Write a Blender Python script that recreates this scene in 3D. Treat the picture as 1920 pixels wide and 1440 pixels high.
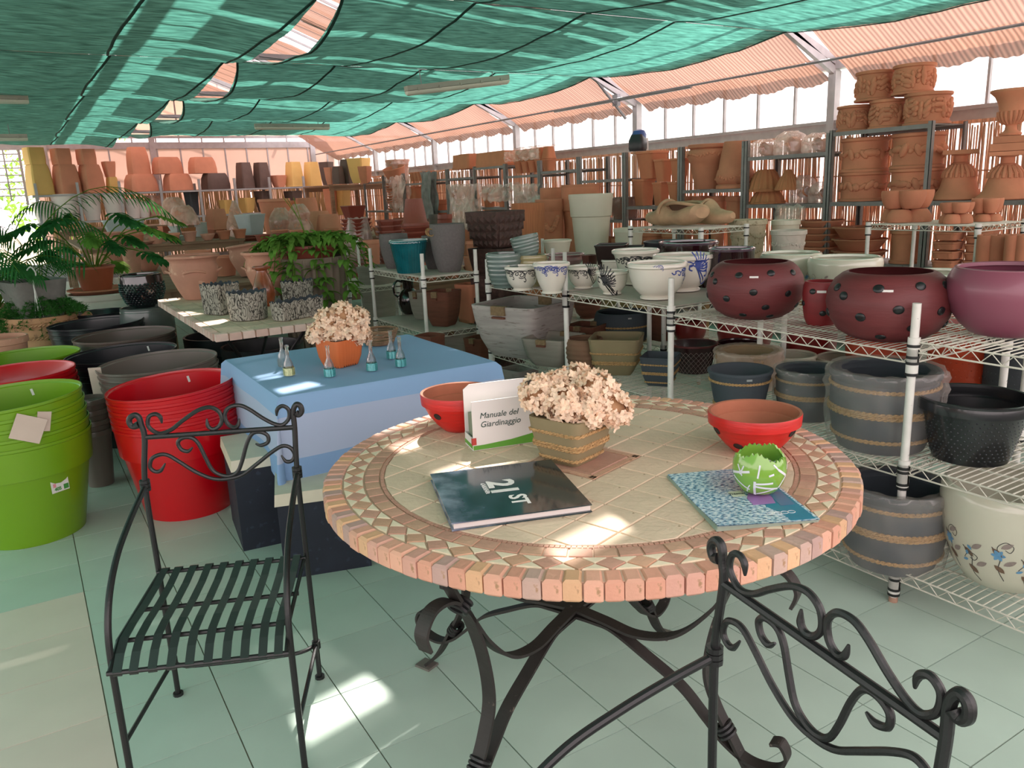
import bpy, math, random
from mathutils import Vector, Matrix, noise
random.seed(7)
PI=math.pi
S=bpy.context.scene
COL=S.collection
for o in list(bpy.data.objects): bpy.data.objects.remove(o)

# ---------------- camera, sky, sun, exposure ----------------
YAW,PITCH,ROLL,FPX,EYE=0.5434018,0.2394121,-0.04157735,1489.6,1.55
_f=Vector((math.sin(YAW),math.cos(YAW),0)); _r=Vector((math.cos(YAW),-math.sin(YAW),0)); _u=Vector((0,0,1))
F2=_f*math.cos(PITCH)-_u*math.sin(PITCH); U2=_u*math.cos(PITCH)+_f*math.sin(PITCH)
R3=_r*math.cos(ROLL)+U2*math.sin(ROLL); U3=-_r*math.sin(ROLL)+U2*math.cos(ROLL)
cd=bpy.data.cameras.new('camera'); cam=bpy.data.objects.new('camera',cd); COL.objects.link(cam)
cd.sensor_width=36; cd.lens=36*FPX/1920; cd.clip_start=.05; cd.clip_end=300
M=Matrix((R3,U3,-F2)).transposed().to_4x4(); M.translation=Vector((0,0,EYE)); cam.matrix_world=M
S.camera=cam
w=bpy.data.worlds.new('sky'); S.world=w; w.use_nodes=True
nt=w.node_tree; bg=nt.nodes['Background']
SKY=4.2
tc=nt.nodes.new('ShaderNodeTexCoord'); sx=nt.nodes.new('ShaderNodeSeparateXYZ'); cr=nt.nodes.new('ShaderNodeValToRGB')
nt.links.new(tc.outputs['Generated'],sx.inputs[0]); nt.links.new(sx.outputs[2],cr.inputs[0]); nt.links.new(cr.outputs[0],bg.inputs[0])
cr.color_ramp.elements[0].position=0.0; cr.color_ramp.elements[0].color=(1,.865,.86,1)
cr.color_ramp.elements[1].position=.8; cr.color_ramp.elements[1].color=(1,.885,.90,1)
bg.inputs[1].default_value=SKY
sun=bpy.data.lights.new('sun','SUN'); sun.energy=16; sun.angle=.012; sun.color=(1,.93,.86)
so=bpy.data.objects.new('sun',sun); COL.objects.link(so)
so.rotation_euler=Vector((.53,.80,1)).to_track_quat('Z','Y').to_euler(); so.location=(5,8,14)
S.view_settings.view_transform='Standard'; S.view_settings.look='None'; S.view_settings.gamma=1
S.view_settings.use_curve_mapping=False
S.view_settings.exposure=-0.35

# ---------------- measuring helpers (rays of the camera onto real planes) ----------------
EYEV=Vector((0,0,EYE))
def ray(x,y): return R3*((x-960)/FPX)-U3*((y-720)/FPX)+F2
def atz(x,y,z): d=ray(x,y); return EYEV+d*((z-EYE)/d.z)
def atY(x,y,Y): d=ray(x,y); return EYEV+d*(Y/d.y)
def atX(x,y,X): d=ray(x,y); return EYEV+d*(X/d.x)
def proj(p):
    v=Vector(p)-EYEV; c=v.dot(F2); return (960+FPX*v.dot(R3)/c,720-FPX*v.dot(U3)/c,c)
def zat(p,y):
    lo,hi=-1.,6.
    for _ in range(40):
        m=(lo+hi)/2
        if proj((p[0],p[1],m))[1]>y: lo=m
        else: hi=m
    return lo
def onplane(x,y,P,t):
    P=Vector((P[0],P[1],0)); t=Vector((t[0],t[1],0)).normalized(); n=Vector((t.y,-t.x,0)); d=ray(x,y)
    Q=EYEV+d*(n.dot(P-EYEV)/n.dot(d)); return ((Q-P).dot(t),Q.z)

# ---------------- materials ----------------
def lin(h):
    if isinstance(h,str):
        h=h.lstrip('#'); c=[int(h[i:i+2],16)/255 for i in (0,2,4)]
    else: c=[v/255 for v in h]
    return tuple(((v+.055)/1.055)**2.4 if v>.04045 else v/12.92 for v in c)+(1,)
MATS={}
def mat(name,col,rough=.6,var=.12,scale=6,bump=0,bscale=40,metal=0,coat=0,dark=None,dthr=.6,spec=.5,rnd=0,stretch=None,trans=0,emit=None,alpha=None,subs=0):
    if name in MATS: return MATS[name]
    m=bpy.data.materials.new(name); m.use_nodes=True; N=m.node_tree.nodes; L=m.node_tree.links
    b=N['Principled BSDF']; c=lin(col)
    b.inputs['Roughness'].default_value=rough; b.inputs['Metallic'].default_value=metal
    b.inputs['Specular IOR Level'].default_value=spec
    if coat: b.inputs['Coat Weight'].default_value=coat; b.inputs['Coat Roughness'].default_value=.08
    if trans: b.inputs['Transmission Weight'].default_value=trans
    if alpha is not None: b.inputs['Alpha'].default_value=alpha
    t=N.new('ShaderNodeTexCoord'); src=t.outputs['Object']
    if stretch:
        mp=N.new('ShaderNodeMapping'); mp.inputs['Scale'].default_value=stretch; L.new(src,mp.inputs[0]); src=mp.outputs[0]
    n=N.new('ShaderNodeTexNoise'); n.inputs['Scale'].default_value=scale; n.inputs['Detail'].default_value=5; L.new(src,n.inputs[0])
    r=N.new('ShaderNodeValToRGB'); L.new(n.outputs['Fac'],r.inputs[0])
    r.color_ramp.elements[0].position=.3; r.color_ramp.elements[1].position=.7
    r.color_ramp.elements[0].color=tuple(max(0,v*(1-var)) for v in c[:3])+(1,)
    r.color_ramp.elements[1].color=tuple(min(1,v*(1+var)) for v in c[:3])+(1,)
    out=r.outputs[0]
    if dark:
        n2=N.new('ShaderNodeTexNoise'); n2.inputs['Scale'].default_value=scale*2.7; n2.inputs['Detail'].default_value=8; L.new(src,n2.inputs[0])
        r2=N.new('ShaderNodeValToRGB'); r2.color_ramp.elements[0].position=dthr; r2.color_ramp.elements[1].position=dthr+.06; L.new(n2.outputs['Fac'],r2.inputs[0])
        mx=N.new('ShaderNodeMix'); mx.data_type='RGBA'; L.new(r2.outputs[0],mx.inputs[0]); L.new(out,mx.inputs[6]); mx.inputs[7].default_value=lin(dark); out=mx.outputs[2]
    if rnd:
        oi=N.new('ShaderNodeObjectInfo'); hs=N.new('ShaderNodeHueSaturation'); mr=N.new('ShaderNodeMapRange')
        L.new(oi.outputs['Random'],mr.inputs[0]); mr.inputs[3].default_value=1-rnd; mr.inputs[4].default_value=1+rnd
        L.new(mr.outputs[0],hs.inputs['Value']); L.new(out,hs.inputs['Color']); out=hs.outputs[0]
    L.new(out,b.inputs['Base Color'])
    if bump:
        n3=N.new('ShaderNodeTexNoise'); n3.inputs['Scale'].default_value=bscale; n3.inputs['Detail'].default_value=6; L.new(src,n3.inputs[0])
        bp=N.new('ShaderNodeBump'); bp.inputs['Strength'].default_value=bump; bp.inputs['Distance'].default_value=.01; L.new(n3.outputs['Fac'],bp.inputs['Height']); L.new(bp.outputs[0],b.inputs['Normal'])
    if emit: b.inputs['Emission Color'].default_value=lin(col); b.inputs['Emission Strength'].default_value=emit
    MATS[name]=m; return m
def wave_mat(name,c1,c2,scale,direction='X',rough=.6,dist=0,bump=0,coat=0,prof='SIN',thr=(.4,.6),coord='Object'):
    if name in MATS: return MATS[name]
    m=mat(name,c1,rough,coat=coat); N=m.node_tree.nodes; L=m.node_tree.links; b=N['Principled BSDF']
    t=N.new('ShaderNodeTexCoord'); wv=N.new('ShaderNodeTexWave'); wv.bands_direction=direction; wv.wave_profile=prof
    wv.inputs['Scale'].default_value=scale; wv.inputs['Distortion'].default_value=dist; wv.inputs['Detail'].default_value=3; wv.inputs['Detail Scale'].default_value=2
    L.new(t.outputs[coord],wv.inputs[0]); r=N.new('ShaderNodeValToRGB'); L.new(wv.outputs['Fac'],r.inputs[0])
    r.color_ramp.elements[0].position=thr[0]; r.color_ramp.elements[1].position=thr[1]
    r.color_ramp.elements[0].color=lin(c1); r.color_ramp.elements[1].color=lin(c2)
    for l in list(b.inputs['Base Color'].links): L.remove(l)
    L.new(r.outputs[0],b.inputs['Base Color'])
    if bump:
        bp=N.new('ShaderNodeBump'); bp.inputs['Strength'].default_value=bump; bp.inputs['Distance'].default_value=.01; L.new(wv.outputs['Fac'],bp.inputs['Height']); L.new(bp.outputs[0],b.inputs['Normal'])
    return m
def sheet_mat(name,col,tcol,tw=.6,tr=0.0,scale=8,var=.25,stripes=None,bump=0,stretch=(1,1,1),rough=.8,trcol=(1,1,1)):
    """thin cloth: reflects, lets light through, and has small see-through holes"""
    if name in MATS: return MATS[name]
    m=bpy.data.materials.new(name); m.use_nodes=True; N=m.node_tree.nodes; L=m.node_tree.links; N.remove(N['Principled BSDF'])
    o=N['Material Output']; d=N.new('ShaderNodeBsdfDiffuse'); t=N.new('ShaderNodeBsdfTranslucent'); x=N.new('ShaderNodeMixShader'); x.inputs[0].default_value=tw
    L.new(d.outputs[0],x.inputs[1]); L.new(t.outputs[0],x.inputs[2])
    tcn=N.new('ShaderNodeTexCoord'); mp=N.new('ShaderNodeMapping'); mp.inputs['Scale'].default_value=stretch; L.new(tcn.outputs['Object'],mp.inputs[0])
    n=N.new('ShaderNodeTexNoise'); n.inputs['Scale'].default_value=scale; n.inputs['Detail'].default_value=6; L.new(mp.outputs[0],n.inputs[0])
    mr=N.new('ShaderNodeMapRange'); mr.inputs[1].default_value=.3; mr.inputs[2].default_value=.7; mr.inputs[3].default_value=1-var; mr.inputs[4].default_value=1+var; L.new(n.outputs['Fac'],mr.inputs[0])
    fac=mr.outputs[0]
    if stripes:
        wv=N.new('ShaderNodeTexWave'); wv.bands_direction=stripes[0]; wv.inputs['Scale'].default_value=stripes[1]; wv.inputs['Distortion'].default_value=1.5; wv.inputs['Detail'].default_value=2; wv.inputs['Detail Scale'].default_value=.4
        L.new(tcn.outputs['Object'],wv.inputs[0]); r=N.new('ShaderNodeMapRange'); r.inputs[3].default_value=stripes[2]; r.inputs[4].default_value=1.1; L.new(wv.outputs['Fac'],r.inputs[0])
        mm=N.new('ShaderNodeMath'); mm.operation='MULTIPLY'; L.new(fac,mm.inputs[0]); L.new(r.outputs[0],mm.inputs[1]); fac=mm.outputs[0]
    for sh,c in ((d,col),(t,tcol)):
        vm=N.new('ShaderNodeVectorMath'); vm.operation='SCALE'; vm.inputs[0].default_value=lin(c)[:3]; L.new(fac,vm.inputs['Scale']); L.new(vm.outputs[0],sh.inputs[0])
    if bump:
        bp=N.new('ShaderNodeBump'); bp.inputs['Strength'].default_value=bump; bp.inputs['Distance'].default_value=.02; L.new(n.outputs['Fac'],bp.inputs['Height']); L.new(bp.outputs[0],d.inputs['Normal']); L.new(bp.outputs[0],t.inputs['Normal'])
    if tr:
        tp=N.new('ShaderNodeBsdfTransparent'); tp.inputs[0].default_value=(*trcol,1); y=N.new('ShaderNodeMixShader'); y.inputs[0].default_value=tr; L.new(x.outputs[0],y.inputs[1]); L.new(tp.outputs[0],y.inputs[2]); x=y
    L.new(x.outputs[0],o.inputs[0]); MATS[name]=m; return m
def film_mat(name,op=.22,tint='#dcd3cb',gl=.14):
    if name in MATS: return MATS[name]
    m=bpy.data.materials.new(name); m.use_nodes=True; N=m.node_tree.nodes; L=m.node_tree.links; N.remove(N['Principled BSDF'])
    o=N['Material Output']; d=N.new('ShaderNodeBsdfDiffuse'); d.inputs[0].default_value=lin(tint); t=N.new('ShaderNodeBsdfTranslucent'); t.inputs[0].default_value=lin(tint)
    a=N.new('ShaderNodeMixShader'); a.inputs[0].default_value=.5; L.new(d.outputs[0],a.inputs[1]); L.new(t.outputs[0],a.inputs[2])
    g=N.new('ShaderNodeBsdfGlossy'); g.inputs['Roughness'].default_value=.18; b=N.new('ShaderNodeMixShader'); b.inputs[0].default_value=gl; L.new(a.outputs[0],b.inputs[1]); L.new(g.outputs[0],b.inputs[2])
    tp=N.new('ShaderNodeBsdfTransparent'); c=N.new('ShaderNodeMixShader'); L.new(tp.outputs[0],c.inputs[1]); L.new(b.outputs[0],c.inputs[2])
    tcn=N.new('ShaderNodeTexCoord'); n=N.new('ShaderNodeTexNoise'); n.inputs['Scale'].default_value=6; n.inputs['Detail'].default_value=3; n.inputs['Distortion'].default_value=.6; L.new(tcn.outputs['Object'],n.inputs[0])
    r=N.new('ShaderNodeMapRange'); r.inputs[1].default_value=.35; r.inputs[2].default_value=.7; r.inputs[3].default_value=op*.6; r.inputs[4].default_value=min(1,op*1.5); L.new(n.outputs['Fac'],r.inputs[0]); L.new(r.outputs[0],c.inputs[0])
    L.new(c.outputs[0],o.inputs[0]); MATS[name]=m; return m

# ---------------- meshes ----------------
class MB:
    def __init__(s): s.v=[]; s.f=[]; s.s=[]
    def add(s,v,f,smooth=False):
        b=len(s.v); s.v+= [tuple(p) for p in v]; s.f+=[tuple(i+b for i in q) for q in f]; s.s+=[smooth]*len(f); return s
    def box(s,c,d,rz=0,M=None,bev=0,top=None):
        x,y,z=d[0]/2,d[1]/2,d[2]/2; t=top or (1,1)
        vs=[Vector((sx*x*(t[0] if sz>0 else 1),sy*y*(t[1] if sz>0 else 1),sz*z)) for sz in (-1,1) for sx,sy in ((-1,-1),(1,-1),(1,1),(-1,1))]
        R=M or Matrix.Rotation(rz,3,'Z'); vs=[R@v+Vector(c) for v in vs]
        return s.add(vs,[(3,2,1,0),(4,5,6,7),(0,1,5,4),(1,2,6,5),(2,3,7,6),(3,0,4,7)])
    def bar(s,a,b,wd,ht=None):
        a,b=Vector(a),Vector(b); d=(b-a); l=d.length; d.normalize(); up=Vector((0,0,1)) if abs(d.z)<.95 else Vector((1,0,0))
        sd=d.cross(up).normalized(); uu=sd.cross(d); ht=ht or wd
        vs=[p+sd*(i*wd/2)+uu*(j*ht/2) for p in (a,b) for i,j in ((-1,-1),(1,-1),(1,1),(-1,1))]
        return s.add(vs,[(3,2,1,0),(4,5,6,7),(0,1,5,4),(1,2,6,5),(2,3,7,6),(3,0,4,7)])
    def tube(s,pts,r,n=8,closed=False,taper=None,cap=True,flat=None):
        """pts list of Vectors, r number or function; flat=(w,h,normal) gives a flat bar"""
        pts=[Vector(p) for p in pts]; k=len(pts); rings=[]; prev=None
        for i,p in enumerate(pts):
            if closed: d=pts[(i+1)%k]-pts[i-1]
            else: d=pts[min(i+1,k-1)]-pts[max(i-1,0)]
            if d.length<1e-9: d=Vector((0,0,1))
            d.normalize()
            if flat: a=Vector(flat[2]).normalized(); b=d.cross(a).normalized()
            else:
                if prev is None: prev=Vector((0,0,1)) if abs(d.z)<.9 else Vector((1,0,0))
                a=(prev-d*prev.dot(d)); a=a.normalized() if a.length>1e-6 else d.orthogonal().normalized(); b=d.cross(a); prev=a
            rr=r(i/(k-1)) if callable(r) else r
            if flat:
                w_,h_=flat[0]/2,flat[1]/2; rings.append([p+a*x*w_+b*y*h_ for x,y in ((-1,-1),(1,-1),(1,1),(-1,1))])
            else: rings.append([p+(a*math.cos(2*PI*j/n)+b*math.sin(2*PI*j/n))*rr for j in range(n)])
        m=4 if flat else n; vs=[q for R_ in rings for q in R_]; fs=[]
        for i in range(k if closed else k-1):
            i2=(i+1)%k
            for j in range(m): fs.append((i*m+j,i*m+(j+1)%m,i2*m+(j+1)%m,i2*m+j))
        if cap and not closed: fs.append(tuple(range(m))[::-1]); fs.append(tuple((k-1)*m+j for j in range(m)))
        return s.add(vs,fs,not flat)
    def loft(s,rings,cap0=True,cap1=True,smooth=True):
        m=len(rings[0]); vs=[q for R_ in rings for q in R_]; fs=[]
        for i in range(len(rings)-1):
            for j in range(m): fs.append((i*m+j,i*m+(j+1)%m,(i+1)*m+(j+1)%m,(i+1)*m+j))
        if cap0: fs.append(tuple(range(m))[::-1])
        if cap1: fs.append(tuple((len(rings)-1)*m+j for j in range(m)))
        return s.add(vs,fs,smooth)
    def grid(s,fn,nu,nv,smooth=True):
        vs=[fn(i/nu,j/nv) for j in range(nv+1) for i in range(nu+1)]
        fs=[(j*(nu+1)+i,j*(nu+1)+i+1,(j+1)*(nu+1)+i+1,(j+1)*(nu+1)+i) for j in range(nv) for i in range(nu)]
        return s.add(vs,fs,smooth)
    def prism(s,poly,z0,z1,inset=0):
        n=len(poly); c=sum((Vector(p) for p in poly),Vector((0,0)))/n
        tp=[(Vector(p)-c)*(1-inset)+c for p in poly]
        vs=[(p[0],p[1],z0) for p in poly]+[(p.x,p.y,z1) for p in tp]
        return s.add(vs,[tuple(range(n))[::-1],tuple(range(n,2*n))]+[(i,(i+1)%n,n+(i+1)%n,n+i) for i in range(n)])
    def mesh(s,name,sharp=35):
        me=bpy.data.meshes.new(name); me.from_pydata(s.v,[],s.f); me.polygons.foreach_set('use_smooth',s.s); me.validate(); me.update()
        if any(s.s): me.set_sharp_from_angle(angle=math.radians(sharp))
        return me
    def build(s,name,m,parent=None,loc=None,rot=None,kind=None,sharp=35):
        return put(name,s.mesh(name,sharp),m,parent,loc,rot,kind)
def put(name,me,m,parent=None,loc=None,rot=None,kind=None):
    o=bpy.data.objects.new(name,me); COL.objects.link(o)
    if m and not me.materials: me.materials.append(m)
    if parent: o.parent=parent
    if loc is not None: o.location=loc
    if rot is not None: o.rotation_euler=rot
    if kind: o['kind']=kind
    return o
def put_m(name,me,m,parent=None,loc=None,rot=None):
    """shared mesh, material held by the object"""
    if not me.materials: me.materials.append(m)
    o=bpy.data.objects.new(name,me); COL.objects.link(o)
    if parent: o.parent=parent
    if loc is not None: o.location=loc
    if rot is not None: o.rotation_euler=rot
    if me.materials[0]!=m: o.material_slots[0].link='OBJECT'; o.material_slots[0].material=m
    return o
def thing(name,label,cat,loc=(0,0,0),rz=0,group=None,rot=None):
    o=bpy.data.objects.new(name,None); COL.objects.link(o); o.empty_display_size=.05
    o.location=loc; o.rotation_euler=rot if rot is not None else (0,0,rz)
    o['label']=label; o['category']=cat
    if group: o['group']=group
    return o
def tag(o,label,cat,group=None):
    o['label']=label; o['category']=cat
    if group: o['group']=group
    return o
def struct(o): o['kind']='structure'; return o
def cr_(pts,k=6,closed=False):
    """Catmull-Rom through points"""
    P=[Vector(p) for p in pts]; n=len(P); out=[]
    rng=range(n) if closed else range(n-1)
    for i in rng:
        g=lambda j: P[j%n] if closed else P[min(max(j,0),n-1)]
        a,b,c,d=g(i-1),g(i),g(i+1),g(i+2)
        for t in range(k):
            t/=k; out.append(.5*((2*b)+(c-a)*t+(2*a-5*b+4*c-d)*t*t+(3*b-a-3*c+d)*t**3))
    if not closed: out.append(P[-1])
    return out
def sec(kind,n=32,e=6.,asp=1.):
    """unit outline: c circle, s rounded square, o octagon, l lobed(4)"""
    out=[]
    for j in range(n):
        t=2*PI*(j+.5)/n; c,s_=math.cos(t),math.sin(t)
        if kind=='c': r=1
        elif kind=='s': r=1/((abs(c)**e+abs(s_)**e)**(1/e))
        elif kind=='o':
            a=(t+PI/8)%(PI/4)-PI/8; r=math.cos(PI/8)/math.cos(a)*1.0
        elif kind=='q': r=.78+.22*abs(math.cos(2*t))**.6
        elif kind=='h':
            a=(t)%(PI/3)-PI/6; r=math.cos(PI/6)/math.cos(a)
        out.append((c*r,s_*r*asp))
    return out
PROF=dict(
 taper=[(.70,0),(.985,.97),(1,1)],
 rim=[(.66,0),(.90,.80),(.90,.81),(1,.82),(1,.98),(.99,1)],
 lip=[(.66,0),(.93,.90),(.94,.91),(1,.92),(1.0,.98),(.98,1)],
 collar=[(.70,0),(.915,.68),(.92,.69),(.985,.71),(1.0,.97),(1,1)],
 round=[(.50,0),(.60,.03),(.80,.14),(.95,.34),(1,.55),(.965,.74),(.88,.88),(.78,.96),(.72,1)],
 cup=[(.50,0),(.57,.015),(.57,.06),(.50,.10),(.62,.16),(.80,.34),(.91,.62),(.93,.86),(1,.90),(1.0,.97),(.97,1)],
 cup2=[(.48,0),(.56,.02),(.56,.05),(.50,.09),(.60,.2),(.74,.42),(.84,.72),(.90,.86),(1,.92),(1,.98),(.96,1)],
 bowl=[(.42,0),(.47,.03),(.64,.22),(.80,.48),(.90,.74),(.91,.76),(.97,.78),(1,.98),(.985,1)],
 ribbowl=[(.62,0),(.76,.12),(.88,.35),(.95,.6),(.985,.85),(1,.96),(.98,1)],
 egg=[(.58,0),(.63,.02),(.76,.18),(.90,.42),(.98,.68),(1,.86),(.97,.99),(.95,1)],
 urn=[(.48,0),(.50,.05),(.66,.26),(.84,.50),(.90,.66),(.86,.80),(.84,.84),(.96,.93),(1,.95),(1,.99),(.97,1)],
 barrel=[(.78,0),(.90,.2),(.965,.45),(.97,.7),(.95,.88),(1,.92),(1.0,.98),(.97,1)],
 swell=[(.72,0),(.86,.15),(.97,.45),(1,.7),(.93,.93),(.88,1)],
 drum=[(1,0),(1.01,.07),(.92,.10),(.91,.5),(.92,.88),(1,.91),(1.01,.98),(.98,1)],
 cyl=[(.94,0),(.96,.02),(.97,.95),(1,.97),(.99,1)],
 sqb=[(.62,0),(.72,.10),(.86,.35),(.96,.70),(1,.93),(1,1)],
 saucer=[(.82,0),(.95,.7),(1,.75),(1,1)],
 jar=[(.55,0),(.82,.2),(1,.5),(.85,.78),(.42,.95),(.5,1)],
 plate=[(.86,0),(.94,.75),(1,.8),(1,1)],
)
MC={}
def pot_mesh(kind,prof,R,H,t=.012,n=36,asp=1.,flute=0,fn=0,floor=.12,rib=0,ribn=0,e=6.):
    key=(kind,prof if isinstance(prof,str) else tuple(prof),round(R,3),round(H,3),t,n,asp,flute,fn,rib,ribn,e)
    if key in MC: return MC[key]
    P=list(PROF[prof]) if isinstance(prof,str) else list(prof)
    if rib:   # horizontal ribs: resample between first and last
        Q=[];N=ribn*4
        for i in range(N+1):
            v=i/N*.9; 
            for a,b in zip(P,P[1:]):
                if a[1]<=v<=b[1] and b[1]>a[1]:
                    r=a[0]+(b[0]-a[0])*(v-a[1])/(b[1]-a[1]); break
            Q.append((r+rib*math.cos(2*PI*i/4),v))
        P=Q+[p for p in P if p[1]>.9]
    s=sec(kind,n,e,asp); rings=[]
    def ring(r,z,fl=True):
        out=[]
        for j,(x,y) in enumerate(s):
            k=1.
            if flute and fl: k=1+flute*math.cos(fn*2*PI*j/n)
            out.append((x*r*R*k,y*r*R*k,z*H))
        return out
    rings.append(ring(P[0][0]*.9,0)); 
    for r,z in P: rings.append(ring(r,z,z<.975))
    tt=t/R; tv=t/H
    inner=[(max(.05,r-tt),z) for r,z in P if z>floor and z<.995]
    rings.append(ring(P[-1][0]-tt*.8,1-0*tv,False))
    for r,z in reversed(inner): rings.append(ring(r,z,False))
    z0=max(floor,.02); r0=[a for a in P if a[1]<=z0][-1][0]-tt
    rings.append(ring(max(.05,r0),z0,False))
    mb=MB(); mb.loft(rings); me=mb.mesh('pot',40); MC[key]=me; return me
def place(xl,xr,yr,xb,yb,z,rb=.7):
    """centre, radius and height of a pot standing on height z: rim edges xl..xr, rim middle row yr, base front (xb,yb)"""
    N_=atz(xb,yb,z); d=Vector((N_.x,N_.y,0)).normalized(); R=.2; c=N_
    for _ in range(6):
        c=N_+d*(R*rb); H=zat(c,yr)-z; dep=proj((c.x,c.y,z+H))[2]; R=(xr-xl)*dep/FPX/2
    return Vector((c.x,c.y,z)),R,H
# ---------------- materials used ----------------
Mgal=mat('galvanised steel','#8d8c90',.5,.12,9,metal=.55,bump=.1)
Mgal2=mat('pale steel','#a9a4a6',.55,.1,9,metal=.3)
Mrack=mat('grey rack paint','#807b79',.5,.12,14,metal=.3,dark='#4d5150',dthr=.66)
Mwhite=mat('white enamel','#d9d6cf',.42,.08,20,dark='#5a5046',dthr=.69)
Mwhite2=mat('white wire enamel','#cfcbbd',.5,.08,20)
Mring=mat('black clip','#141414',.5)
Mtile=mat('sage tile','#b3c6b9',.36,.05,3.5,bump=.05,bscale=14,dark='#8f9f93',dthr=.72,rnd=.035)
Mtile2=mat('beige tile','#d8cabd',.4,.04,3.5,rnd=.03)
Mgrout=mat('floor grout','#86806f',.85,.2,30)
Mterra=mat('terracotta','#bd7a5c',.85,.12,5,bump=.15,bscale=60,rnd=.10)
Mterra2=mat('weathered terracotta','#c58f7a',.88,.16,4,bump=.15,bscale=50,dark='#d9ab94',dthr=.62,rnd=.08)
Mterra3=mat('orange terracotta','#d08c70',.85,.08,4,bump=.1,rnd=.06)
Mbrick=mat('brick red plastic','#994f40',.45,.06,4,rnd=.06)
Mochre=mat('ochre clay','#dfb56e',.75,.05,4,rnd=.04)
Mbrown=mat('dark brown resin','#5c463f',.6,.1,8,rnd=.1)
Mblack=mat('black plastic','#26262a',.38,.1,8)
Mcharc=mat('charcoal clay','#3b3e43',.75,.12,9,bump=.1)
Mreed=mat('reed','#c98a5c',.8,.3,3,stretch=(40,40,1),rnd=.1)
Mwood=mat('timber','#9b7a4f',.8,.2,3,stretch=(1,12,12),bump=.1)
Mcream=mat('cream glaze','#dcd6c8',.35,.05,5)
Mfilm=film_mat('clear film',.28); Mfilm2=film_mat('crumpled film',.5,'#f2ddd2')

# ---------------- floor ----------------
TS=.3235
mb=MB().box((4,9,-.03),(26,34,.05)); floor=mb.build('floor',Mgrout); struct(floor)
floor.location=(0,0,0)
# farther tiles are drawn by the material of a thin bed on the slab
m=bpy.data.materials.new('far tiles'); m.use_nodes=True; N=m.node_tree.nodes; L=m.node_tree.links; b=N['Principled BSDF']; b.inputs['Roughness'].default_value=.5
t=N.new('ShaderNodeTexCoord'); bt=N.new('ShaderNodeTexBrick'); bt.offset=0; bt.inputs['Scale'].default_value=1; bt.inputs['Brick Width'].default_value=TS; bt.inputs['Row Height'].default_value=TS
bt.inputs['Mortar Size'].default_value=.0035; bt.inputs['Color1'].default_value=lin('#b3c6b9'); bt.inputs['Color2'].default_value=lin('#adc0b3'); bt.inputs['Mortar'].default_value=lin('#86806f')
L.new(t.outputs['Object'],bt.inputs[0]); L.new(bt.outputs[0],b.inputs['Base Color'])
tx0,ty0=.01-TS*3,2.556-TS*6; NX,NY=14,21; tx1,ty1=tx0+NX*TS,ty0+NY*TS
bed=MB()
for x0,y0,x1,y1 in ((-9,ty1,17,26),(-9,-8,17,ty0),(-9,ty0,tx0,ty1),(tx1,ty0,17,ty1)):
    bed.box(((x0+x1)/2,(y0+y1)/2,-.0025),(x1-x0,y1-y0,.005))
bo=bed.build('tile_bed',m,floor); bo.location=(0,0,0)
tm=MB().box((0,0,-.002),(TS-.004,TS-.004,.008)).mesh('tile')
tm2=tm.copy()
for j in range(NY):
    for i in range(NX):
        x=tx0+(i+.5)*TS; y=ty0+(j+.5)*TS
        if len([1])==0: pass
        beige=(x<.0 and y<3.53)
        # individual tiles where the photograph shows them, up to the limit
        o=put('tile',tm2 if beige else tm,Mtile2 if beige else Mtile,floor,(x,y,-.0018))

# ---------------- building frame ----------------
XW,YF=7.14,20.05; BEAMS=[-.55,2.41,5.37,8.33,11.28,14.25,17.2]; ZB=2.915
def beam(name,a,b,wd,ht,m=Mgal): return struct(MB().bar(a,b,wd,ht).build(name,m))
for i,y in enumerate(BEAMS):
    o=MB(); o.bar((-8,y,ZB),(6.36,y,ZB),.035,.055)
    # gusset plates at the ridge gap and tie rods
    g=[(1.78,ZB+.02),(2.3,ZB+.02),(2.14,ZB+.13),(1.94,ZB+.13)]
    o.add([(x,y-.025,z) for x,z in g]+[(x,y-.019,z) for x,z in g],[(0,1,2,3),(7,6,5,4),(0,4,5,1),(1,5,6,2),(2,6,7,3),(3,7,4,0)])
    o.tube([(-4,y-.05,ZB-.06),(-.5,y-.05,ZB-.07),(1.9,y-.03,ZB+.0)],.008,6)
    o.tube([(2.3,y-.03,ZB),(3.2,y-.05,ZB-.07),(4.6,y-.04,ZB-.01)],.006,6)
    struct(o.build('tie_beam',Mgal))
    o=MB()
    for dx,zz in ((0,0),):
        o.bar((6.2,y,ZB+.05),(XW,y,2.52),.05,.07); o.bar((1.99,y,4.6),(XW,y,2.62),.05,.07); o.bar((1.99,y,4.6),(-3.3,y,2.7),.05,.07)
        o.bar((6.36,y+.09,ZB+.08),(XW,y+.09,2.6),.03,.05)
    struct(o.build('rafter',Mgal2))
    struct(MB().box((XW-.05,y,1.27),(.085,.085,2.56)).box((XW-.05,y,.02),(.2,.2,.04)).build('column',Mgal2))
# shading rods that carry the beige cloth
struct(MB().tube([(6.6,-1,2.589),(6.6,19.8,2.589)],.013,8).build('shade_rod',Mgal))
o=MB().tube([(6.75,7.0,2.60),(6.75,9.7,2.60)],.02,8).tube([(6.36,8.33,2.9),(6.9,8.33,2.38)],.018,8).box((6.75,8.33,2.6),(.05,.1,.14)); struct(o.build('winding_shaft',Mgal))
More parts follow.
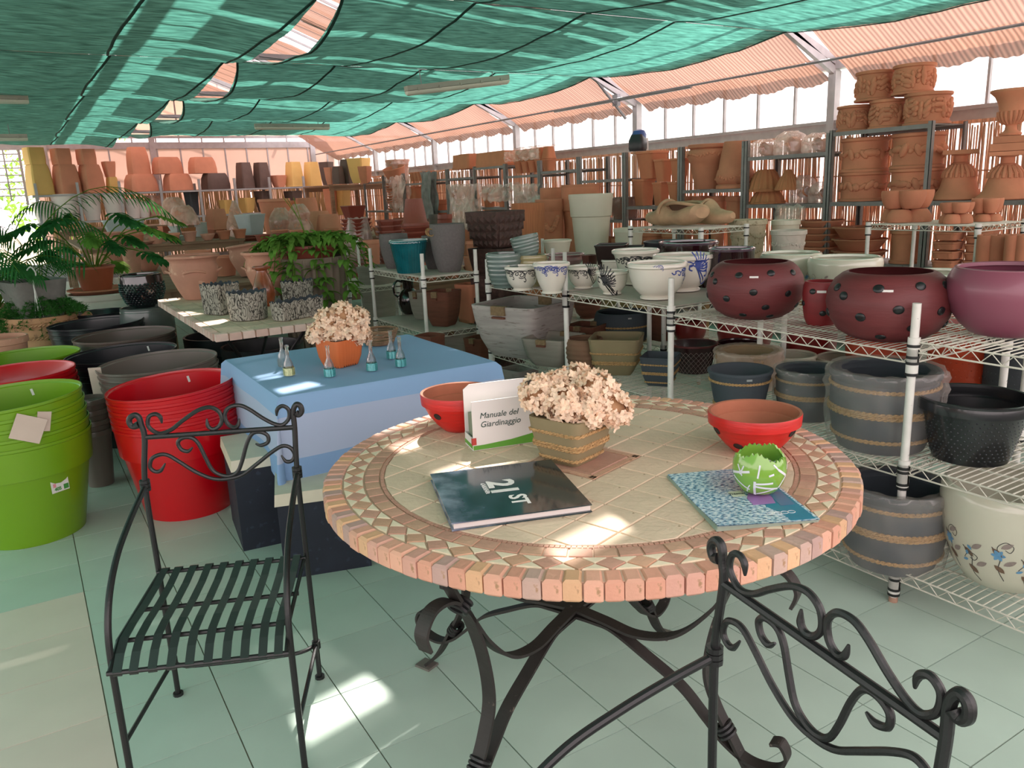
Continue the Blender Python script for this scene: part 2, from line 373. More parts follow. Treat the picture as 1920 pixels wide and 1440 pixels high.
# eaves gutter and sill of the right wall
wr=MB().box((XW,9.7,2.63),(.16,21.5,.12)).box((XW,9.7,2.02),(.07,21.5,.10)).box((XW-.03,9.7,2.075),(.10,21.5,.03)).box((XW,9.7,.25),(.12,21.5,.5)).build('wall_right',Mgal2); struct(wr)
Mpane=sheet_mat('clear sheet','#ffffff','#ffffff',.5,.72,scale=3,var=.05)
Mpane2=sheet_mat('milky sheet','#d9cbc5','#c9b3aa',.7,.0,scale=1.5,var=.05)
pm=MB().box((0,0,0),(.006,.47,.52)).mesh('pane'); mm=MB().box((0,0,0),(.035,.022,.56)).mesh('mullion')
wn=0
for i,y in enumerate(BEAMS):
    wn+=1; wo=MB().box((XW,y+1.48,2.59),(.05,2.94,.03)).box((XW,y+1.48,2.065),(.05,2.94,.03)).build('window_%d'%wn,Mgal2); struct(wo)
    for k in range(6):
        put('pane',pm,Mpane,wo,(XW+.005,y+(k+.5)*.493,2.33)); put('mullion',mm,Mgal2,wo,(XW-.01,y+(k+.0)*.493,2.33))
# lower glazing behind the reed screens
pm2=MB().box((0,0,0),(.006,2.9,1.5)).mesh('low_pane')
for i,y in enumerate(BEAMS): put('lower_pane',pm2,Mpane,wr,(XW+.03,y+1.48,1.26))
# ---------------- far wall ----------------
wf=MB(); wf.box((0.5,YF,2.84),(18,.10,.14),).box((.5,YF,3.02),(18,.05,.05)).box((.5,YF,.2),(18,.1,.4))
for x in (-2.9,.8,2.93,6.6): wf.box((x,YF-.03,1.5),(.12,.10,3.0))
wf=wf.build('wall_far',Mgal2); struct(wf)
fm=MB().box((0,0,0),(.47,.006,2.4)).mesh('far_pane'); fmu=MB().box((0,0,0),(.03,.04,1.1)).mesh('far_mullion'); fg=MB().box((0,0,0),(.47,.006,1.6)).mesh('gable_pane'); fmg=MB().box((0,0,0),(.03,.04,1.7)).mesh('gable_mullion')
Mpane3=sheet_mat('hazy sheet','#e5d0c4','#dcc0ae',.5,.18,scale=2,var=.06)
for k in range(22):
    x=-3.4+k*.494
    if x>.3: put('pane',fm,Mpane2,wf,(x+.247,YF+.01,1.58))
    put('mullion',fmu,Mgal2,wf,(x,YF-.01,2.3))
    put('pane',fg,Mpane3,wf,(x+.247,YF+.02,3.8)); put('mullion',fmg,Mgal2,wf,(x,YF-.01,3.75))
# slatted opening at the left of the far wall
lv=thing('louvre_window','open louvred window with thin horizontal bars at the far left','louvre',(-.6,YF,1.9))
for k in range(8): MB().box((0,0,.93-k*.14),(1.9,.03,.022)).build('slat',Mgal2,lv)
MB().box((.94,0,.4),(.05,.05,1.3)).box((-.94,0,.4),(.05,.05,1.3)).build('frame',Mgal2,lv)
# other walls, outside the picture
for nm,a,b in (('wall_left',(-8,9.7),(.1,21.5)),('wall_back',(0.,-1.0),(16,.1))):
    struct(MB().box((a[0],a[1],.35),(b[0],b[1],.7)).build(nm,Mgal2))
# roof glazing bars seen through the ridge gap, ridge purlin
rb=MB(); rb.box((1.99,9.5,4.62),(.12,22,.1))
for z,x in ((4.1,3.3),(3.6,4.6),(3.1,5.9),(4.05,.6),(3.5,-.9)): rb.box((x,9.5,z),(.05,22,.05))
for k in range(56):
    y=-1+k*.42; rb.bar((2,y,4.6),(4.7,y,3.56),.02,.03); rb.bar((2,y,4.6),(-.9,y,3.5),.02,.03)
struct(rb.build('roof_bars',Mgal2))
# ---------------- shade nets ----------------
Mgreen=sheet_mat('green shade net','#678f83','#4c897c',.5,.0,scale=5,var=.5,bump=.5,stretch=(1,5,1),trcol=(.6,1,.85))
Mseam=mat('dark green hem','#0b3a33',.8)
Mbeige=sheet_mat('beige shade cloth','#c0a08e','#9a7464',.5,.04,scale=1.2,var=.10,stripes=('Y',7,.55),bump=.1)
ORD=['nearest','second','third','fourth','fifth','sixth','last']
def nz(x,y,s=1): return noise.noise(Vector((x*s,y*s,3.1)))
for side in (0,1):
    for i in range(len(BEAMS)-side):
        y0=BEAMS[i]; y1=BEAMS[i+1] if i<len(BEAMS)-1 else YF-.9
        if side: xa,xb=2.09,6.34
        else: xa,xb=1.97,-7.5
        sx=1 if side else -1; W=abs(xb-xa)
        seams=[.0,.23,.46,.68,1.] if side else [0,.105,.33,.55,.78,1.]
        def fn(u,v,y0=y0,y1=y1,xa=xa,xb=xb,side=side,i=i):
            x=xa+(xb-xa)*u; sag=4*v*(1-v); edge=math.exp(-u*W*2.2)
            y=y0+.002+(y1-y0-.004)*v
            z=ZB-.05-.10*sag-.012*sag*math.cos(u*W*1.47*PI)
            z+=.03*sag*nz(x*1.1+side*9,y*1.3+i,1)+.012*nz(x*3+y*1.5,y*2.5-x,1)*min(1,sag*3)+.006*nz(x*12+y*7,y*6,1)*min(1,sag*4)
            z-=.05*(1-sag)*0
            if side: x+=.13*sag*edge; 
            else: x-=.05*sag*edge
            z-= .06*math.exp(-u*W*3)*sag
            return (x,y,z)
        mb=MB().grid(fn,120 if side else 150,60)
        nm='green_shade_net'
        where=('right of the ridge gap' if side else 'left of the ridge gap')
        o=mb.build(nm,Mgreen); tag(o,'sagging green shade net %s, %s bay from the camera'%(where,ORD[i]),'shade net','green shade nets under the roof')
        for q in seams[0:]:
            pts=[]
            for k in range(17):
                v=k/16; p=Vector(fn(min(1,max(0,q+ (.012*math.sin(v*3)))),v)); pts.append((p.x,p.y,p.z-.006))
            MB().tube(pts,.012,6,flat=(.022,.006,(1,0,0))).build('hem',Mseam,o)
for i in range(len(BEAMS)):
    y0=BEAMS[i]+.05; y1=(BEAMS[i+1] if i<len(BEAMS)-1 else YF-.1)-.22
    def fb(u,v,y0=y0,y1=y1,i=i):
        y=y0+(y1-y0)*v; k=(y1-y0)/.30
        sc=abs(math.sin(v*(y1-y0)/.5*PI))
        x=6.18+.97*u; z=3.02-.56*u-.03*math.sin(u*PI)+.004*math.cos(v*k*2*PI*3.1+i)*(.3+u)+.02*nz(x*2,y*2.1)
        if u>.75: z-=(u-.75)*.17*(sc-.35)
        if u>.8: x-=(u-.8)*.25
        return (x,y,z)
    o=MB().grid(fb,18,170).build('beige_shade_cloth',Mbeige)
    tag(o,'striped beige shade cloth with scalloped hem along the right eaves, %s bay'%ORD[i],'shade cloth','beige shade cloths over the right side')
# beige cloth over the outer roof slopes (seen through the ridge gap), widened and slit on the right to shape the sun patches below
OPEN=[(4.06,4.13),(4.62,4.72),(4.96,5.04),(5.18,5.26),(5.46,5.6),(6.14,6.24),(6.44,6.56),(7.2,7.35),(8.3,8.52),(8.95,9.2),(10.05,10.3),(11.8,12.6),(14,14.9),(16.8,17.6)]
for i in range(len(BEAMS)):
    y0=BEAMS[i]; y1=(BEAMS[i+1] if i<len(BEAMS)-1 else YF); mb=MB(); cuts=[y0]+[c for o in OPEN for c in o if y0<c<y1]+[y1]; inside=any(a<=y0<b for a,b in OPEN)
    for ya,yb in zip(cuts,cuts[1:]):
        if not inside: mb.grid(lambda u,v,ya=ya,yb=yb:(2.25+2.9*u,ya+(yb-ya)*v,4.42-1.05*u+.02*nz(u*9,v*7+i)),10,8)
        inside=not inside
    mb.grid(lambda u,v:(1.75-2.6*u,y0+(y1-y0)*v,4.42-1.0*u+.02*nz(u*9,v*7+i)),10,12)
    o=mb.build('roof_shade_cloth',Mbeige); tag(o,'beige cloth over the outer roof above the ridge gap, %s bay'%ORD[i],'shade cloth','beige cloths over the outer roof')
# ---------------- lamps ----------------
Mlamp=mat('lamp diffuser','#d8d4c6',.4,.03); Mlampb=mat('lamp body','#a9a398',.5,.05)
def batten(label,c,a,L_,tilt=0):
    t=thing('fluorescent_lamp',label,'lamp',c,rot=(0,tilt,a)); 
    MB().box((0,0,.03),(L_,.09,.05)).build('body',Mlampb,t)
    pts=[(-L_/2+.01,0,-.005),(L_/2-.01,0,-.005)]; mb=MB()
    mb.loft([[(x,math.cos(q)*.055*s,math.sin(q)*.045*s-.0) for q in [PI+PI*k/8 for k in range(9)]]+[(x,.0,0.004)] for x,s in ((-L_/2,.8),(-L_/2+.02,1),(L_/2-.02,1),(L_/2,.8))]); mb.build('diffuser',Mlamp,t)
    for k in range(5): MB().box((-L_/2+.12+k*(L_-.24)/4,0,.01),(.02,.125,.03)).build('clip',Mlampb,t)
    for s in (-1,1): MB().tube([(s*L_*.35,0,.05),(s*L_*.35,0,.2)],.005,5).build('hanger',Mgal,t)
def lampat(label,xa,ya,xb,yb,zc):
    a,b=atz(xa,ya,zc),atz(xb,yb,zc); return a,b
a=atY(762,172,8.1); b=atY(952,150,8.1)
batten('slightly tilted fluorescent lamp under the green net in the middle, nearest the camera',(a+b)/2,0,(b-a).length,-math.atan2(b.z-a.z,b.x-a.x))
a=atY(478,238,14.3); b=atY(617,239,14.3)
batten('farther fluorescent lamp hanging under the green net near the far wall',(a+b)/2,0,(b-a).length,0)
batten('fluorescent lamp at the left edge of the picture, the nearer of two',atY(-60,186,11.4),0,1.2,0)
batten('fluorescent lamp at the left edge of the picture, the farther of two',atY(-60,259,14.4),0,1.5,0)

# ---------------- reed screens ----------------
Mreedt=sheet_mat('reed screen stalks','#cfae94','#d4a288',.4,0,scale=3,var=.4,stretch=(30,30,.6))
def reeds(y0,y1,idx):
    mb=MB(); y=y0; rg=random.Random(idx)
    while y<y1:
        wd=rg.uniform(.006,.011); tl=rg.uniform(-.06,.06) if rg.random()<.75 else rg.uniform(-.25,.25); z1=1.93+rg.uniform(-.03,.03); z0=.35
        x=6.98+rg.uniform(-.012,.012); zm=rg.uniform(.9,1.3)
        mb.bar((x,y-tl*.25,z0),(x,y+tl*.25,z1),wd,wd); y+=wd*rg.uniform(.8,1.75)
    for z in (1.95,1.55,1.12,.7): mb.bar((6.965,y0,z),(6.965,y1,z),.012,.012 if z<1.9 else .03)
    o=mb.build('reed_screen',Mreedt,kind='stuff')
    tag(o,'upright reed screen fixed to the right wall, %s bay from the camera'%ORD[idx],'reed screen')
for i in range(len(BEAMS)):
    y0=BEAMS[i]; y1=BEAMS[i+1] if i<6 else YF-.1
    reeds(y0+.02,y1-.02,i)
mb=MB(); rg=random.Random(3); x=.7
while x<6.95:
    wd=rg.uniform(.012,.022); tl=rg.uniform(-.05,.05); mb.bar((x-tl,YF-.12,.4),(x+tl,YF-.12,1.83+rg.uniform(-.03,.03)),wd,wd); x+=wd*rg.uniform(.75,1.1)
o=mb.build('reed_screen',mat('dry reed','#b08d62',.85,.35,3,stretch=(30,30,.5)),kind='stuff'); tag(o,'brown reed screen along the foot of the far wall','reed screen')

# ---------------- racks ----------------
def rack(label,x0,x1,ys,levels,top,feet=0,pw=.038,shelfd=.035):
    """ys: post rows, levels per bay"""
    t=thing('metal_rack',label,'rack',((x0+x1)/2,(ys[0]+ys[-1])/2,0))
    cx,cy=(x0+x1)/2,(ys[0]+ys[-1])/2
    for y in ys:
        for x in (x0,x1):
            mb=MB().box((x-cx,y-cy,top/2),(pw*.2,pw,top)).box((x-cx+(pw*.4 if x==x0 else -pw*.4),y-cy-pw*.42,top/2),(pw,pw*.2,top))
            mb.build('post',Mrack,t)
    for (y0,y1),lv in zip(zip(ys,ys[1:]),levels):
        for z in lv:
            mb=MB().box((0,(y0+y1)/2-cy,z-.004),(x1-x0,y1-y0-.01,.008)).box((x0-cx+.004,(y0+y1)/2-cy,z-shelfd/2),(.006,y1-y0-.01,shelfd)).box((x1-cx-.004,(y0+y1)/2-cy,z-shelfd/2),(.006,y1-y0-.01,shelfd))
            mb.build('shelf',Mrack,t)
    return t
RX0,RX1=6.33,6.82
rack('grey slotted-angle rack carrying five relief terracotta rings at the right',RX0,RX1,[3.88,4.80],[[.30,.80,1.325,1.93]],1.95)
rack('grey slotted-angle rack with pedestals and urns at the right edge',RX0,RX1,[2.0,2.95,3.85],[[.3,.8,1.325],[.3,.8,1.325]],1.40)
rack('grey rack with wrapped bundles beside the terracotta ring rack',RX0,RX1,[4.83,5.78],[[.3,.8,1.31,1.77]],1.93)
rack('grey rack with two large garlanded terracotta planters',RX0,RX1,[5.82,6.70],[[.3,.8,1.47]],1.93)
rack('grey rack with stacked square terracotta planters in the right middle',RX0,RX1,[6.74,7.66],[[.3,.8,1.30]],1.93)
rack('grey rack with wrapped boxes behind the tall cream pot',RX0,RX1,[7.70,8.58],[[.3,1.14,1.63]],1.93)
rack('grey rack of stamped terracotta boxes left of the tall cream pot',RX0,RX1,[8.62,9.50],[[.5,1.25,1.78]],1.93)
rack('grey rack with film-wrapped goods in the middle of the right wall',RX0,RX1,[9.54,10.42],[[.5,1.25,1.75]],1.93)
rack('grey rack with three terracotta troughs on its top',RX0,RX1,[10.46,11.38,12.3],[[.5,1.3,1.91],[.5,1.3,1.78]],1.93)
rack('grey rack under a row of small fluted terracotta boxes',RX0,RX1,[12.35,13.2,14.1],[[.5,1.25,1.78],[.5,1.2,1.74]],1.93)
rack('grey rack in the far right corner with leaning saucers',RX0,RX1,[14.15,15.1,16.1],[[.5,1.25],[.5,1.25,1.82]],1.93)
fx=[18.95*v for v in (.0657,.107,.149,.1912,.2313,.2722,.3146)]
t=thing('metal_rack','long pale rack in front of the far wall carrying big upturned planters','rack',((fx[0]+fx[-1])/2,19.2,0)); cx=(fx[0]+fx[-1])/2
for x in fx+[.5]:
    for y in (18.95,19.5): MB().box((x-cx,y-19.2,1.03),(.05,.05,2.06 if y<19.2 else 1.9)).build('post',Mgal2,t)
for z in (1.83,1.28,.6):
    MB().box(((.45-cx+fx[-1]-cx+.1)/2,0.03,z-.02),(fx[-1]+.15-.45,.6,.035)).build('shelf',Mgal2,t)

# ---------------- white wire shelving ----------------
Mfoot=mat('rusty foot','#b08a76',.7,.2,30)
def wire_unit(label,x0,x1,ys,levels,top,liner=(),pr=.0145):
    """ys: post rows shared by neighbouring bays; levels: shelf heights per bay"""
    cx,cy=(x0+x1)/2,(ys[0]+ys[-1])/2; hx=(x1-x0)/2
    t=thing('wire_shelving',label,'shelving',(cx,cy,0))
    for x in (x0,x1):
        for k,y in enumerate(ys):
            zs=set(z for j in (k-1,k) if 0<=j<len(levels) for z in levels[j])
            p=MB().tube([(x-cx,y-cy,.02),(x-cx,y-cy,top)],pr,14).build('post',Mwhite,t)
            MB().tube([(x-cx,y-cy,0),(x-cx,y-cy,.02)],pr*1.1,12).build('foot',Mfoot,p)
            for z in zs:
                MB().tube([(x-cx,y-cy,z-.075),(x-cx,y-cy,z+.012)],pr*1.42,14).build('collar',Mwhite,p)
                for q in (-.083,-.022): MB().tube([(x-cx,y-cy,z+q),(x-cx,y-cy,z+q+.010)],pr*1.5,14).build('clip_ring',Mring,p)
    for (y0,y1),lv in zip(zip(ys,ys[1:]),levels):
        hy=(y1-y0)/2; yc=(y0+y1)/2-cy
        for z in lv:
            d=put('shelf',MB().tube([(-hx,-hy,0),(hx,-hy,0),(hx,hy,0),(-hx,hy,0)],.0032,6,closed=True).mesh('shelf'),Mwhite2,t,(0,yc,z-.004))
            rim=MB(); rim.tube([(-hx,-hy,-.036),(hx,-hy,-.036),(hx,hy,-.036),(-hx,hy,-.036)],.0032,6,closed=True)
            for (ax,ay),(bx,by) in (((-hx,-hy),(-hx,hy)),((hx,-hy),(hx,hy)),((-hx,-hy),(hx,-hy)),((-hx,hy),(hx,hy))):
                L_=math.hypot(bx-ax,by-ay); n=max(2,int(L_/.033)); n+=n%2
                rim.tube([(ax+(bx-ax)*k/n,ay+(by-ay)*k/n,-.034 if k%2 else -.002) for k in range(n+1)],.0022,5)
            rim.build('edge_truss',Mwhite2,d)
            wm=MB(); n=int((y1-y0)/.026)
            for k in range(1,n): wm.bar((-hx,-hy+2*hy*k/n,.003),(hx,-hy+2*hy*k/n,.003),.0032,.0032)
            for k in range(1,4): wm.bar((-hx+2*hx*k/4,-hy,-.002),(-hx+2*hx*k/4,hy,-.002),.006,.006)
            wm.build('wire_deck',Mwhite2,d,kind='stuff')
            if z in liner: MB().box((0,0,.008),(2*hx-.03,2*hy-.03,.004)).build('liner_board',mat('grey liner board','#b5ada2',.6,.08,4,dark='#6f665b',dthr=.72),d)
    return t
wire_unit('long white wire shelving along the right, its front posts nearest the round table',2.575,3.19,[.33,1.575,2.785,3.64,4.51],[[.13,.545,.990],[.11,.53,.950],[.10,.52,.978],[.105,.522,.980]],1.12,liner=(.978,.980))
wire_unit('white wire shelving with the teal ribbed pot and tall grey pots',2.53,2.98,[5.40,6.42],[[.10,.52,.945]],1.12,liner=(.945,.52))
wire_unit('second row of white wire shelving behind the spotted bowls',3.36,3.97,[1.575,2.775,3.70,4.9,5.95],[[.12,.55,.945],[.121,.551,.946],[.122,.552,.93],[.12,.55,.931]],1.12,liner=(.946,.93,.931))
wire_unit('white wire stand topped with clustered terracotta cups',5.3,5.87,[2.87,3.66],[[.2,.75,1.205]],1.215)
wire_unit('white wire stand topped with two clog-shaped terracotta planters',4.41,4.90,[4.45,5.27],[[.2,.75,1.205]],1.215)
wire_unit('white wire shelving behind the pale mosaic table, mostly hidden',2.6,3.1,[7.2,8.2],[[.2,.7]],1.12)
# ---------------- round mosaic table ----------------
TC=Vector((1.315,1.785)); TZ=.776; TR=.751
Miron=mat('black iron','#1c1b1c',.42,.15,12,bump=.1,bscale=120); Mironw=mat('worn iron bar','#2a2422',.6,.2,12,dark='#6b5f57',dthr=.68,bump=.15)
Mg=mat('table grout','#c7a892',.9,.08,20,bump=.1)
def stone(nm,c,**k): return mat(nm,c,.72,.10,14,bump=.25,bscale=70,dark='#a4805f',dthr=.67,rnd=.09,**k)
BR=[stone('brick stone %s'%n,c) for n,c in (('rose','#cf967e'),('pink','#cc9a88'),('mauve','#b39288'),('amber','#d3a680'),('salmon','#d29e86'),('taupe','#bd9e90'))]
Mcen=mat('travertine','#dcc4aa',.7,.07,9,bump=.3,bscale=60,dark='#9c8468',dthr=.68,rnd=.03)
Mdia=[stone('diamond stone a','#c79c80'),stone('diamond stone b','#c39480')]; Mtri=mat('cream stone','#ead9bd',.7,.06,14,bump=.2,dark='#a98d68',dthr=.68)
Mrec=[stone('ring stone a','#c29680'),stone('ring stone b','#b88c78'),stone('ring stone c','#c89f85')]
tt=thing('round_table','round mosaic stone table on black wrought iron legs in the foreground','table',(TC.x,TC.y,0))
MB().loft([[(math.cos(a)*r,math.sin(a)*r,z) for a in [2*PI*k/96 for k in range(96)]] for r,z in ((.60,TZ-.052),(.738,TZ-.048),(.742,TZ-.004),(.70,TZ-.0035))],smooth=False).build('tabletop',Mg,tt)
rg=random.Random(5)
NB=112; w_=.0355
bm=[]
for v in range(5):
    mb=MB(); r2=random.Random(v); ln=.0
    def bx(x0,x1,y0,y1,z0,z1,b=.006):
        vs=[]
        rg_=[(x0,x1,y0,y1,z0+b),(x0,x1,y0,y1,z1-b),(x0+b,x1-b,y0+b,y1-b,z1)]
        rings=[[(x0+b,y0+b,z0),(x1-b,y0+b,z0),(x1-b,y1-b,z0),(x0+b,y1-b,z0)]]+[[(a,c,z),(b_,c,z),(b_,d,z),(a,d,z)] for a,b_,c,d,z in rg_]
        mb.loft(rings,smooth=False)
    j=lambda: r2.uniform(-.0012,.0012)
    bx(-.0185+j(),.0185+j(),-.052+j(),.0035+j()*2,-.049,.0008+j()*.5); bm.append(mb.mesh('brick'))
for k in range(NB):
    a=2*PI*k/NB; o=put_m('brick',bm[k%5],BR[rg.choice([0,0,1,1,2,3,4,4,5])],tt,(math.cos(a)*.7475,math.sin(a)*.7475,TZ),(0,0,a-PI/2))
    o.scale=((2*PI*.7475/NB-.003)/.037,1,1)
def flatpiece(nm,poly,m,z=TZ,h=.004):
    c=sum((Vector(p) for p in poly),Vector((0,0)))/len(poly)
    return MB().prism([Vector(p)-c for p in poly],-h,.0,.03).build(nm,m,tt,(c.x,c.y,z+rg.uniform(-.0004,.0004)))
pl=lambda r,a:(r*math.cos(a),r*math.sin(a))
ND=62
for k in range(ND):
    a=2*PI*k/ND; da=2*PI/ND/2
    flatpiece('diamond_tile',[pl(.640,a),pl(.6655,a+da*.92),pl(.694,a),pl(.6655,a-da*.92)],Mdia[k%2])
    for s,r0 in ((0,.693),(1,.641)):
        b=a+da; rr=r0; mid=.668
        flatpiece('triangle_tile',[pl(rr,b-da*.80),pl(mid+( .003 if s==0 else -.003),b),pl(rr,b+da*.80)][::(1 if s==0 else -1)],Mtri) if k*2+s<2*ND else None
NR=72
for k in range(NR):
    a0=2*PI*(k+.04)/NR;a1=2*PI*(k+.96)/NR
    flatpiece('ring_tile',[pl(.596,a0),pl(.635,a0),pl(.635,a1),pl(.596,a1)],Mrec[k%3])
mb=MB()
for k in range(300):
    a0=2*PI*(k+.1)/300;a1=2*PI*(k+.9)/300; mb.prism([pl(.582,a0),pl(.592,a0),pl(.592,a1),pl(.582,a1)],TZ-.003,TZ-.0002)
mb.build('small_tesserae',Mrec[1],tt,kind='stuff')
def clip(poly,R=.579,n=40):
    out=poly
    for k in range(n):
        a=2*PI*k/n; nx,ny=math.cos(a),math.sin(a); res=[]
        for i in range(len(out)):
            p,q=out[i],out[(i+1)%len(out)]; dp=p[0]*nx+p[1]*ny-R; dq=q[0]*nx+q[1]*ny-R
            if dp<=0: res.append(p)
            if dp*dq<0: t=dp/(dp-dq); res.append((p[0]+(q[0]-p[0])*t,p[1]+(q[1]-p[1])*t))
        out=res
        if len(out)<3: return None
    return out
QA=math.radians(17); tsz=.122
for i in range(-6,6):
    for j in range(-6,6):
        x0,y0=i*tsz,j*tsz
        if i in (-1,0) and j in (-1,0): continue
        g=.0022; sq=[(x0+g,y0+g),(x0+tsz-g,y0+g),(x0+tsz-g,y0+tsz-g),(x0+g,y0+tsz-g)]
        p=clip([(x*math.cos(QA)-y*math.sin(QA),x*math.sin(QA)+y*math.cos(QA)) for x,y in sq])
        if p and len(p)>=3:
            ar=abs(sum(p[k][0]*p[(k+1)%len(p)][1]-p[(k+1)%len(p)][0]*p[k][1] for k in range(len(p))))/2
            if ar>.0006: flatpiece('stone_tile',p,Mcen)
rot=lambda q:[(x*math.cos(QA)-y*math.sin(QA),x*math.sin(QA)+y*math.cos(QA)) for x,y in q]
h=tsz
flatpiece('centre_inlay',rot([(-h+.03,-h+.03),(h-.03,-h+.03),(h-.03,h-.03),(-h+.03,h-.03)]),Mrec[1])
mb=MB(); n=24
for k in range(n):
    for s in (0,1):
        for q in (0,1):
            u0=-h+.004+(2*h-.008)*(k+.06)/n; u1=-h+.004+(2*h-.008)*(k+.94)/n; v0=(h-.026) if q else -h+.006; v1=v0+.019
            pts=[(u0,v0),(u1,v0),(u1,v1),(u0,v1)]
            if s: pts=[(y,x) for x,y in pts][::-1]
            mb.prism(rot(pts),TZ-.003,TZ-.0003)
mb.build('inlay_border',Mrec[2],tt,kind='stuff')
# legs: the base stands a little off the centre of the top
BC=Vector((1.18,1.665))-TC
feet=[Vector(f)-TC-BC for f in ((.63,1.44),(.954,2.213),(1.725,1.89),(1.4,1.12))]
for fv in feet:
    d=fv.normalized(); n=Vector((-d.y,d.x,0)); P=lambda s,z:(BC.x+d.x*s,BC.y+d.y*s,z)
    lg=MB().tube([P(s,z) for s,z in [(q.x,q.y) for q in cr_([(.53,.72,0),(.50,.66,0),(.455,.584,0),(.414,.464,0),(.398,.338,0),(.425,.25,0),(.47,.17,0),(.53,.07,0),(.585,.012,0)],8)]],0,flat=(.036,.009,n)).build('leg',Mironw,tt)
    MB().tube([P(q.x,q.y) for q in cr_([(0,.375,0),(.07,.375,0),(.13,.368,0),(.23,.32,0),(.33,.266,0),(.40,.20,0),(.455,.15,0),(.52,.12,0),(.585,.13,0),(.61,.17,0),(.595,.205,0),(.57,.20,0)],8)],0,flat=(.036,.008,n)).build('lower_brace',Mironw,lg)
    MB().tube([P(q.x,q.y) for q in cr_([(0,.395,0),(.10,.385,0),(.2,.375,0),(.31,.41,0),(.40,.50,0),(.47,.61,0),(.52,.66,0),(.58,.665,0),(.615,.625,0),(.605,.58,0)],8)],0,flat=(.036,.008,n)).build('upper_brace',Mironw,lg)
    for s,z,a in ((.485,.635,1.0),(.452,.185,.6)):
        c=Vector(P(s,z)); ax=(Vector((d.x*math.cos(a+1.57),d.y*math.cos(a+1.57),math.sin(a+1.57))))
        for q in (-.012,0,.012):
            e1=n; e2=Vector((d.x*math.cos(a),d.y*math.cos(a),math.sin(a)))
            MB().tube([c+ax*q+e1*(math.cos(u)*.024)+e2*(math.sin(u)*.017) for u in [2*PI*k/14 for k in range(14)]],.006,6,closed=True).build('collar',Miron,lg)
    c=P(.592,.004); MB().box(c,(.06,.05,.008),rz=math.atan2(d.y,d.x)).build('foot_plate',mat('worn foot','#6d6861',.7,.2,20),lg)
    MB().tube([P(.53,.70),P(.53,TZ-.05)],.014,8).build('support_stub',Miron,lg)
    c=P(0,.0)
ring_pts=[(BC.x+.53*math.cos(a),BC.y+.53*math.sin(a),TZ-.055) for a in [2*PI*k/48 for k in range(48)]]
MB().tube([p for p in ring_pts],.008,6,closed=True).build('support_ring',Miron,tt)

# ---------------- wrought iron chairs ----------------
CB=(Vector((.216,2.534)),Vector((.63,2.356)))
def cpx(l): return [(180+x/4,740+y/4) for x,y in l]
TR_=dict(
 lp=[(470,1320),(440,1040),(405,760),(365,330),(340,230),(322,172),(290,153),(255,175),(250,210),(275,240),(320,225)],
 rp=[(1590,1240),(1540,760),(1490,250),(1478,130),(1500,75),(1532,85),(1542,125),(1520,152),(1495,135)],
 a=[(495,215),(480,165),(440,145),(395,170),(395,240),(470,290),(560,265),(650,195),(760,120),(850,95),(920,125),(945,190),(920,240),(875,258),(840,235),(832,180)],
 b=[(1075,180),(1065,230),(1030,245),(985,215),(965,150),(1000,95),(1075,80),(1150,110),(1250,175),(1340,220),(1400,225),(1445,180),(1445,115),(1400,85),(1360,110),(1355,160)],
 c=[(725,395),(690,425),(640,410),(615,360),(650,325),(720,325),(770,370),(820,470),(870,560),(930,600),(1000,610),(1060,580),(1095,500),(1130,370),(1170,295),(1230,280),(1285,305),(1290,355),(1240,380),(1195,368)],
 d=[(520,515),(485,570),(440,575),(405,540),(420,480),(480,450),(540,455),(620,500),(750,580),(880,630),(1000,630),(1100,600),(1200,525),(1320,430),(1400,385),(1460,400),(1490,450),(1470,495),(1425,500),(1390,455)],
 rail=[(372,320),(1482,245)])
CT=CB[1]-CB[0]; CW=CT.length
UV={k:[onplane(x,y,CB[0],CT) for x,y in cpx(v)] for k,v in TR_.items()}
Mstrap=mat('dark green strap','#2c3230',.34,.08,14,spec=.6)
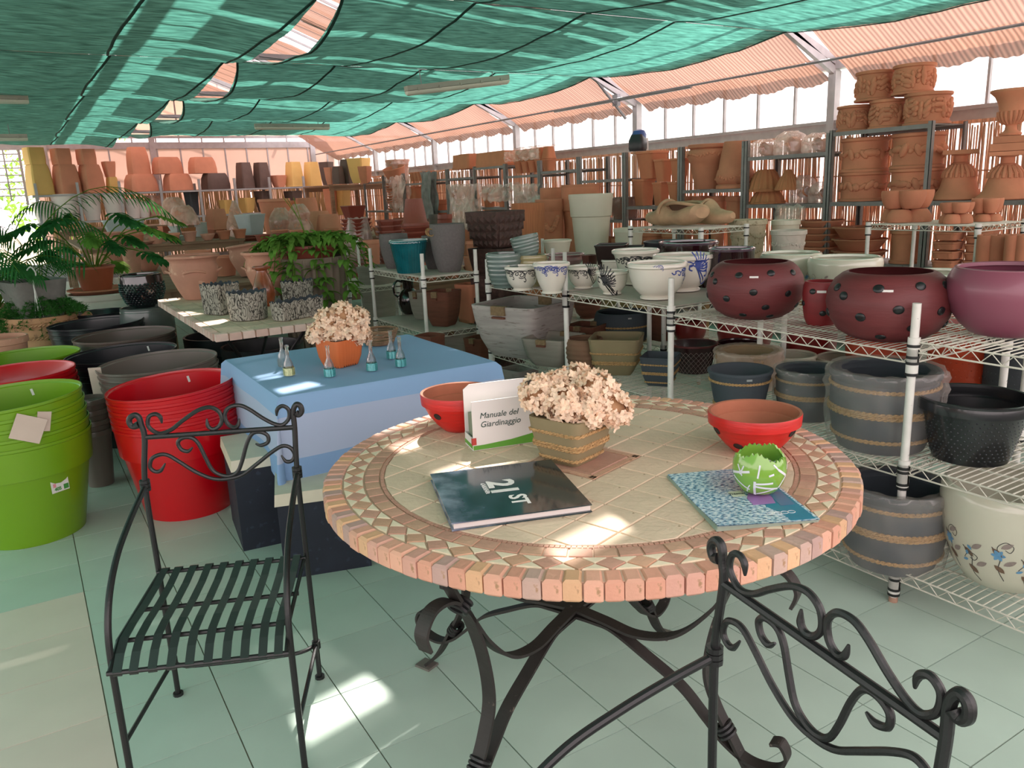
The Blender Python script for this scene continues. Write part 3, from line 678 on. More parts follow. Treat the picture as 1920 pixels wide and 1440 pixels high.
def chair(label,p0,udir,wdir,u_scale=1.):
    """p0 back-left foot; udir along the back, wdir towards the seat front"""
    u=Vector((udir[0],udir[1],0)).normalized(); w=Vector((wdir[0],wdir[1],0)).normalized()
    t=thing('iron_chair',label,'chair',(p0[0],p0[1],0))
    P=lambda a,b,c:(u*(a*u_scale)+w*b+Vector((0,0,c)))
    sp=lambda l,b=0,k=6:[P(q.x,b,q.y) for q in cr_([(x,z,0) for x,z in l],k)]
    W=CW; D=.455
    # back
    for nm,key,x0 in (('back_post','lp',0),('back_post','rp',W)):
        top=UV[key]; l=[(x0,.0)]+[(x0+ (.0),.12),(x0,.45),(x0,.72)]+top[3 if key=='lp' else 2:]
        o=MB().tube(sp(l),lambda s:.0085 if s<.9 else .0085+.003*(s-.9)*10,10).build('back_post',Miron,t)
        MB().tube([P(x0,0,0),P(x0,0,.01)],.016,10).build('foot',Miron,o)
        for dz in (-.012,.0,.012): MB().tube([P(x0,0,.725+dz-.005),P(x0,0,.725+dz+.005)],.0155,10).build('collar',Miron,o)
    MB().tube([P(UV['rail'][0][0],0,UV['rail'][0][1]),P(UV['rail'][1][0],0,UV['rail'][1][1])],.008,8).build('top_rail',Miron,t)
    for k in 'abcd':
        MB().tube(sp(UV[k],0),lambda s:.0062*min(1,.35+12*min(s,1-s)),8).build('scroll',Miron,t)
    # arms flow down into the front legs
    for x0 in (0,W):
        pr_=[(0,.722),(.10,.70),(.20,.672),(.30,.635),(.385,.575),(.435,.50),(.452,.42),(.455,.3),(.456,.15),(.458,0)]
        o=MB().tube([P(x0,q.x,q.y) for q in cr_([(a,b,0) for a,b in pr_],6)],.0088,10).build('arm',Miron,t)
        MB().tube([P(x0,.458,0),P(x0,.458,.01)],.016,10).build('foot',Miron,o)
        # lower side stretcher
        MB().tube([P(x0,.0,.125),P(x0,.456,.03+.14)],.0065,8).build('side_stretcher',Miron,t)
        MB().tube([P(x0,0,.112),P(x0,0,.138)],.014,10).build('collar',Miron,o)
    MB().tube([P(q.x,q.y,.128) for q in cr_([(0,.0,0),(.03,.035,0),(.10,.05,0),(W-.10,.05,0),(W-.03,.035,0),(W,0,0)],6)],.0065,8).build('back_stretcher',Miron,t)
    # seat: frame bars and straps
    ZS=.452
    for b,z in ((.02,ZS),(.23,ZS-.012),(.40,ZS-.008),(.49,ZS-.045)):
        MB().tube([P(.0,b,z-.008),P(W,b,z-.008)],.0065,8).build('seat_bar',Miron,t)
    for x0 in (.006,W-.006): MB().tube([P(x0,0.0,ZS-.012),P(x0,.40,ZS-.012),P(x0,.49,ZS-.05)],.006,8).build('side_bar',Miron,t)
    prof=[(.015,ZS-.014),(.008,ZS),(.02,ZS+.004),(.12,ZS-.004),(.23,ZS-.004),(.34,ZS+.001),(.41,ZS-.001),(.455,ZS-.02),(.495,ZS-.05),(.492,ZS-.062)]
    for k in range(10):
        xc=.02+(W-.04)*k/9
        if k in (0,9): xc+= .006 if k==0 else -.006
        pts=[P(xc,a,b) for a,b in prof]
        MB().tube(pts,0,flat=(.022,.0025,u)).build('seat_strap',Mstrap,t)
    return t
chair('black wrought iron chair with strap seat at the left of the round table',CB[0],CT,(-.395,-.918))
l2,r2=atz(1345,1008,.952),atz(1785,1275,.952)
chair('black wrought iron chair at the lower right corner, its scrolled back seen close up',(l2.x,l2.y),(r2.x-l2.x,r2.y-l2.y),(-.985,.15),(r2-l2).length/ (UV['rp'][2][0]-UV['lp'][3][0]) if 0 else 1.0)

# ---------------- writing ----------------
def text(name,s,size,m,parent,M,ext=.0004,shear=0,sx=1.,al='CENTER',bold=0):
    c=bpy.data.curves.new(name,'FONT'); c.body=s; c.size=size; c.extrude=ext; c.shear=shear; c.align_x=al; c.align_y='CENTER'; c.offset=bold; c.resolution_u=3
    o=bpy.data.objects.new(name,c); COL.objects.link(o); bpy.context.view_layer.update()
    me=bpy.data.meshes.new_from_object(o.evaluated_get(bpy.context.evaluated_depsgraph_get())); bpy.data.objects.remove(o)
    n=bpy.data.objects.new(name,me); COL.objects.link(n); me.materials.clear(); me.materials.append(m); n.parent=parent
    n.matrix_local=M@Matrix.Diagonal((sx,1,1,1)); return n
def frame(o,x,y):
    x=Vector(x).normalized(); z=x.cross(Vector(y)).normalized(); y=z.cross(x)
    m=Matrix((x,y,z)).transposed().to_4x4(); m.translation=Vector(o); return m
# ---------------- things on the round table ----------------
# hardback book
c=[atz(806,893,.79),atz(1032,867,.79),atz(1111,950,.79),atz(848,988,.79)]
ctr=sum(c,Vector())/4; ux=((c[1]-c[0])+(c[2]-c[3])).normalized(); uy=Vector((-ux.y,ux.x,0)); bw=((c[1]-c[0]).length+(c[2]-c[3]).length)/2; bh=((c[0]-c[3]).length+(c[1]-c[2]).length)/2
Mbook=mat('stormy book cover','#0f3038',.16,.35,6,coat=.6)
m=Mbook; N=m.node_tree.nodes; L=m.node_tree.links; b=N['Principled BSDF']
tcn=N.new('ShaderNodeTexCoord'); gr=N.new('ShaderNodeSeparateXYZ'); L.new(tcn.outputs['Object'],gr.inputs[0])
nn=N.new('ShaderNodeTexNoise'); nn.inputs['Scale'].default_value=14; nn.inputs['Detail'].default_value=8; L.new(tcn.outputs['Object'],nn.inputs[0])
ad=N.new('ShaderNodeMath'); ad.operation='MULTIPLY_ADD'; L.new(gr.outputs[0],ad.inputs[0]); ad.inputs[1].default_value=-2.2; ad.inputs[2].default_value=-.02
a2=N.new('ShaderNodeMath'); a2.operation='MULTIPLY_ADD'; L.new(nn.outputs['Fac'],a2.inputs[0]); a2.inputs[1].default_value=.9; L.new(ad.outputs[0],a2.inputs[2])
r=N.new('ShaderNodeValToRGB'); L.new(a2.outputs[0],r.inputs[0]); E=r.color_ramp.elements; E[0].position=.42; E[0].color=lin('#0b2a33'); E[1].position=.95; E[1].color=lin('#9aa0b4')
e=E.new(.6); e.color=lin('#29424f'); e=E.new(.75); e.color=lin('#5b6578'); L.new(r.outputs[0],b.inputs['Base Color'])
bk=thing('book','dark teal hardback book with a white emblem lying on the round table','book',(ctr.x,ctr.y,TZ+.001),rot=(0,0,math.atan2(ux.y,ux.x)))
MB().box((0,0,.0015),(bw,bh,.003)).box((0,0,.0195),(bw,bh,.003)).build('cover',Mbook,bk)
MB().box((.002,.002,.0105),(bw-.008,bh-.010,.015)).build('pages',mat('book pages','#cdc3be',.8,.05,60,stretch=(1,1,90)),bk)
Mwp=mat('white print','#e9e6e2',.4,.02)
q=ctr; e1=Vector((1,0,0)); 
def bkM(px,py,xd): 
    p=atz(px,py,.798); l=bk.matrix_basis.inverted()@Vector((p.x,p.y,.7965+.0012)); 
    g=atz(px+xd[0],py+xd[1],.798); l2=bk.matrix_basis.inverted()@Vector((g.x,g.y,.7977)); d=(l2-l); d.z=0; d.normalize()
    return frame((l.x,l.y,.0212),d,Vector((-d.y,d.x,0)))
bpy.context.view_layer.update()
text('title','21',.098,Mwp,bk,bkM(940,913,(22,36)),sx=1.05,bold=.003)
text('title','ST',.062,Mwp,bk,bkM(972,936,(22,36)),sx=1.0,bold=.0015)
text('subtitle','GARDENER',.015,Mwp,bk,bkM(909,916,(22,36)))
MB().box((0,0,0),(.062,.001,.0006)).build('underline',Mwp,bk).matrix_local=bkM(914,915,(22,36))
# magazine
c=[atz(1257,890,.783),atz(1370,888,.783),atz(1527,975,.783),atz(1335,993,.783)]
c[1]=c[0]+(c[2]-c[3]); ctr=sum(c,Vector())/4; ux=((c[2]-c[3])).normalized(); bw=(c[2]-c[3]).length; bh=(c[0]-c[3]).length
mg=thing('magazine','blue patterned magazine under the green eggshell pot','magazine',(ctr.x,ctr.y,TZ+.001),rot=(0,0,math.atan2(ux.y,ux.x)))
Mmag=mat('blue weave cover','#5f88ac',.3,.2,6,coat=.3); N=Mmag.node_tree.nodes; L=Mmag.node_tree.links; b=N['Principled BSDF']
tcn=N.new('ShaderNodeTexCoord'); mp=N.new('ShaderNodeMapping'); mp.inputs['Scale'].default_value=(55,95,1); mp.inputs['Rotation'].default_value=(0,0,.35); L.new(tcn.outputs['Object'],mp.inputs[0])
nn=N.new('ShaderNodeTexNoise'); nn.inputs['Scale'].default_value=1.6; nn.inputs['Detail'].default_value=4; L.new(mp.outputs[0],nn.inputs[0]); r=N.new('ShaderNodeValToRGB'); L.new(nn.outputs['Fac'],r.inputs[0])
E=r.color_ramp.elements; E[0].position=.38; E[0].color=lin('#2c4670'); E[1].position=.56; E[1].color=lin('#dde4ea'); e=E.new(.46); e.color=lin('#6fa3c4'); L.new(r.outputs[0],b.inputs['Base Color'])
Mpaper=mat('magazine paper','#d5ddcf',.6,.03)
def bend(x,y): return .012*max(0,(-y/bh*2-.2))*max(0,.6-x/bw*2)*.45
for k,(z,mm_) in enumerate(((0,Mpaper),(.002,Mpaper),(.004,Mpaper),(.006,Mmag))):
    def fn(u,v,z=z,k=k):
        x=(u-.5)*bw+.001*k; y=(v-.5)*bh; return (x,y,z+bend(x,y)*k/3)
    def fn2(u,v,fn=fn): p=fn(u,v); return (p[0],p[1],p[2]+.0016)
    mb=MB(); mb.grid(fn,12,12); mb.grid(fn2,12,12); mb.build('cover' if k==3 else 'page',mm_,mg)
Mt=mat('teal print','#1d7a98',.3,.1,30)
def onmag(poly,z,m,nm='print'):
    return MB().prism([((u-.5)*bw,(v-.5)*bh) for u,v in poly],z,z+.0003).build(nm,m,mg)
onmag([(.55,.04),(.98,.02),(.99,.97),(.86,.97),(.80,.45),(.62,.22)],.0078,Mt)
onmag([(.2,.012),(.98,.012),(.98,.05),(.3,.06)],.0079,Mt)
onmag([(.55,.30),(.78,.30),(.82,.42),(.78,.52),(.62,.5),(.56,.42)],.0083,mat('purple print','#9a6fae',.3))
onmag([(.80,.25),(.95,.25),(.96,.48),(.82,.5)],.0083,mat('slate print','#4b6f93',.3))
onmag([(.44,.46),(.58,.46),(.58,.56),(.44,.56)],.0085,mat('cream tag','#d7dcc8',.4),'label')
text('title','Thásmar',.012,mat('dark print','#25302e',.5),mg,Matrix.Translation(((.51-.5)*bw,(.51-.5)*bh,.0092)))
for k in range(4): MB().tube([((.62+.07*k-.5)*bw+.009*math.cos(a),(.14-.5)*bh+.007*math.sin(a),.0086) for a in [2*PI*i/10 for i in range(10)]],.0006,4,closed=True).build('outline',Mwp,mg)
# cracked eggshell pot
ce,R,H=place(1366,1478,832,1422,932,TZ+.0095,.5)
R=.0665; H=.118
eg=thing('eggshell_pot','small lime green ceramic pot shaped like a cracked eggshell with white stripes','pot',(ce.x,ce.y,TZ+.0095))
Megg=mat('lime glaze','#7aa83e',.18,.08,8,coat=.8)
n=72; prof=[(.30,0),(.62,.05),(.88,.25),(1,.5),(.97,.72),(.86,.9),(.78,1.0)]
rings=[]
def topz(j):
    t=j/n*2*PI; return .82+.16*math.sin(2*t+.6)*.5+.10*abs(((j*5/n*2)%2)-1)+.035*math.sin(j*2.4)
def egr(z):
    for a,b_ in zip(prof,prof[1:]):
        if a[1]<=z<=b_[1]: return a[0]+(b_[0]-a[0])*(z-a[1])/(b_[1]-a[1])
    return prof[-1][0]
rings.append([(math.cos(2*PI*j/n)*R*.2,math.sin(2*PI*j/n)*R*.2,0) for j in range(n)])
for q in range(13):
    rings.append([(lambda z:(math.cos(2*PI*j/n)*R*egr(z),math.sin(2*PI*j/n)*R*egr(z),z*H))(topz(j)*q/12) for j in range(n)])
for q in range(12,1,-1):
    rings.append([(lambda z:(math.cos(2*PI*j/n)*(R*egr(z)-.005),math.sin(2*PI*j/n)*(R*egr(z)-.005),z*H))(topz(j)*q/12) for j in range(n)])
MB().loft(rings).build('shell',Megg,eg,sharp=60)
Mst=mat('white glaze stripe','#d5d6dc',.3,.03)
rg=random.Random(4); fa=math.atan2(-ce.y,-ce.x)
def eggstripe(a0,z0,a1,z1,wd):
    pts=[]
    for k in range(9):
        s=k/8; a=a0+(a1-a0)*s; z=z0+(z1-z0)*s; r=R*egr(z)+.0006; pts.append((math.cos(fa+a)*r,math.sin(fa+a)*r,z*H))
    mb=MB(); 
    for k in range(8):
        p,q=Vector(pts[k]),Vector(pts[k+1]); nn_=Vector((p.x,p.y,(p.z-H/2)*.6)).normalized(); sd=(q-p).cross(nn_).normalized()*wd/2
        mb.add([p-sd,p+sd,q+sd,q-sd],[(0,1,2,3)]); 
    mb.build('stripe',Mst,eg)
for a in ((-.2,.02,-.15,.42,.006),(-.15,.36,.55,.38,.005),(-.12,.30,.9,.22,.005),(-.1,.10,.8,.24,.0035),(.9,.24,1.2,.48,.005),(1.2,.48,.75,.66,.006),(.75,.66,.55,.78,.004),(-.05,.5,.02,.78,.004),(-1.2,.5,-.35,.62,.006),(-.75,.52,-.6,.72,.004),(-.9,.72,-.65,.5,.004),(-1.2,.42,-.4,.2,.004),(-.6,.12,-.35,.32,.003),(.35,.55,.55,.58,.005),(1.3,.6,1.5,.72,.004)): eggstripe(*a)
mb=MB(); rg=random.Random(2)
for k in range(16):
    c_=Vector((rg.uniform(-.035,.035),rg.uniform(-.035,.035),H*.52+rg.uniform(0,.015))); r_=rg.uniform(.008,.014)
    mb.loft([[(c_.x+math.cos(a)*r_*math.sin(p),c_.y+math.sin(a)*r_*math.sin(p)*.8,c_.z-r_*.7*math.cos(p)) for a in [2*PI*i/8 for i in range(8)]] for p in (.3,.9,1.6,2.2,2.8)])
mb.loft([[(math.cos(a)*r_,math.sin(a)*r_,z) for a in [2*PI*i/16 for i in range(16)]] for r_,z in ((.055,.045),(.057,.06))]); mb.build('white_pebbles',mat('white pebble','#cfcdc6',.6),eg,kind='stuff')
# red ladybird bowls
Mred=mat('red paint','#c2201c',.38,.14,12,stretch=(1,1,9),dark='#7d1412',dthr=.70,bump=.1,bscale=30); Mclay=mat('bare clay inside','#a8664c',.85,.12,8,bump=.1)
def spots(t,R,H,prof,lst,r,m,flat=.35):
    """raised oval dots on the wall of a pot; lst of (angle from the camera side, height fraction)"""
    for a,z in lst:
        for p,q in zip(prof,prof[1:]):
            if p[1]<=z<=q[1] and q[1]>p[1]: rr=p[0]+(q[0]-p[0])*(z-p[1])/(q[1]-p[1]); sl=(q[0]-p[0])*R/((q[1]-p[1])*H); break
        c=Vector((math.cos(a)*rr*R,math.sin(a)*rr*R,z*H)); nrm=Vector((math.cos(a),math.sin(a),-sl)).normalized(); e1=Vector((-math.sin(a),math.cos(a),0)); e2=nrm.cross(e1)
        mb=MB(); mb.loft([[c+e1*(math.cos(u)*r*k)+e2*(math.sin(u)*r*k*.85)+nrm*(h*r) for u in [2*PI*i/14 for i in range(14)]] for k,h in ((1.02,-.05),(1,.12),(.75,flat*.8),(.35,flat))]); mb.build('dot',m,t)
def handed(c): return math.atan2(-c.y,-c.x)
Mdot=mat('black dot','#141517',.35,.1,20)
def bowl(label,xl,xr,yr,xb,yb,dots):
    c,R,H=place(xl,xr,yr,xb,yb,TZ,.42); fa=handed(c)
    t=thing('ladybird_bowl',label,'bowl',(c.x,c.y,TZ+.0005),rz=0)
    pr_=[(.40,0),(.46,.02),(.62,.18),(.80,.42),(.92,.68),(.93,.70),(.985,.72),(1,.97),(.99,1)]
    s=sec('c',48); rings=[]
    for r,z in [(.36,0)]+pr_: rings.append([(x*r*R,y*r*R,z*H) for x,y in s])
    MB().loft(rings,cap1=False).build('outer_wall',Mred,t)
    rings=[]
    for r,z in [(.99,1),(.93,.985),(.90,.72),(.86,.70),(.78,.45),(.6,.22),(.3,.08)]: rings.append([(x*r*R,y*r*R,z*H) for x,y in s])
    MB().loft(rings,cap0=False).build('inner_wall',Mclay,t)
    spots(t,R,H,pr_,[(fa+a,z) for a,z in dots],R*.11,mat('painted black dot','#171416',.5),.05)
    return t
bowl('red clay bowl with black ladybird dots behind the green eggshell pot',1329,1501,770,1412,855,[(0,.36),(-1.05,.6),(1.05,.62),(-.45,.3),(.45,.3),(2.4,.5),(-2.4,.5)])
bowl('red clay bowl with black dots behind the white leaflet box',787,935,733,866,812,[(-.75,.52),(.3,.4),(1.2,.6),(2.4,.5),(-2.2,.5)])
# leaflet box
a=atz(888,846,TZ); b_=atz(1003,829,TZ); d_=atz(846,812,TZ)
ux=(b_-a); L1=.205; ux.normalize(); uy=Vector((-ux.y,ux.x,0)); Dp=.085
lb=thing('leaflet_box','white cardboard dispenser box printed Manuale del Giardinaggio beside the hydrangea pot','leaflet box',(a.x,a.y,TZ+.0005),rot=(0,0,math.atan2(ux.y,ux.x)))
Mcard=mat('white card','#dcd6d3',.5,.02); Mgr=mat('leaf green print','#5c9a33',.5,.03); Mrd=mat('red print','#b43a34',.5,.03)
h1=zat((a.x,a.y),742)-TZ; 
MB().box((L1/2,0,.078),(L1,.003,.155)).build('front_panel',Mcard,lb)
mb=MB(); pts=[(0,0),(L1,0),(L1,.19),(.02,.19),(.0,.175)]; mb.add([(x,Dp-.001,z) for x,z in pts]+[(x,Dp+.002,z) for x,z in pts],[(0,1,2,3,4),(9,8,7,6,5)]+[(i,(i+1)%5,5+(i+1)%5,5+i) for i in range(5)]); mb.build('back_panel',Mcard,lb)
MB().box((0,Dp/2,.02),(.003,Dp,.04)).build('side_panel',Mcard,lb); MB().box((L1,Dp/2,.06),(.003,Dp,.12)).build('side_panel',Mcard,lb); MB().box((L1/2,Dp/2,.0015),(L1,Dp,.003)).build('base_panel',Mcard,lb)
MB().prism([(0.0,-.0022),(L1,-.0022),(L1,-.0016),(0,-.0016)],0.002,.016).build('green_band',Mgr,lb)
mb=MB(); mb.add([(.0,-.0024,.004),(L1,-.0024,.004),(L1,-.0024,.034),(L1*.6,-.0024,.022),(0,-.0024,.014)],[(0,1,2,3,4)]); mb.build('green_band',Mgr,lb)
MB().box((-.002,Dp/2,.012),(.001,Dp,.012)).build('green_band',Mgr,lb); MB().box((.004,-.0026,.03),(.012,.001,.022)).box((-.0022,.004,.028),(.001,.012,.022)).build('red_label',Mrd,lb)
Mink=mat('dark green ink','#24443c',.6)
text('lettering','Manuale del',.026,Mink,lb,frame((.086,-.0022,.108),(1,0,0),(0,0,1)),shear=.25); text('lettering','Giardinaggio',.026,Mink,lb,frame((.090,-.0022,.080),(1,0,0),(0,0,1)),shear=.25)
for k in range(14): MB().box((L1*.30,.012+k*.0045,.056),(L1*.52,.002,.1)).build('leaflet',mat('leaflet','#8f9a84',.6,.1,rnd=.2),lb)

# rope bands
Mrope=mat('seagrass rope','#b08c5e',.85,.25,90,bump=.5,bscale=160,dark='#6d4f30',dthr=.60)
def rope(t,kind,Rf,z,r,n=None,e=6.,m=None,strands=1,ph=0,name='rope_band'):
    """braided rope round a pot wall: Rf radius at that height"""
    N_=160; s=sec(kind,N_,e); mb=MB()
    for st in range(strands):
        zz=z+(st-(strands-1)/2)*r*1.7
        for q in (0,1):
            pts=[]
            for j,(x,y) in enumerate(s):
                a=2*PI*j/N_*(28 if Rf>.1 else 22)+q*PI+st*1.3
                rr=Rf+r*.55*math.cos(a)*.6+r*.3; pts.append((x*rr,y*rr,zz+r*.5*math.sin(a)))
            mb.tube(pts,r*.62,5,closed=True)
    mb.build(name,m or Mrope,t)
def rat(prof,z):
    P=PROF[prof] if isinstance(prof,str) else prof
    for p,q in zip(P,P[1:]):
        if p[1]<=z<=q[1] and q[1]>p[1]: return p[0]+(q[0]-p[0])*(z-p[1])/(q[1]-p[1])
    return P[-1][0]
# hydrangeas
Mpet=sheet_mat('dried petal','#f8dfc6','#f0cba8',.25,0,scale=60,var=.2); Mdk=mat('dried leaf','#7a5a42',.8,.2,20)
def flower_heads(t,heads,dens=150,ps=.0105,seed=1):
    rg=random.Random(seed)
    for c,r in heads:
        mb=MB(); c=Vector(c)
        for k in range(dens):
            while 1:
                d=Vector((rg.gauss(0,1),rg.gauss(0,1),rg.gauss(0,1)))
                if d.length>.1: break
            d.normalize(); 
            if d.z<-.75: continue
            d2=(d+Vector((rg.uniform(-.4,.4),rg.uniform(-.4,.4),rg.uniform(-.4,.4)))).normalized(); p=c+d*r*rg.uniform(.82,1.04)
            e1=d2.orthogonal().normalized(); e1.rotate(Matrix.Rotation(rg.uniform(0,6.3),3,d2)); e2=d2.cross(e1); sc=ps*rg.uniform(.75,1.35)
            for q in range(4):
                a=q*PI/2+rg.uniform(-.2,.2); u=e1*math.cos(a)+e2*math.sin(a); v=d2.cross(u); up=rg.uniform(-.15,.55)
                mb.add([p,p+u*sc*.55-v*sc*.5+d2*sc*up*.5,p+u*sc*1.25-v*sc*.3+d2*sc*up,p+u*sc*1.35+v*sc*.25+d2*sc*(up+.15),p+u*sc*.6+v*sc*.55+d2*sc*up*.4],[(0,1,2,3,4)])
        o=mb.build('flower_head',Mpet,t)
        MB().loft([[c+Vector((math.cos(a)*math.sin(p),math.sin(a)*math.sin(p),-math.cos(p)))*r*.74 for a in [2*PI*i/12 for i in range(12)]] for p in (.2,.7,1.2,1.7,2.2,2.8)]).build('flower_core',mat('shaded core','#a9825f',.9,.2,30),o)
        MB().tube([c,c*.35+Vector((0,0,c.z*.2))],.003,5).build('stem',Mdk,o)
def grass_pot(label,xl,xr,yr,xb,yb,z,kind,m,bands,prof,rz=0,rb=.7,e=9.,rr=.006,group=None,name='rope_pot',Rk=1.,inner=None,t=.012):
    c,R,H=place(xl,xr,yr,xb,yb,z,rb); R*=Rk
    tt_=thing(name,label,'plant pot',(c.x,c.y,z+.001),rz,group)
    put('body',pot_mesh(kind,prof,R,H,t,40 if kind=='c' else 48,e=e),m,tt_)
    for zf,st in bands: rope(tt_,kind,R*rat(prof,zf),zf*H,rr,e=e,strands=st)
    return tt_,c,R,H
Mol=mat('olive matt clay','#87795a',.8,.06,8,bump=.05)
t,c,R,H=grass_pot('olive square pot with braided seagrass bands holding dried hydrangeas on the round table',997,1147,775,1072,876,TZ,'s',Mol,[(.72,1),(.43,2),(.14,1)],'sqb',rz=math.radians(17),rb=.62,rr=.0052,Rk=.80)
hy=thing('hydrangea_bouquet','large bunch of dried cream pink hydrangeas in the olive square pot','dried flowers',(c.x,c.y,TZ+H*.8))
dv=Vector((c.x,c.y,0)).normalized(); sv=Vector((dv.y,-dv.x,0))
flower_heads(hy,[(sv*x+dv*y+Vector((0,0,z)),r) for x,y,z,r in ((-.085,.0,.085,.062),(-.01,-.045,.065,.060),(.075,-.01,.095,.062),(.02,.05,.105,.058),(.115,-.03,.045,.058),(-.03,.03,.095,.05),(.055,-.055,.045,.052))],dens=190,seed=3)

# ---------------- blue cloth table ----------------
CZ=.74
q=[atz(430,669,CZ),atz(512,748,CZ),atz(908,682,CZ),atz(792,629,CZ)]
q=[Vector((p.x,p.y)) for p in q]
near=(q[2]-q[1]); ang=math.atan2(near.y,near.x); cc=(q[0]+q[1]+q[2]+q[3])/4
cw=((q[2]-q[1]).length+(q[3]-q[0]).length)/2; cdp=((q[0]-q[1]).length+(q[3]-q[2]).length)/2
Mblue=mat('light blue cloth','#8fb0d6',.85,.04,6,bump=.08,bscale=25)
N=Mblue.node_tree.nodes; L=Mblue.node_tree.links; b=N['Principled BSDF']; tcn=N.new('ShaderNodeTexCoord'); sp_=N.new('ShaderNodeSeparateXYZ'); L.new(tcn.outputs['Object'],sp_.inputs[0])
r=N.new('ShaderNodeValToRGB'); mr=N.new('ShaderNodeMapRange'); mr.inputs[1].default_value=-.42; mr.inputs[2].default_value=0.02; L.new(sp_.outputs[2],mr.inputs[0]); L.new(mr.outputs[0],r.inputs[0]); r.color_ramp.interpolation='CONSTANT'
E=r.color_ramp.elements; E[0].position=0; E[0].color=lin('#7f9fc9'); E[1].position=.33; E[1].color=lin('#a9b4cf'); e=E.new(.76); e.color=lin('#8aabd2'); e=E.new(.97); e.color=lin('#94b5d4'); L.new(r.outputs[0],b.inputs['Base Color'])
ct=thing('cloth_table','square table covered with the blue striped cloth','table',(cc.x,cc.y,0),rz=ang)
MB().box((0,0,CZ-.025),(cw-.03,cdp-.03,.03)).build('tabletop',Mwood,ct)
for sx_ in (-1,1):
    for sy_ in (-1,1): MB().box((sx_*(cw/2-.08),sy_*(cdp/2-.08),(CZ-.04)/2),(.05,.05,CZ-.04)).build('leg',Miron,ct)
def cloth(u,v):
    # square sheet, outer parts hang down
    ov=.395; X=(u-.5)*(cw+2*ov); Y=(v-.5)*(cdp+2*ov); hx,hy=cw/2,cdp/2
    dx=max(0,abs(X)-hx); dy=max(0,abs(Y)-hy); sx_=1 if X>0 else -1; sy_=1 if Y>0 else -1
    x=min(abs(X),hx)*sx_; y=min(abs(Y),hy)*sy_; z=0
    if dx>0 and dy>0:
        d=math.hypot(dx,dy); z=-min(d,.56)*1.0*.98; a=math.atan2(dy,dx); k=abs(math.sin(2*a))
        x+=sx_*(.02+.055*k*min(1,d*3)*math.cos(a)); y+=sy_*(.02+.055*k*min(1,d*3)*math.sin(a)); z=-max(dx,dy)-.28*min(dx,dy)
    else:
        d=max(dx,dy); z=-max(0,d-.01); fl=.02*(1-math.exp(-d*20))+.012*math.sin((X if dy>0 else Y)*11)*d*2
        if dx>0: x+=sx_*fl
        if dy>0: y+=sy_*fl
    z+=.0015*math.sin(X*9)*math.sin(Y*7)
    return (x,y,z)
o=MB().grid(cloth,96,96).build('tablecloth',Mblue); o.location=(cc.x,cc.y,CZ+.003); o.rotation_euler=(0,0,ang); tag(o,'light blue tablecloth with a pale stripe draped over the square table','tablecloth')
# boxes below the cloth table
Mnav=mat('navy black box','#1d2230',.7,.15,9,dark='#2c3344',dthr=.6,bump=.1)
def boxat(name,label,cat,p,d,w_,dp,h,m,z=0,top=None,lid=None):
    t=thing(name,label,cat,(p[0],p[1],z),rz=math.atan2(d[1],d[0])); o=MB().box((w_/2,dp/2,h/2),(w_,dp,h)); o.build('body',m,t)
    if lid: MB().box((w_/2,dp/2,h+lid[0]/2),(w_+lid[1],dp+lid[1],lid[0]),top=(.97,.97)).build('lid',lid[2],t)
    return t
p=atz(457,1034,0); q2=atz(614,1000,0); dd=(q2-p)
boxat('storage_cube','navy black cube box with a cream slab lid under the blue tablecloth','box',(p.x,p.y),(dd.x,dd.y),dd.length*.98,.42,.385,Mnav,lid=(.05,.02,mat('cream slab','#d6ccb8',.6,.05,10)))
p=atz(695,1062,0); boxat('storage_cube','second navy black cube box with pale lid, partly behind the round table','box',(p.x-.34,p.y+.10),(.96,-.27),.36,.42,.33,Mnav,lid=(.05,.02,MATS['cream slab']))
# bottles with bead bands
Mglass=mat('clear bottle glass','#f4f4f2',.03,.0,trans=1.0,alpha=.55); 
def bottle(label,xb,yb,top,m,sc=1.):
    p=atz(xb,yb,CZ+.005); d=Vector((p.x,p.y,0)).normalized(); c=p+d*.02
    t=thing('glass_bottle',label,'bottle',(c.x,c.y,CZ+.0065)); H=.145*sc
    P_=[(.020,0),(.0235,.01),(.0245,.10),(.0240,.26),(.021,.40),(.014,.52),(.0085,.60),(.0078,.92),(.0098,.93),(.0098,1.)]
    s=sec('c',20); rings=[[(x*r,y*r,z*H) for x,y in s] for r,z in P_]+[[(x*(r-.0016),y*(r-.0016),z*H) for x,y in s] for r,z in [(.0098,.998),(.0078,.92),(.0085,.6),(.021,.4),(.0245,.1),(.02,.02)]]
    MB().loft(rings).build('glass',Mglass,t,sharp=60)
    mb=MB()
    for k in range(7):
        for j in range(30):
            a=2*PI*j/30; z=.006+k*.0048; r=.0262; mb.box((math.cos(a)*r,math.sin(a)*r,z),(.0042,.0022,.0040),rz=a+PI/2,top=(.5,.5))
    mb.loft([[(x*.0255,y*.0255,z) for x,y in s] for z in (.002,.038)],cap0=False,cap1=False)
    mb.build('bead_band',m,t,kind='stuff')
Mteal=mat('turquoise beads','#4fa5a8',.15,.25,120,coat=.7,metal=.3); Mgold=mat('pale gold beads','#b3bb8c',.15,.3,120,coat=.7,metal=.4)
bottle('clear glass bottle with a pale gold bead band at the left of the blue cloth',543,706,648,Mgold)
bottle('clear glass bottle just behind the gold-banded bottle',532,689,622,Mglass)
bottle('clear glass bottle with turquoise bead band in front of the orange pot',619,708,637,Mteal)
bottle('clear glass bottle with turquoise bead band right of the orange pot',698,697,628,Mteal)
bottle('rearmost clear glass bottle with turquoise bead band near the basket',735,674,610,Mteal,.98)
bottle('rightmost clear glass bottle with turquoise bead band on the blue cloth',752,689,622,Mteal)
c,R,H=place(600,678,634,640,690,CZ+.005,.72)
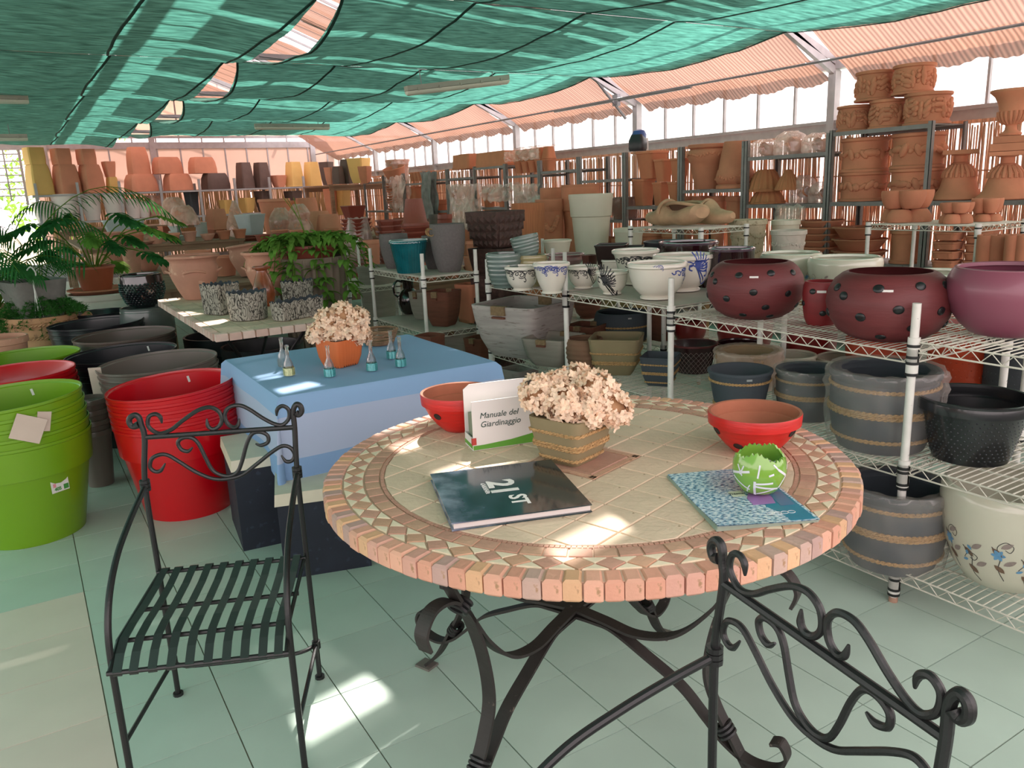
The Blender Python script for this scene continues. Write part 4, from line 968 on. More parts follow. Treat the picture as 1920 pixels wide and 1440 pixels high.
t=thing('ribbed_orange_pot','orange ribbed square pot with black base on the blue cloth','plant pot',(c.x,c.y,CZ+.006),rz=math.radians(20)); R*=.86
put('body',pot_mesh('s',[(.80,.14),(.9,.35),(.97,.7),(1,1)],R,H,.006,96,flute=.012,fn=32,e=8,floor=.2),mat('orange plastic','#cf6a35',.5,.05,5),t)
put('base',pot_mesh('s',[(.72,0),(.80,.16)],R,H,.006,40,e=8,floor=.05),Mblack,t)
hy=thing('hydrangea_bouquet','bunch of dried beige hydrangeas in the orange ribbed pot','dried flowers',(c.x,c.y,CZ+H*.85)); dv=Vector((c.x,c.y,0)).normalized(); sv=Vector((dv.y,-dv.x,0))
flower_heads(hy,[(sv*x+dv*y+Vector((0,0,z)),r) for x,y,z,r in ((-.10,0,.055,.05),(-.045,-.01,.115,.06),(.03,0,.135,.065),(.10,.0,.11,.06),(.055,-.03,.06,.055),(.11,-.02,.03,.05),(-.02,-.03,.05,.05),(.03,.05,.09,.05))],dens=130,ps=.012,seed=8)
# small twig basket
c=atz(715,648,CZ); t=thing('twig_basket','low woven twig basket behind the bottles on the blue cloth','basket',(c.x,c.y+.02,CZ+.006)); mb=MB(); rg=random.Random(1)
for k in range(26):
    z=.004+rg.random()*.075; r=.075+.03*z/.075; a0=rg.random()*6.3; pts=[(math.cos(a0+a)*(r+rg.uniform(-.003,.003)),math.sin(a0+a)*r,z+rg.uniform(-.006,.006)) for a in [2*PI*i/14 for i in range(14)]]; mb.tube(pts,.0022,5,closed=True)
mb.build('woven_wall',mat('twig','#8c6f55',.8,.25,20),t,kind='stuff'); MB().tube([(math.cos(a)*.1,math.sin(a)*.1,.082) for a in [2*PI*i/20 for i in range(20)]],.005,6,closed=True).build('rim',MATS['twig'],t); MB().loft([[(math.cos(a)*r,math.sin(a)*r,z) for a in [2*PI*i/20 for i in range(20)]] for r,z in ((.07,.001),(.074,.01))]).build('base',MATS['twig'],t)
# ---------------- pots: generic makers ----------------
Mlabel=mat('paper label','#dedad6',.5,.02)
def sticker(t,R,H,prof,a,zf,w_=.028,h_=.009,m=None):
    r=R*rat(prof,zf)+.0015; z=zf*H
    mb=MB(); n=5; vs=[]
    for k in range(n+1):
        b_=a+(k/n-.5)*w_/max(r,.01)
        for dz in (-h_/2,h_/2): vs.append((math.cos(b_)*r,math.sin(b_)*r,z+dz))
    mb.add(vs,[(2*k,2*k+2,2*k+3,2*k+1) for k in range(n)]); mb.build('sticker',m or Mlabel,t)
def mk(name,label,c,R,H,prof,kind,m,cat='plant pot',rz=0,flip=False,group=None,film=None,filmd=1.,tilt=None,rimm=None,**k):
    P=PROF[prof] if isinstance(prof,str) else prof
    big=k.pop('split',True)
    z=c[2]+.0008
    rot=(PI,0,-rz) if flip else (0,0,rz)
    if tilt: rot=(tilt[0],tilt[1],rz)
    t=thing(name,label,cat,(c[0],c[1],z+(H if flip else 0)),group=group,rot=rot)
    k.setdefault('t',max(.006,R*.07)); k.setdefault('n',40 if R>.09 else 28)
    zr=.91 if isinstance(prof,str) and prof not in('round','egg','cyl','taper','jar') else .93
    b=put_m('body',pot_mesh(kind,prof,R,H,**k),m,t)
    # rolled rim as a part of its own
    s=sec(kind,k['n'],k.get('e',6.),k.get('asp',1.)); rr=P[-1][0]*R; th=k['t']
    if R>.05 and big:
        rings=[[(x*(rr+a),y*(rr+a),H+dz) for x,y in s] for a,dz in ((.0008,-.05*H-.001),(.0022,-.03*H),(.0018,.0005),(-th*.5,.0025),(-th,.0),(-th-.001,-.05*H))]
        MB().loft(rings,cap0=False,cap1=False).build('rim',rimm or m,t)
    if film:
        wrap(t,kind,[(p[0]*R*filmd,p[1]*H) for p in P],film,R,H,k.get('asp',1.))
    return t
def wrap(t,kind,P,m,R,H,asp=1,skirt=.0,name='plastic_wrap',seed=None,rag=.3):
    rg=random.Random(seed or int(R*1e5)); off=rg.random()*50; n=64; rings=[]; s=sec(kind,n,5.,asp)
    zs=[i/14 for i in range(15)]
    def rad(z):
        for p,q in zip(P,P[1:]):
            if p[1]<=z<=q[1] and q[1]>p[1]: return p[0]+(q[0]-p[0])*(z-p[1])/(q[1]-p[1])
        return P[-1][0]
    for i,zf in enumerate(zs):
        z=zf*H*1.02+.002; ring=[]
        rm=max(rad(z) if z<=P[-1][1] else P[-1][0], rad(min(H*.999,z+H*.12)) if z<H*.85 else 0)
        for j,(x,y) in enumerate(s):
            q=noise.noise(Vector((x*5+off,y*5,z*6/H*.5)))+.5*noise.noise(Vector((x*14+off,y*14,z*3)))
            r=rm*1.03+.006+R*.09*abs(q)
            ring.append((x*r,y*r,min(H*1.03,z+(.03*H*noise.noise(Vector((x*3+off,y*3,9))) if 0<i else 0)) if i else .001))
        rings.append(ring)
    rings.append([(x*P[-1][0]*.8,y*P[-1][0]*.8,H*(1.0+.01*math.sin(j))) for j,(x,y) in enumerate(s)])
    MB().loft(rings,cap0=False,cap1=False).build(name,m,t,sharp=80)
def rbof(prof): return (PROF[prof] if isinstance(prof,str) else prof)[0][0]*.93
def pot(label,xl,xr,yr,xb,yb,z,prof='lip',kind='c',m=None,name='plant_pot',Rk=1.,**k):
    rb=k.pop('rb',rbof(prof)); c,R,H=place(xl,xr,yr,xb,yb,z,rb*Rk)
    t=mk(name,label,c,R*Rk,H,prof,kind,m,**k); return t,c,R*Rk,H
def rpot(label,xl,xr,yt,X,z,prof='lip',kind='c',m=None,name='plant_pot',Rk=1.,**k):
    xm=(xl+xr)/2; c=atX(xm,yt,X); 
    for _ in range(4): zt=zat((c.x,c.y),yt); dep=proj((c.x,c.y,zt))[2]; c2=atX(xm,yt,X); c=c2
    R=(xr-xl)*dep/FPX/2*Rk; zt=zat((c.x,c.y),yt)
    return mk(name,label,(c.x,c.y,z),R,zt-z,prof,kind,m,**k),c,R,zt-z
def fpot(label,xl,xr,yt,yb,Y,prof='lip',kind='c',m=None,name='plant_pot',Rk=1.,z=None,**k):
    xm=(xl+xr)/2; c=atY(xm,yt,Y); zt=zat((c.x,c.y),yt); dep=proj((c.x,c.y,zt))[2]; R=(xr-xl)*dep/FPX/2*Rk
    z0=z if z is not None else zat((c.x,c.y),yb)
    return mk(name,label,(c.x,c.y,z0),R,zt-z0,prof,kind,m,**k),c,R,zt-z0
TOP=['topmost','second from the top','third from the top','fourth from the top','fifth from the top','sixth from the top','seventh from the top','eighth from the top','ninth from the top','tenth from the top','eleventh from the top','twelfth from the top']

# ---------------- big plastic planters on the floor, left ----------------
def plastic(nm,c,coat=.25): return mat(nm,c,.33,.03,2,coat=coat)
Pg=plastic('lime plastic','#709a14'); Pr=plastic('red plastic','#c30014'); Pk=plastic('black gloss plastic','#1a1b22'); Pt=plastic('taupe plastic','#6c615b'); Pt2=plastic('grey brown plastic','#60524c')
BIG=[(.70,0),(.90,.66),(.905,.68),(.955,.69),(.988,.965),(1.004,.975),(1.004,1)]
def bigstack(desc,c,R,H,n,dz,m,tiltv,labs=None,rz=0,group=None):
    for k in range(n):
        off=Vector((tiltv[0],tiltv[1]))*k
        lab=('%s, %s of its stack'%(desc,TOP[n-1-k]) if n>1 else desc)
        mk('round_planter',lab,(c[0]+off.x,c[1]+off.y,c[2]+k*dz),R,H,BIG,'c',m,rz=rz,group=group,t=.006,n=64,split=False,tilt=(tiltv[2]*k,tiltv[3]*k),floor=.03 if k==0 else .25)
def bycr(xl,xr,y,z):   # rim centre at a given height
    c=atz((xl+xr)/2,y,z); R=(xr-xl)*proj(c)[2]/FPX/2; return c,R
GR=Vector((-.145,4.40,0)); RD=Vector((.565,4.27,0))
bigstack('lime planter with cardboard tucked in at left',(GR.x,GR.y,0),.322,.505,5,.047,Pg,(.002,0,0,-.010),group='lime green nested planters')
bigstack('red plastic planter left of the blue tablecloth',(RD.x,RD.y,0),.308,.485,6,.036,Pr,(.003,0,0,-.010),group='red nested planters')
for desc,xl,xr,yc,zr,R,m,n in (('grey taupe planter behind the red stack',190,412,676,.645,.335,Pt,5),('black planter behind the grey taupe stack',130,333,660,.60,.345,Pk,4),('grey-brown plastic planter behind the black one',143,327,626,.60,.36,Pt2,2),
    ('black planter left of grey-brown one',97,267,604,.60,.37,Pk,3),('farthest black plastic planter by the white urn',138,243,584,.60,.24,Pk,2),('lime planter behind the front lime stack',-45,146,666,.58,.335,Pg,3),('red plastic planter between the two lime stacks',-70,131,697,.62,.32,Pr,3)):
    c=atz((xl+xr)/2,yc,zr); dz=.04; H=zr-(n-1)*dz
    bigstack(desc,(c.x,c.y,0),R,H,n,dz,m,(0,0,0,-.008))
# labels, card pieces and tape on the near stacks
def onwall(P0,R,a,z,w_,h_,m,name,par,tilt=0,th=.0015):
    r=R; c=Vector((P0.x+math.cos(a)*r,P0.y+math.sin(a)*r,z)); 
    o=MB().box((0,0,0),(w_,th,h_)).build(name,m,None); o.location=c; o.rotation_euler=(0,tilt,a+PI/2); return o
fa=math.atan2(-GR.y,-GR.x)
def attach(o,par):
    bpy.context.view_layer.update(); o.parent=par; o.matrix_parent_inverse=par.matrix_world.inverted(); return o
gp=[o for o in COL.objects if o.get('label','').startswith('lime planter with cardboard') and 'fifth' in o['label']][0]
p_=atz(111,903,.26); 
def facing(px,py,P0,Rf,zoff=0):
    """first hit of a view ray with a vertical cone wall: radius Rf(z)"""
    d=ray(px,py); best=None
    for k in range(2000):
        t=1.5+k*.0025; p=EYEV+d*t; 
        if p.z<0: break
        if math.hypot(p.x-P0.x,p.y-P0.y)<Rf(p.z): return p
    return p
Rw=lambda z:.315*(rat(BIG,min(.99,max(.01,z/.505))))+.004 if z<.505 else .325
p=facing(111,903,GR,Rw); a=math.atan2(p.y-GR.y,p.x-GR.x)
o=onwall(GR,Rw(p.z),a,p.z,.085,.095,Mlabel,'barcode_label',gp,.0); attach(o,gp)
F0=frame((0,0,0),(1,0,0),(0,0,1))
Mpk=mat('label black','#222222',.5); Mpg=mat('label green','#3f8a3c',.5); Mpp=mat('label pink','#d98a92',.5)
rgl=random.Random(2)
for k in range(14): MB().box((-.022+k*.0032,-.0014,.018),(rgl.choice([.0008,.0014,.002]),.0008,.016)).build('bar',Mpk,o)
text('price_text','405',.022,Mpg,o,frame((-.012,-.0012,-.032),(1,0,0),(0,0,1)),bold=.001); text('print_line','BAC 54',.009,Mpk,o,frame((.005,-.0012,.036),(1,0,0),(0,0,1)))
MB().box((-.026,-.001,-.012),(.014,.0006,.018)).build('pink_mark',Mpp,o); MB().box((.028,-.001,-.030),(.024,.0006,.024)).build('leaf_mark',Mpg,o)
Mcb=mat('cardboard','#cdb8ab',.85,.06,8)
for px,py,w_,h_,tl,nm in ((52,803,.125,.115,.45,'bent cardboard piece tucked over the lime green stack at the left'),(82,790,.06,.09,.25,'narrow cardboard strip behind the bent piece on the lime green stack')):
    p=facing(px,py,GR,lambda z:.322); a=math.atan2(p.y-GR.y,p.x-GR.x)
    o=onwall(GR,.332 if w_>.1 else .322,a,p.z,w_,h_,Mcb,'cardboard_piece',None,tl,.003); tag(o,nm,'cardboard')
for px,py,w_,h_,nm in ((213,825,.028,.16,'strip of pale tape on the left side of the red planter stack'),):
    p=facing(px,py,RD,lambda z:.305); a=math.atan2(p.y-RD.y,p.x-RD.x)
    o=onwall(RD,.314,a,p.z,w_,h_,mat('masking tape','#c9bd92',.7),'tape_strip',None,.05); tag(o,nm,'tape')
p=atz(183,720,.55); o=MB().box((0,0,0),(.07,.004,.2)).build('cardboard_piece',Mcb); o.location=(p.x,p.y,.55); o.rotation_euler=(.1,0,-.4); tag(o,'upright cardboard piece between the black and taupe planter stacks','cardboard')
for px,py,zz,par,lab in ((105,702,.64,'lime planter with cardboard tucked in at left, topmost','s'),(376,686,.62,'red plastic planter left of the blue tablecloth, topmost','s'),(307,642,.56,'black planter behind the grey taupe stack, topmost','s')):
    P_=[o for o in COL.objects if o.get('label','').startswith(par)][0]; p=atz(px,py,zz); c_=Vector((P_.location.x,P_.location.y,0)); a=math.atan2(p.y-c_.y,p.x-c_.x); zl=zz-P_.location.z; ri=({'l':.322,'r':.308,'b':.345}[par[0]])*rat(BIG,min(.99,max(.01,zl/.5)))-.014
    o=MB().box((0,0,0),(.012,.003,.034)).build('sticker',Mlabel); o.location=(c_.x+math.cos(a)*ri,c_.y+math.sin(a)*ri,zz); o.rotation_euler=(0,.2,a+PI/2); attach(o,P_)
# small grey pots in the shade between the stacks
for k in range(4):
    c=atz(163,712,.5); mk('plant_pot','dark grey pot between lime and black stacks, %s'%TOP[3-k],(.20,4.95,.0+k*.06),.10,.33,'lip','c',Pt,group='dark grey pots between stacks',split=False)

# ---------------- top of the right-hand wire shelving ----------------
Mrs=mat('faded oxblood glaze','#64282a',.6,.12,5,stretch=(1,1,7),bump=.15,bscale=30,coat=.05); Mrs2=mat('oxblood glaze','#7a1b1f',.5,.12,5,stretch=(1,1,5))
Z2,Z1,Z3=.953,.993,.986
def spotted(label,xl,xr,yr,xb,yb,z,prof,dots,r,m):
    t,c,R,H=pot(label,xl,xr,yr,xb,yb,z,prof,'c',m,'spotted_pot',n=64,t=.012,split=False,floor=.3)
    fa=handed(c); spots(t,R,H,PROF[prof],[(fa+a,zz) for a,zz in dots],r,Mdot); sticker(t,R,H,prof,fa-.02,.80,.036,.010); return t
D1=[(-.95,.70),(-1.2,.80),(-.35,.83),(.35,.86),(.95,.84),(-.02,.55),(.72,.50),(-.6,.42),(.25,.28),(-.28,.13),(.45,.10),(1.35,.55),(-1.5,.4),(1.25,.25),(2.2,.6),(2.9,.3),(-2.3,.6),(-2.9,.4)]
RB=[(.47,0),(.60,.03),(.80,.14),(.95,.34),(1,.55),(.965,.74),(.87,.89),(.76,.97),(.69,1)]; PROF['round']=RB
spotted('large round oxblood bowl with black spots, left of the small spotted pot',1325,1503,490,1413,600,Z2,'round',D1,.0165,Mrs)
spotted('large round oxblood bowl with black spots behind the white shelf post',1548,1770,508,1660,642,Z2,'round',[(a+.18,b) for a,b in D1],.0185,Mrs)
spotted('small red pot with black spots between the two large spotted bowls',1500,1570,527,1538,611,Z2,'swell',[(-.5,.8),(.6,.78),(.1,.3),(-1.2,.5),(1.3,.4),(2.5,.5)],.0135,Mrs2)
t,c,R,H=pot('mauve pink bulbous pot at the right edge on the nearest shelf',1768,1990,500,1885,634,Z1,[(.50,0),(.58,.03),(.74,.16),(.90,.36),(.985,.58),(1,.72),(.96,.86),(.90,.96),(.86,1)],'c',mat('mauve glaze','#85485a',.42,.04,3,coat=.2,dark='#7c4452',dthr=.74),n=64,t=.012)
# ---- nearest shelving, lower levels
Mstud=mat('black stud glaze','#17181b',.28,.1,10,coat=.5)
def studs(t,R,H,prof,z0,z1,rows,n,r,m,a0=0,sweep=2*PI):
    mb=MB()
    for k in range(rows):
        zf=z0+(z1-z0)*k/(rows-1); rr=R*rat(prof,zf)
        for j in range(n):
            a=a0+(j+.5*(k%2))/n*sweep; c_=Vector((math.cos(a)*rr,math.sin(a)*rr,zf*H)); e1=Vector((-math.sin(a),math.cos(a),0)); nn_=Vector((math.cos(a),math.sin(a),0)); e2=Vector((0,0,1))
            mb.add([c_-e1*r,c_-e2*r,c_+e1*r,c_+e2*r,c_+nn_*r*.8],[(0,1,4),(1,2,4),(2,3,4),(3,0,4)])
    mb.build('studs',m,t,kind='stuff')
t,c,R,H=pot('glossy black pot with studded wall on the nearest shelf at the right edge',1728,1925,742,1815,874,.548,'rim','c',Mstud,n=56,t=.012); studs(t,R,H,'rim',.10,.74,11,44,.0042,mat('worn black studs','#34363a',.35))
Mfl=mat('pale sage glaze','#c9c5b2',.22,.03,3,coat=.6)
Mb1=mat('blue petal','#5d8fb3',.4,.15,40); Mb2=mat('brown leaf print','#6b5443',.5,.15,40); Mb3=mat('fine line print','#3d3b3c',.5); Mb4=mat('taupe leaf print','#8d7f79',.5,.1,40)
def ptw(R,H,prof,a,zf,off=.0012): r=R*rat(prof,min(.99,max(.01,zf)))+off; return Vector((math.cos(a)*r,math.sin(a)*r,zf*H))
def leafp(t,R,H,prof,a,zf,L_,W_,th,m,nm='leaf_print',n=5,off=.0014):
    """flat leaf painted on a wall; th direction in the (angle,height) plane"""
    pts=[];r=R*rat(prof,min(.99,max(.01,zf)))
    for sgn in (1,-1):
        rng=range(n+1) if sgn==1 else range(n-1,0,-1)
        for k in rng:
            s=k/n; u=s*L_; v=sgn*W_/2*math.sin(PI*s)**.8; du=u*math.cos(th)-v*math.sin(th); dv_=u*math.sin(th)+v*math.cos(th)
            pts.append(ptw(R,H,prof,a+du/r,zf+dv_/H,off))
    MB().add(pts,[tuple(range(len(pts)))]).build(nm,m,t)
def curl(t,R,H,prof,a,zf,pts,w_,m,nm='line_print',n=6):
    r=R*rat(prof,min(.99,max(.01,zf))); q=cr_([(x,y,0) for x,y in pts],n); P_=[ptw(R,H,prof,a+p.x/r,zf+p.y/H,.0012) for p in q]; mb=MB()
    vs=[]
    for k,p in enumerate(P_):
        d=(P_[min(k+1,len(P_)-1)]-P_[max(0,k-1)]).normalized(); o=Vector((p.x,p.y,0)).normalized(); sd=d.cross(o).normalized()*w_/2; vs+= [p-sd,p+sd]
    mb.add(vs,[(2*k,2*k+2,2*k+3,2*k+1) for k in range(len(P_)-1)]); mb.build(nm,m,t)
PROF['floral']=[(.52,0),(.60,.03),(.76,.18),(.90,.42),(.975,.66),(1,.85),(.985,.95),(.94,1)]
def floral(label,xl,xr,yr,xb,yb,z,sc=1.,dens=1,prof='floral'):
    kw=dict(n=56,t=.010,rimm=mat('pale rim glaze','#cfd0bd',.2,.03,coat=.6))
    t,c,R,H=pot(label,xl,xr,yr,xb,yb,z,prof,'c',Mfl,'floral_pot',**kw) if yb>20 else rpot(label,xl,xr,yr,yb,z,prof,'c',Mfl,'floral_pot',**kw); fa=handed(c)
    rg=random.Random(int(xl)); u=R*.16*sc
    for q in range(int(7*dens)):
        a=fa+(-1.3+2.6*q/(7*dens-1)) if q<7*dens else 0
        base=.10+.08*(q%2)
        # a stem with paired leaves
        st=[(0,0),(-u*.5,u*1.2),(-u*.4,u*2.6),(-u*1.0,u*3.6)]; curl(t,R,H,prof,a,base,st,u*.07,Mb3)
        for k in range(4):
            leafp(t,R,H,prof,a+(-.45*k*u*.4)/R,base+(.9+.9*k)*u/H,u*1.15,u*.5,(.6 if k%2 else 2.4),Mb4 if k%2 else Mb2)
        if q%2==0:
            cx_,cz_=a+u*2/R,min(.74,base+3.6*u/H)
            for k in range(6): leafp(t,R,H,prof,cx_,cz_,u*.62,u*.34,k*PI/3,Mb1,'petal_print')
            curl(t,R,H,prof,cx_,cz_,[(0,0),(-u*.1,u*.9),(u*.5,u*1.5),(u*1.1,u*1.1),(u*.9,u*.5),(u*.5,u*.7)],u*.06,Mb3)
        else:
            for k in range(3): leafp(t,R,H,prof,a+u*(1+k*.6)/R,base+(1.2+.7*k)*u/H,u*.6,u*.3,.4+k,Mb1,'petal_print')
            curl(t,R,H,prof,a+u*1.2/R,base+u*1.5/H,[(0,0),(u*.6,u*.8),(u*1.3,u*.5),(u*1.0,u*0),(u*.6,u*.2)],u*.06,Mb3)
    return t
t=floral('big sage-white pot with blue flowers on the lowest shelf at the right edge',1763,2010,905,1880,1108,.133,1.)
# ---- second unit, lower levels
Mwr=mat('slate matt clay','#3f464d',.75,.08,8,bump=.05)
def ropot(label,xl,xr,yr,xb,yb,z,prof,kind,m,bands,film=None,rz=0,rr=.006,Rk=1.,**k):
    t,c,R,H=pot(label,xl,xr,yr,xb,yb,z,prof,kind,m,'rope_pot',Rk=Rk,rz=rz,**k)
    for zf,st in bands: rope(t,kind,R*rat(prof,zf),zf*H,rr,e=k.get('e',6.),strands=st)
    fa=handed(c)-rz
    if not film and kind=='c': sticker(t,R,H,prof,fa+.3,.9,.024,.009,mat('grey tag','#9aa0a0',.5))
    if film: wrap(t,kind,[(p[0]*R,p[1]*H) for p in (PROF[prof] if isinstance(prof,str) else prof)],film,R,H)
    return t
ropot('large film-wrapped slate barrel with rope bands behind the white post',1560,1755,690,1648,853,.533,'barrel','c',Mwr,[(.82,1),(.52,2),(.18,1)],Mfilm,rr=.008)
ropot('film-wrapped slate rope pot left of the large wrapped barrel',1452,1572,690,1512,792,.533,'barrel','c',Mwr,[(.8,1),(.5,2)],Mfilm)
ropot('slate bucket with two rope bands on the middle shelf, unwrapped',1325,1443,692,1385,790,.533,'taper','c',Mwr,[(.80,1),(.28,2)],t=.009)
t_,c_,R_,H_=pot('film-wrapped tan pot behind the unwrapped slate rope bucket',1340,1458,656,1400,735,.533,'barrel','c',mat('tan clay','#9b8465',.8,.1,8),'rope_pot',film=Mfilm2); rope(t_,'c',R_*.96,H_*.8,.006,strands=2)
pot('off-white glazed pot with thick rim behind the wrapped pots',1430,1524,664,1480,720,.533,'barrel','c',mat('off white glaze','#bfb6a6',.3,.05,coat=.4))
pot('plain pale grey pot rim behind the large wrapped barrel',1520,1640,670,1590,720,.533,'barrel','c',MATS['off white glaze'],rb=.9)
ropot('film-wrapped slate rope barrel on the bottom shelf beside the table edge',1572,1762,905,1668,1078,.113,'barrel','c',Mwr,[(.82,1),(.52,2),(.18,1)],Mfilm,rr=.008)
ropot('dark rope barrel on the bottom shelf hidden behind the table',1430,1560,860,1500,990,.113,'barrel','c',Mwr,[(.82,1),(.5,2)],None)
Mlat=wave_mat('maroon lattice glaze','#2b0f12','#7a5f5c',11,'DIAGONAL',.35,0,.2,coat=.4,thr=(.72,.82))
t,c,R,H=pot('dark maroon pot with white lattice lines',1262,1350,643,1300,702,.533,'taper','c',mat('maroon glaze','#2f1114',.3,.1,coat=.4),'lattice_pot',t=.006,rimm=mat('maroon rim','#5a2a2a',.3))
fa=handed(c)
for row in range(4):
    for k in range(-6,7):
        a=fa+k*.24; z0=.12+row*.19
        for dx,dz in ((.12,.095),(-.12,.095),(.12,-.095),(-.12,-.095)):
            MB().tube([ptw(R,H,'taper',a,z0+.0,.001),ptw(R,H,'taper',a+dx,z0+dz,.001)],.0011,3,cap=False).build('lattice_line',mat('lattice line','#9a8580',.5),t) if abs(k)<5 else None
pot('wine-dark glazed pot behind the maroon lattice pot',1340,1425,642,1385,700,.533,'cyl','c',mat('wine glaze','#2a0f14',.15,.1,coat=.9),'glazed_pot')
# red pots further back on the middle shelf
Mro=mat('orange red glaze','#b03d20',.35,.08,coat=.3)
for lab,xl,xr,yr,yb,X,m,prof,st in (('orange red dimpled pot behind the black studded pot',1750,1880,600,690,3.62,Mro,'cyl',1),('charcoal dimpled pot at the right edge behind the studded black pot',1860,1990,600,700,3.62,Mcharc,'cyl',1),
    ('deep red glazed pot on the rear shelf behind the lattice pot',1262,1325,600,660,3.66,mat('deep red glaze','#7d1b1a',.3,.1,coat=.5),'barrel',0),('deep red glazed pot on the rear shelf below the left spotted bowl',1345,1450,590,655,3.66,MATS['deep red glaze'],'barrel',0),('deep red glazed pot on the rear shelf below the small spotted pot',1470,1570,600,670,3.66,MATS['deep red glaze'],'barrel',0),('orange glazed pot on the rear shelf below the right spotted bowl',1590,1720,610,700,3.66,Mro,'barrel',0)):
    t,c,R,H=rpot(lab,xl,xr,yr,X,.555,prof,'c',m,'glazed_pot')
    if st: studs(t,R,H,prof,.12,.85,9,40,.004,m)
# ---- behind: cream floral pots, wine cylinders
floral('sage-white floral pot just right of the left spotted bowl',1427,1540,474,1487,3.55,.946,.8,.6)
floral('sage-white floral pot left of the right-hand spotted bowl',1518,1652,482,1585,3.5,.946,.8,.6)
floral('sage-white floral pot between the right spotted bowl and the mauve pot',1690,1830,510,1765,3.45,.946,.8,.6)
Mwine=mat('wine black glaze','#260c12',.12,.1,coat=1.)
pot('tall wine-black glazed cylinder pot, the wider one',1236,1347,453,1290,541,.948,'cyl','c',Mwine,'glazed_pot',rimm=mat('dark glossy rim','#4b3a46',.1,coat=1),rb=.8)
pot('smaller wine-black glazed cylinder behind the left spotted bowl',1327,1412,465,1370,560,.95,'cyl','c',Mwine,'glazed_pot',rimm=MATS['dark glossy rim'],rb=.8)
rpot('black glazed bowl behind the wide wine-black cylinder',1207,1290,452,3.75,.95,'taper','c',Mblack,'glazed_pot')
# ---------------- white majolica bowls ----------------
Mmaj=mat('ivory majolica','#dbd3c6',.2,.04,4,coat=.6,dark='#cfc3b2',dthr=.7); Mkb=mat('black glaze line','#17171b',.3); Mbb=mat('blue glaze line','#33468f',.3)
def orn(t,R,H,prof,a,zf,s,m,fan=False,flipx=1):
    """scrolled acanthus ornament in painted lines"""
    W=s
    L_=[[(0,0),(.25,.12),(.5,.05),(.55,-.2),(.3,-.25),(.25,-.08),(.4,-.05)],[(.5,.05),(.8,.15),(1.1,.0),(1.15,-.3),(.85,-.42),(.75,-.2),(.95,-.15)],[(-.6,.1),(-.3,.15),(0,0),(-.1,-.2),(-.3,-.12)],[(1.1,0),(1.3,-.2),(1.25,-.5),(1.4,-.8),(1.3,-1.0),(1.15,-.9)],[(-.9,.05),(-.7,-.1),(-.5,0),(-.6,.1)],[(.1,.18),(.4,.25),(.8,.22),(1.2,.12)],[(.6,-.5),(.9,-.6),(1.2,-.5)]]
    if fan: L_=[[(0,0),(.5*math.cos(b),.5*math.sin(b)),(.95*math.cos(b+.25),.95*math.sin(b+.25))] for b in [-.6+.28*k for k in range(9)]]+[[(0,0),(.25,-.4),(.6,-.9),(1.0,-1.15),(1.25,-1.0),(1.2,-.8)],[(0,0),(-.3,.1),(-.4,-.15),(-.2,-.25)],[(0,0),(.5,-.5),(.9,-.95)]]
    for l in L_: curl(t,R,H,prof,a,zf,[(x*W*flipx,y*W) for x,y in l],W*(.085 if fan else .09),m,'painted_scroll',5)
def maj(label,xl,xr,yr,xb,yb,z,prof,ornl,X=None):
    if X: t,c,R,H=rpot(label,xl,xr,yr,X,z,prof,'c',Mmaj,'majolica_bowl',n=48)
    else: t,c,R,H=pot(label,xl,xr,yr,xb,yb,z,prof,'c',Mmaj,'majolica_bowl',n=48)
    fa=handed(c)
    for (a,zf,s,m,fan,fx_) in ornl: orn(t,R,H,prof,fa+a,zf,s*R*1.25,m,fan,fx_)
    return t
maj('white bowl with black scrollwork, leftmost of the patterned row',946,1012,499,980,546,Z3,'cup',[(-.55,.78,.42,Mkb,0,1),(-1.2,.82,.35,Mkb,0,1),(.3,.8,.35,Mkb,0,1)])
maj('white flared cup pot with blue scrollwork behind a shelf post',1000,1071,493,1035,552,Z3,'cup2',[(-.9,.86,.32,Mbb,0,1),(-.2,.86,.32,Mbb,0,1),(.5,.82,.4,Mbb,0,1),(.1,.90,.3,Mbb,0,-1)])
maj('white bowl with black fan ornament between blue cup and striped bowl',1066,1128,499,1094,542,Z3,'cup',[(-.9,.8,.32,Mkb,0,1),(-.3,.8,.32,Mkb,0,1),(.3,.78,.5,Mkb,1,1)])
maj('white bowl with a large black shell ornament left of the big ivory bowl',1116,1178,508,1148,553,Z3,'cup',[(-.75,.72,.75,Mkb,1,1),(-.4,.55,.5,Mkb,1,1)])
maj('big plain ivory bowl with rolled rim beside the white shelf post',1173,1286,492,1232,563,Z3,'cup',[(.95,.75,.35,Mbb,0,1),(.0,.96,.12,Mbb,0,1)])
maj('ivory bowl with blue ornament behind the big plain ivory bowl',1208,1322,477,1280,548,Z3,'cup',[(.45,.72,.42,Mbb,1,1),(.35,.8,.35,Mbb,0,1)])
maj('ivory pot with black scroll band on the back of the shelf',1146,1236,468,1192,535,Z3,'cup2',[(-.9,.72,.36,Mkb,0,1),(-.3,.78,.36,Mkb,0,1),(.3,.74,.36,Mkb,0,1),(.8,.74,.36,Mkb,0,1)])
maj('small plain ivory bowl behind the shell ornament bowl',1127,1165,487,1146,532,.948,'cup',[],X=3.5)
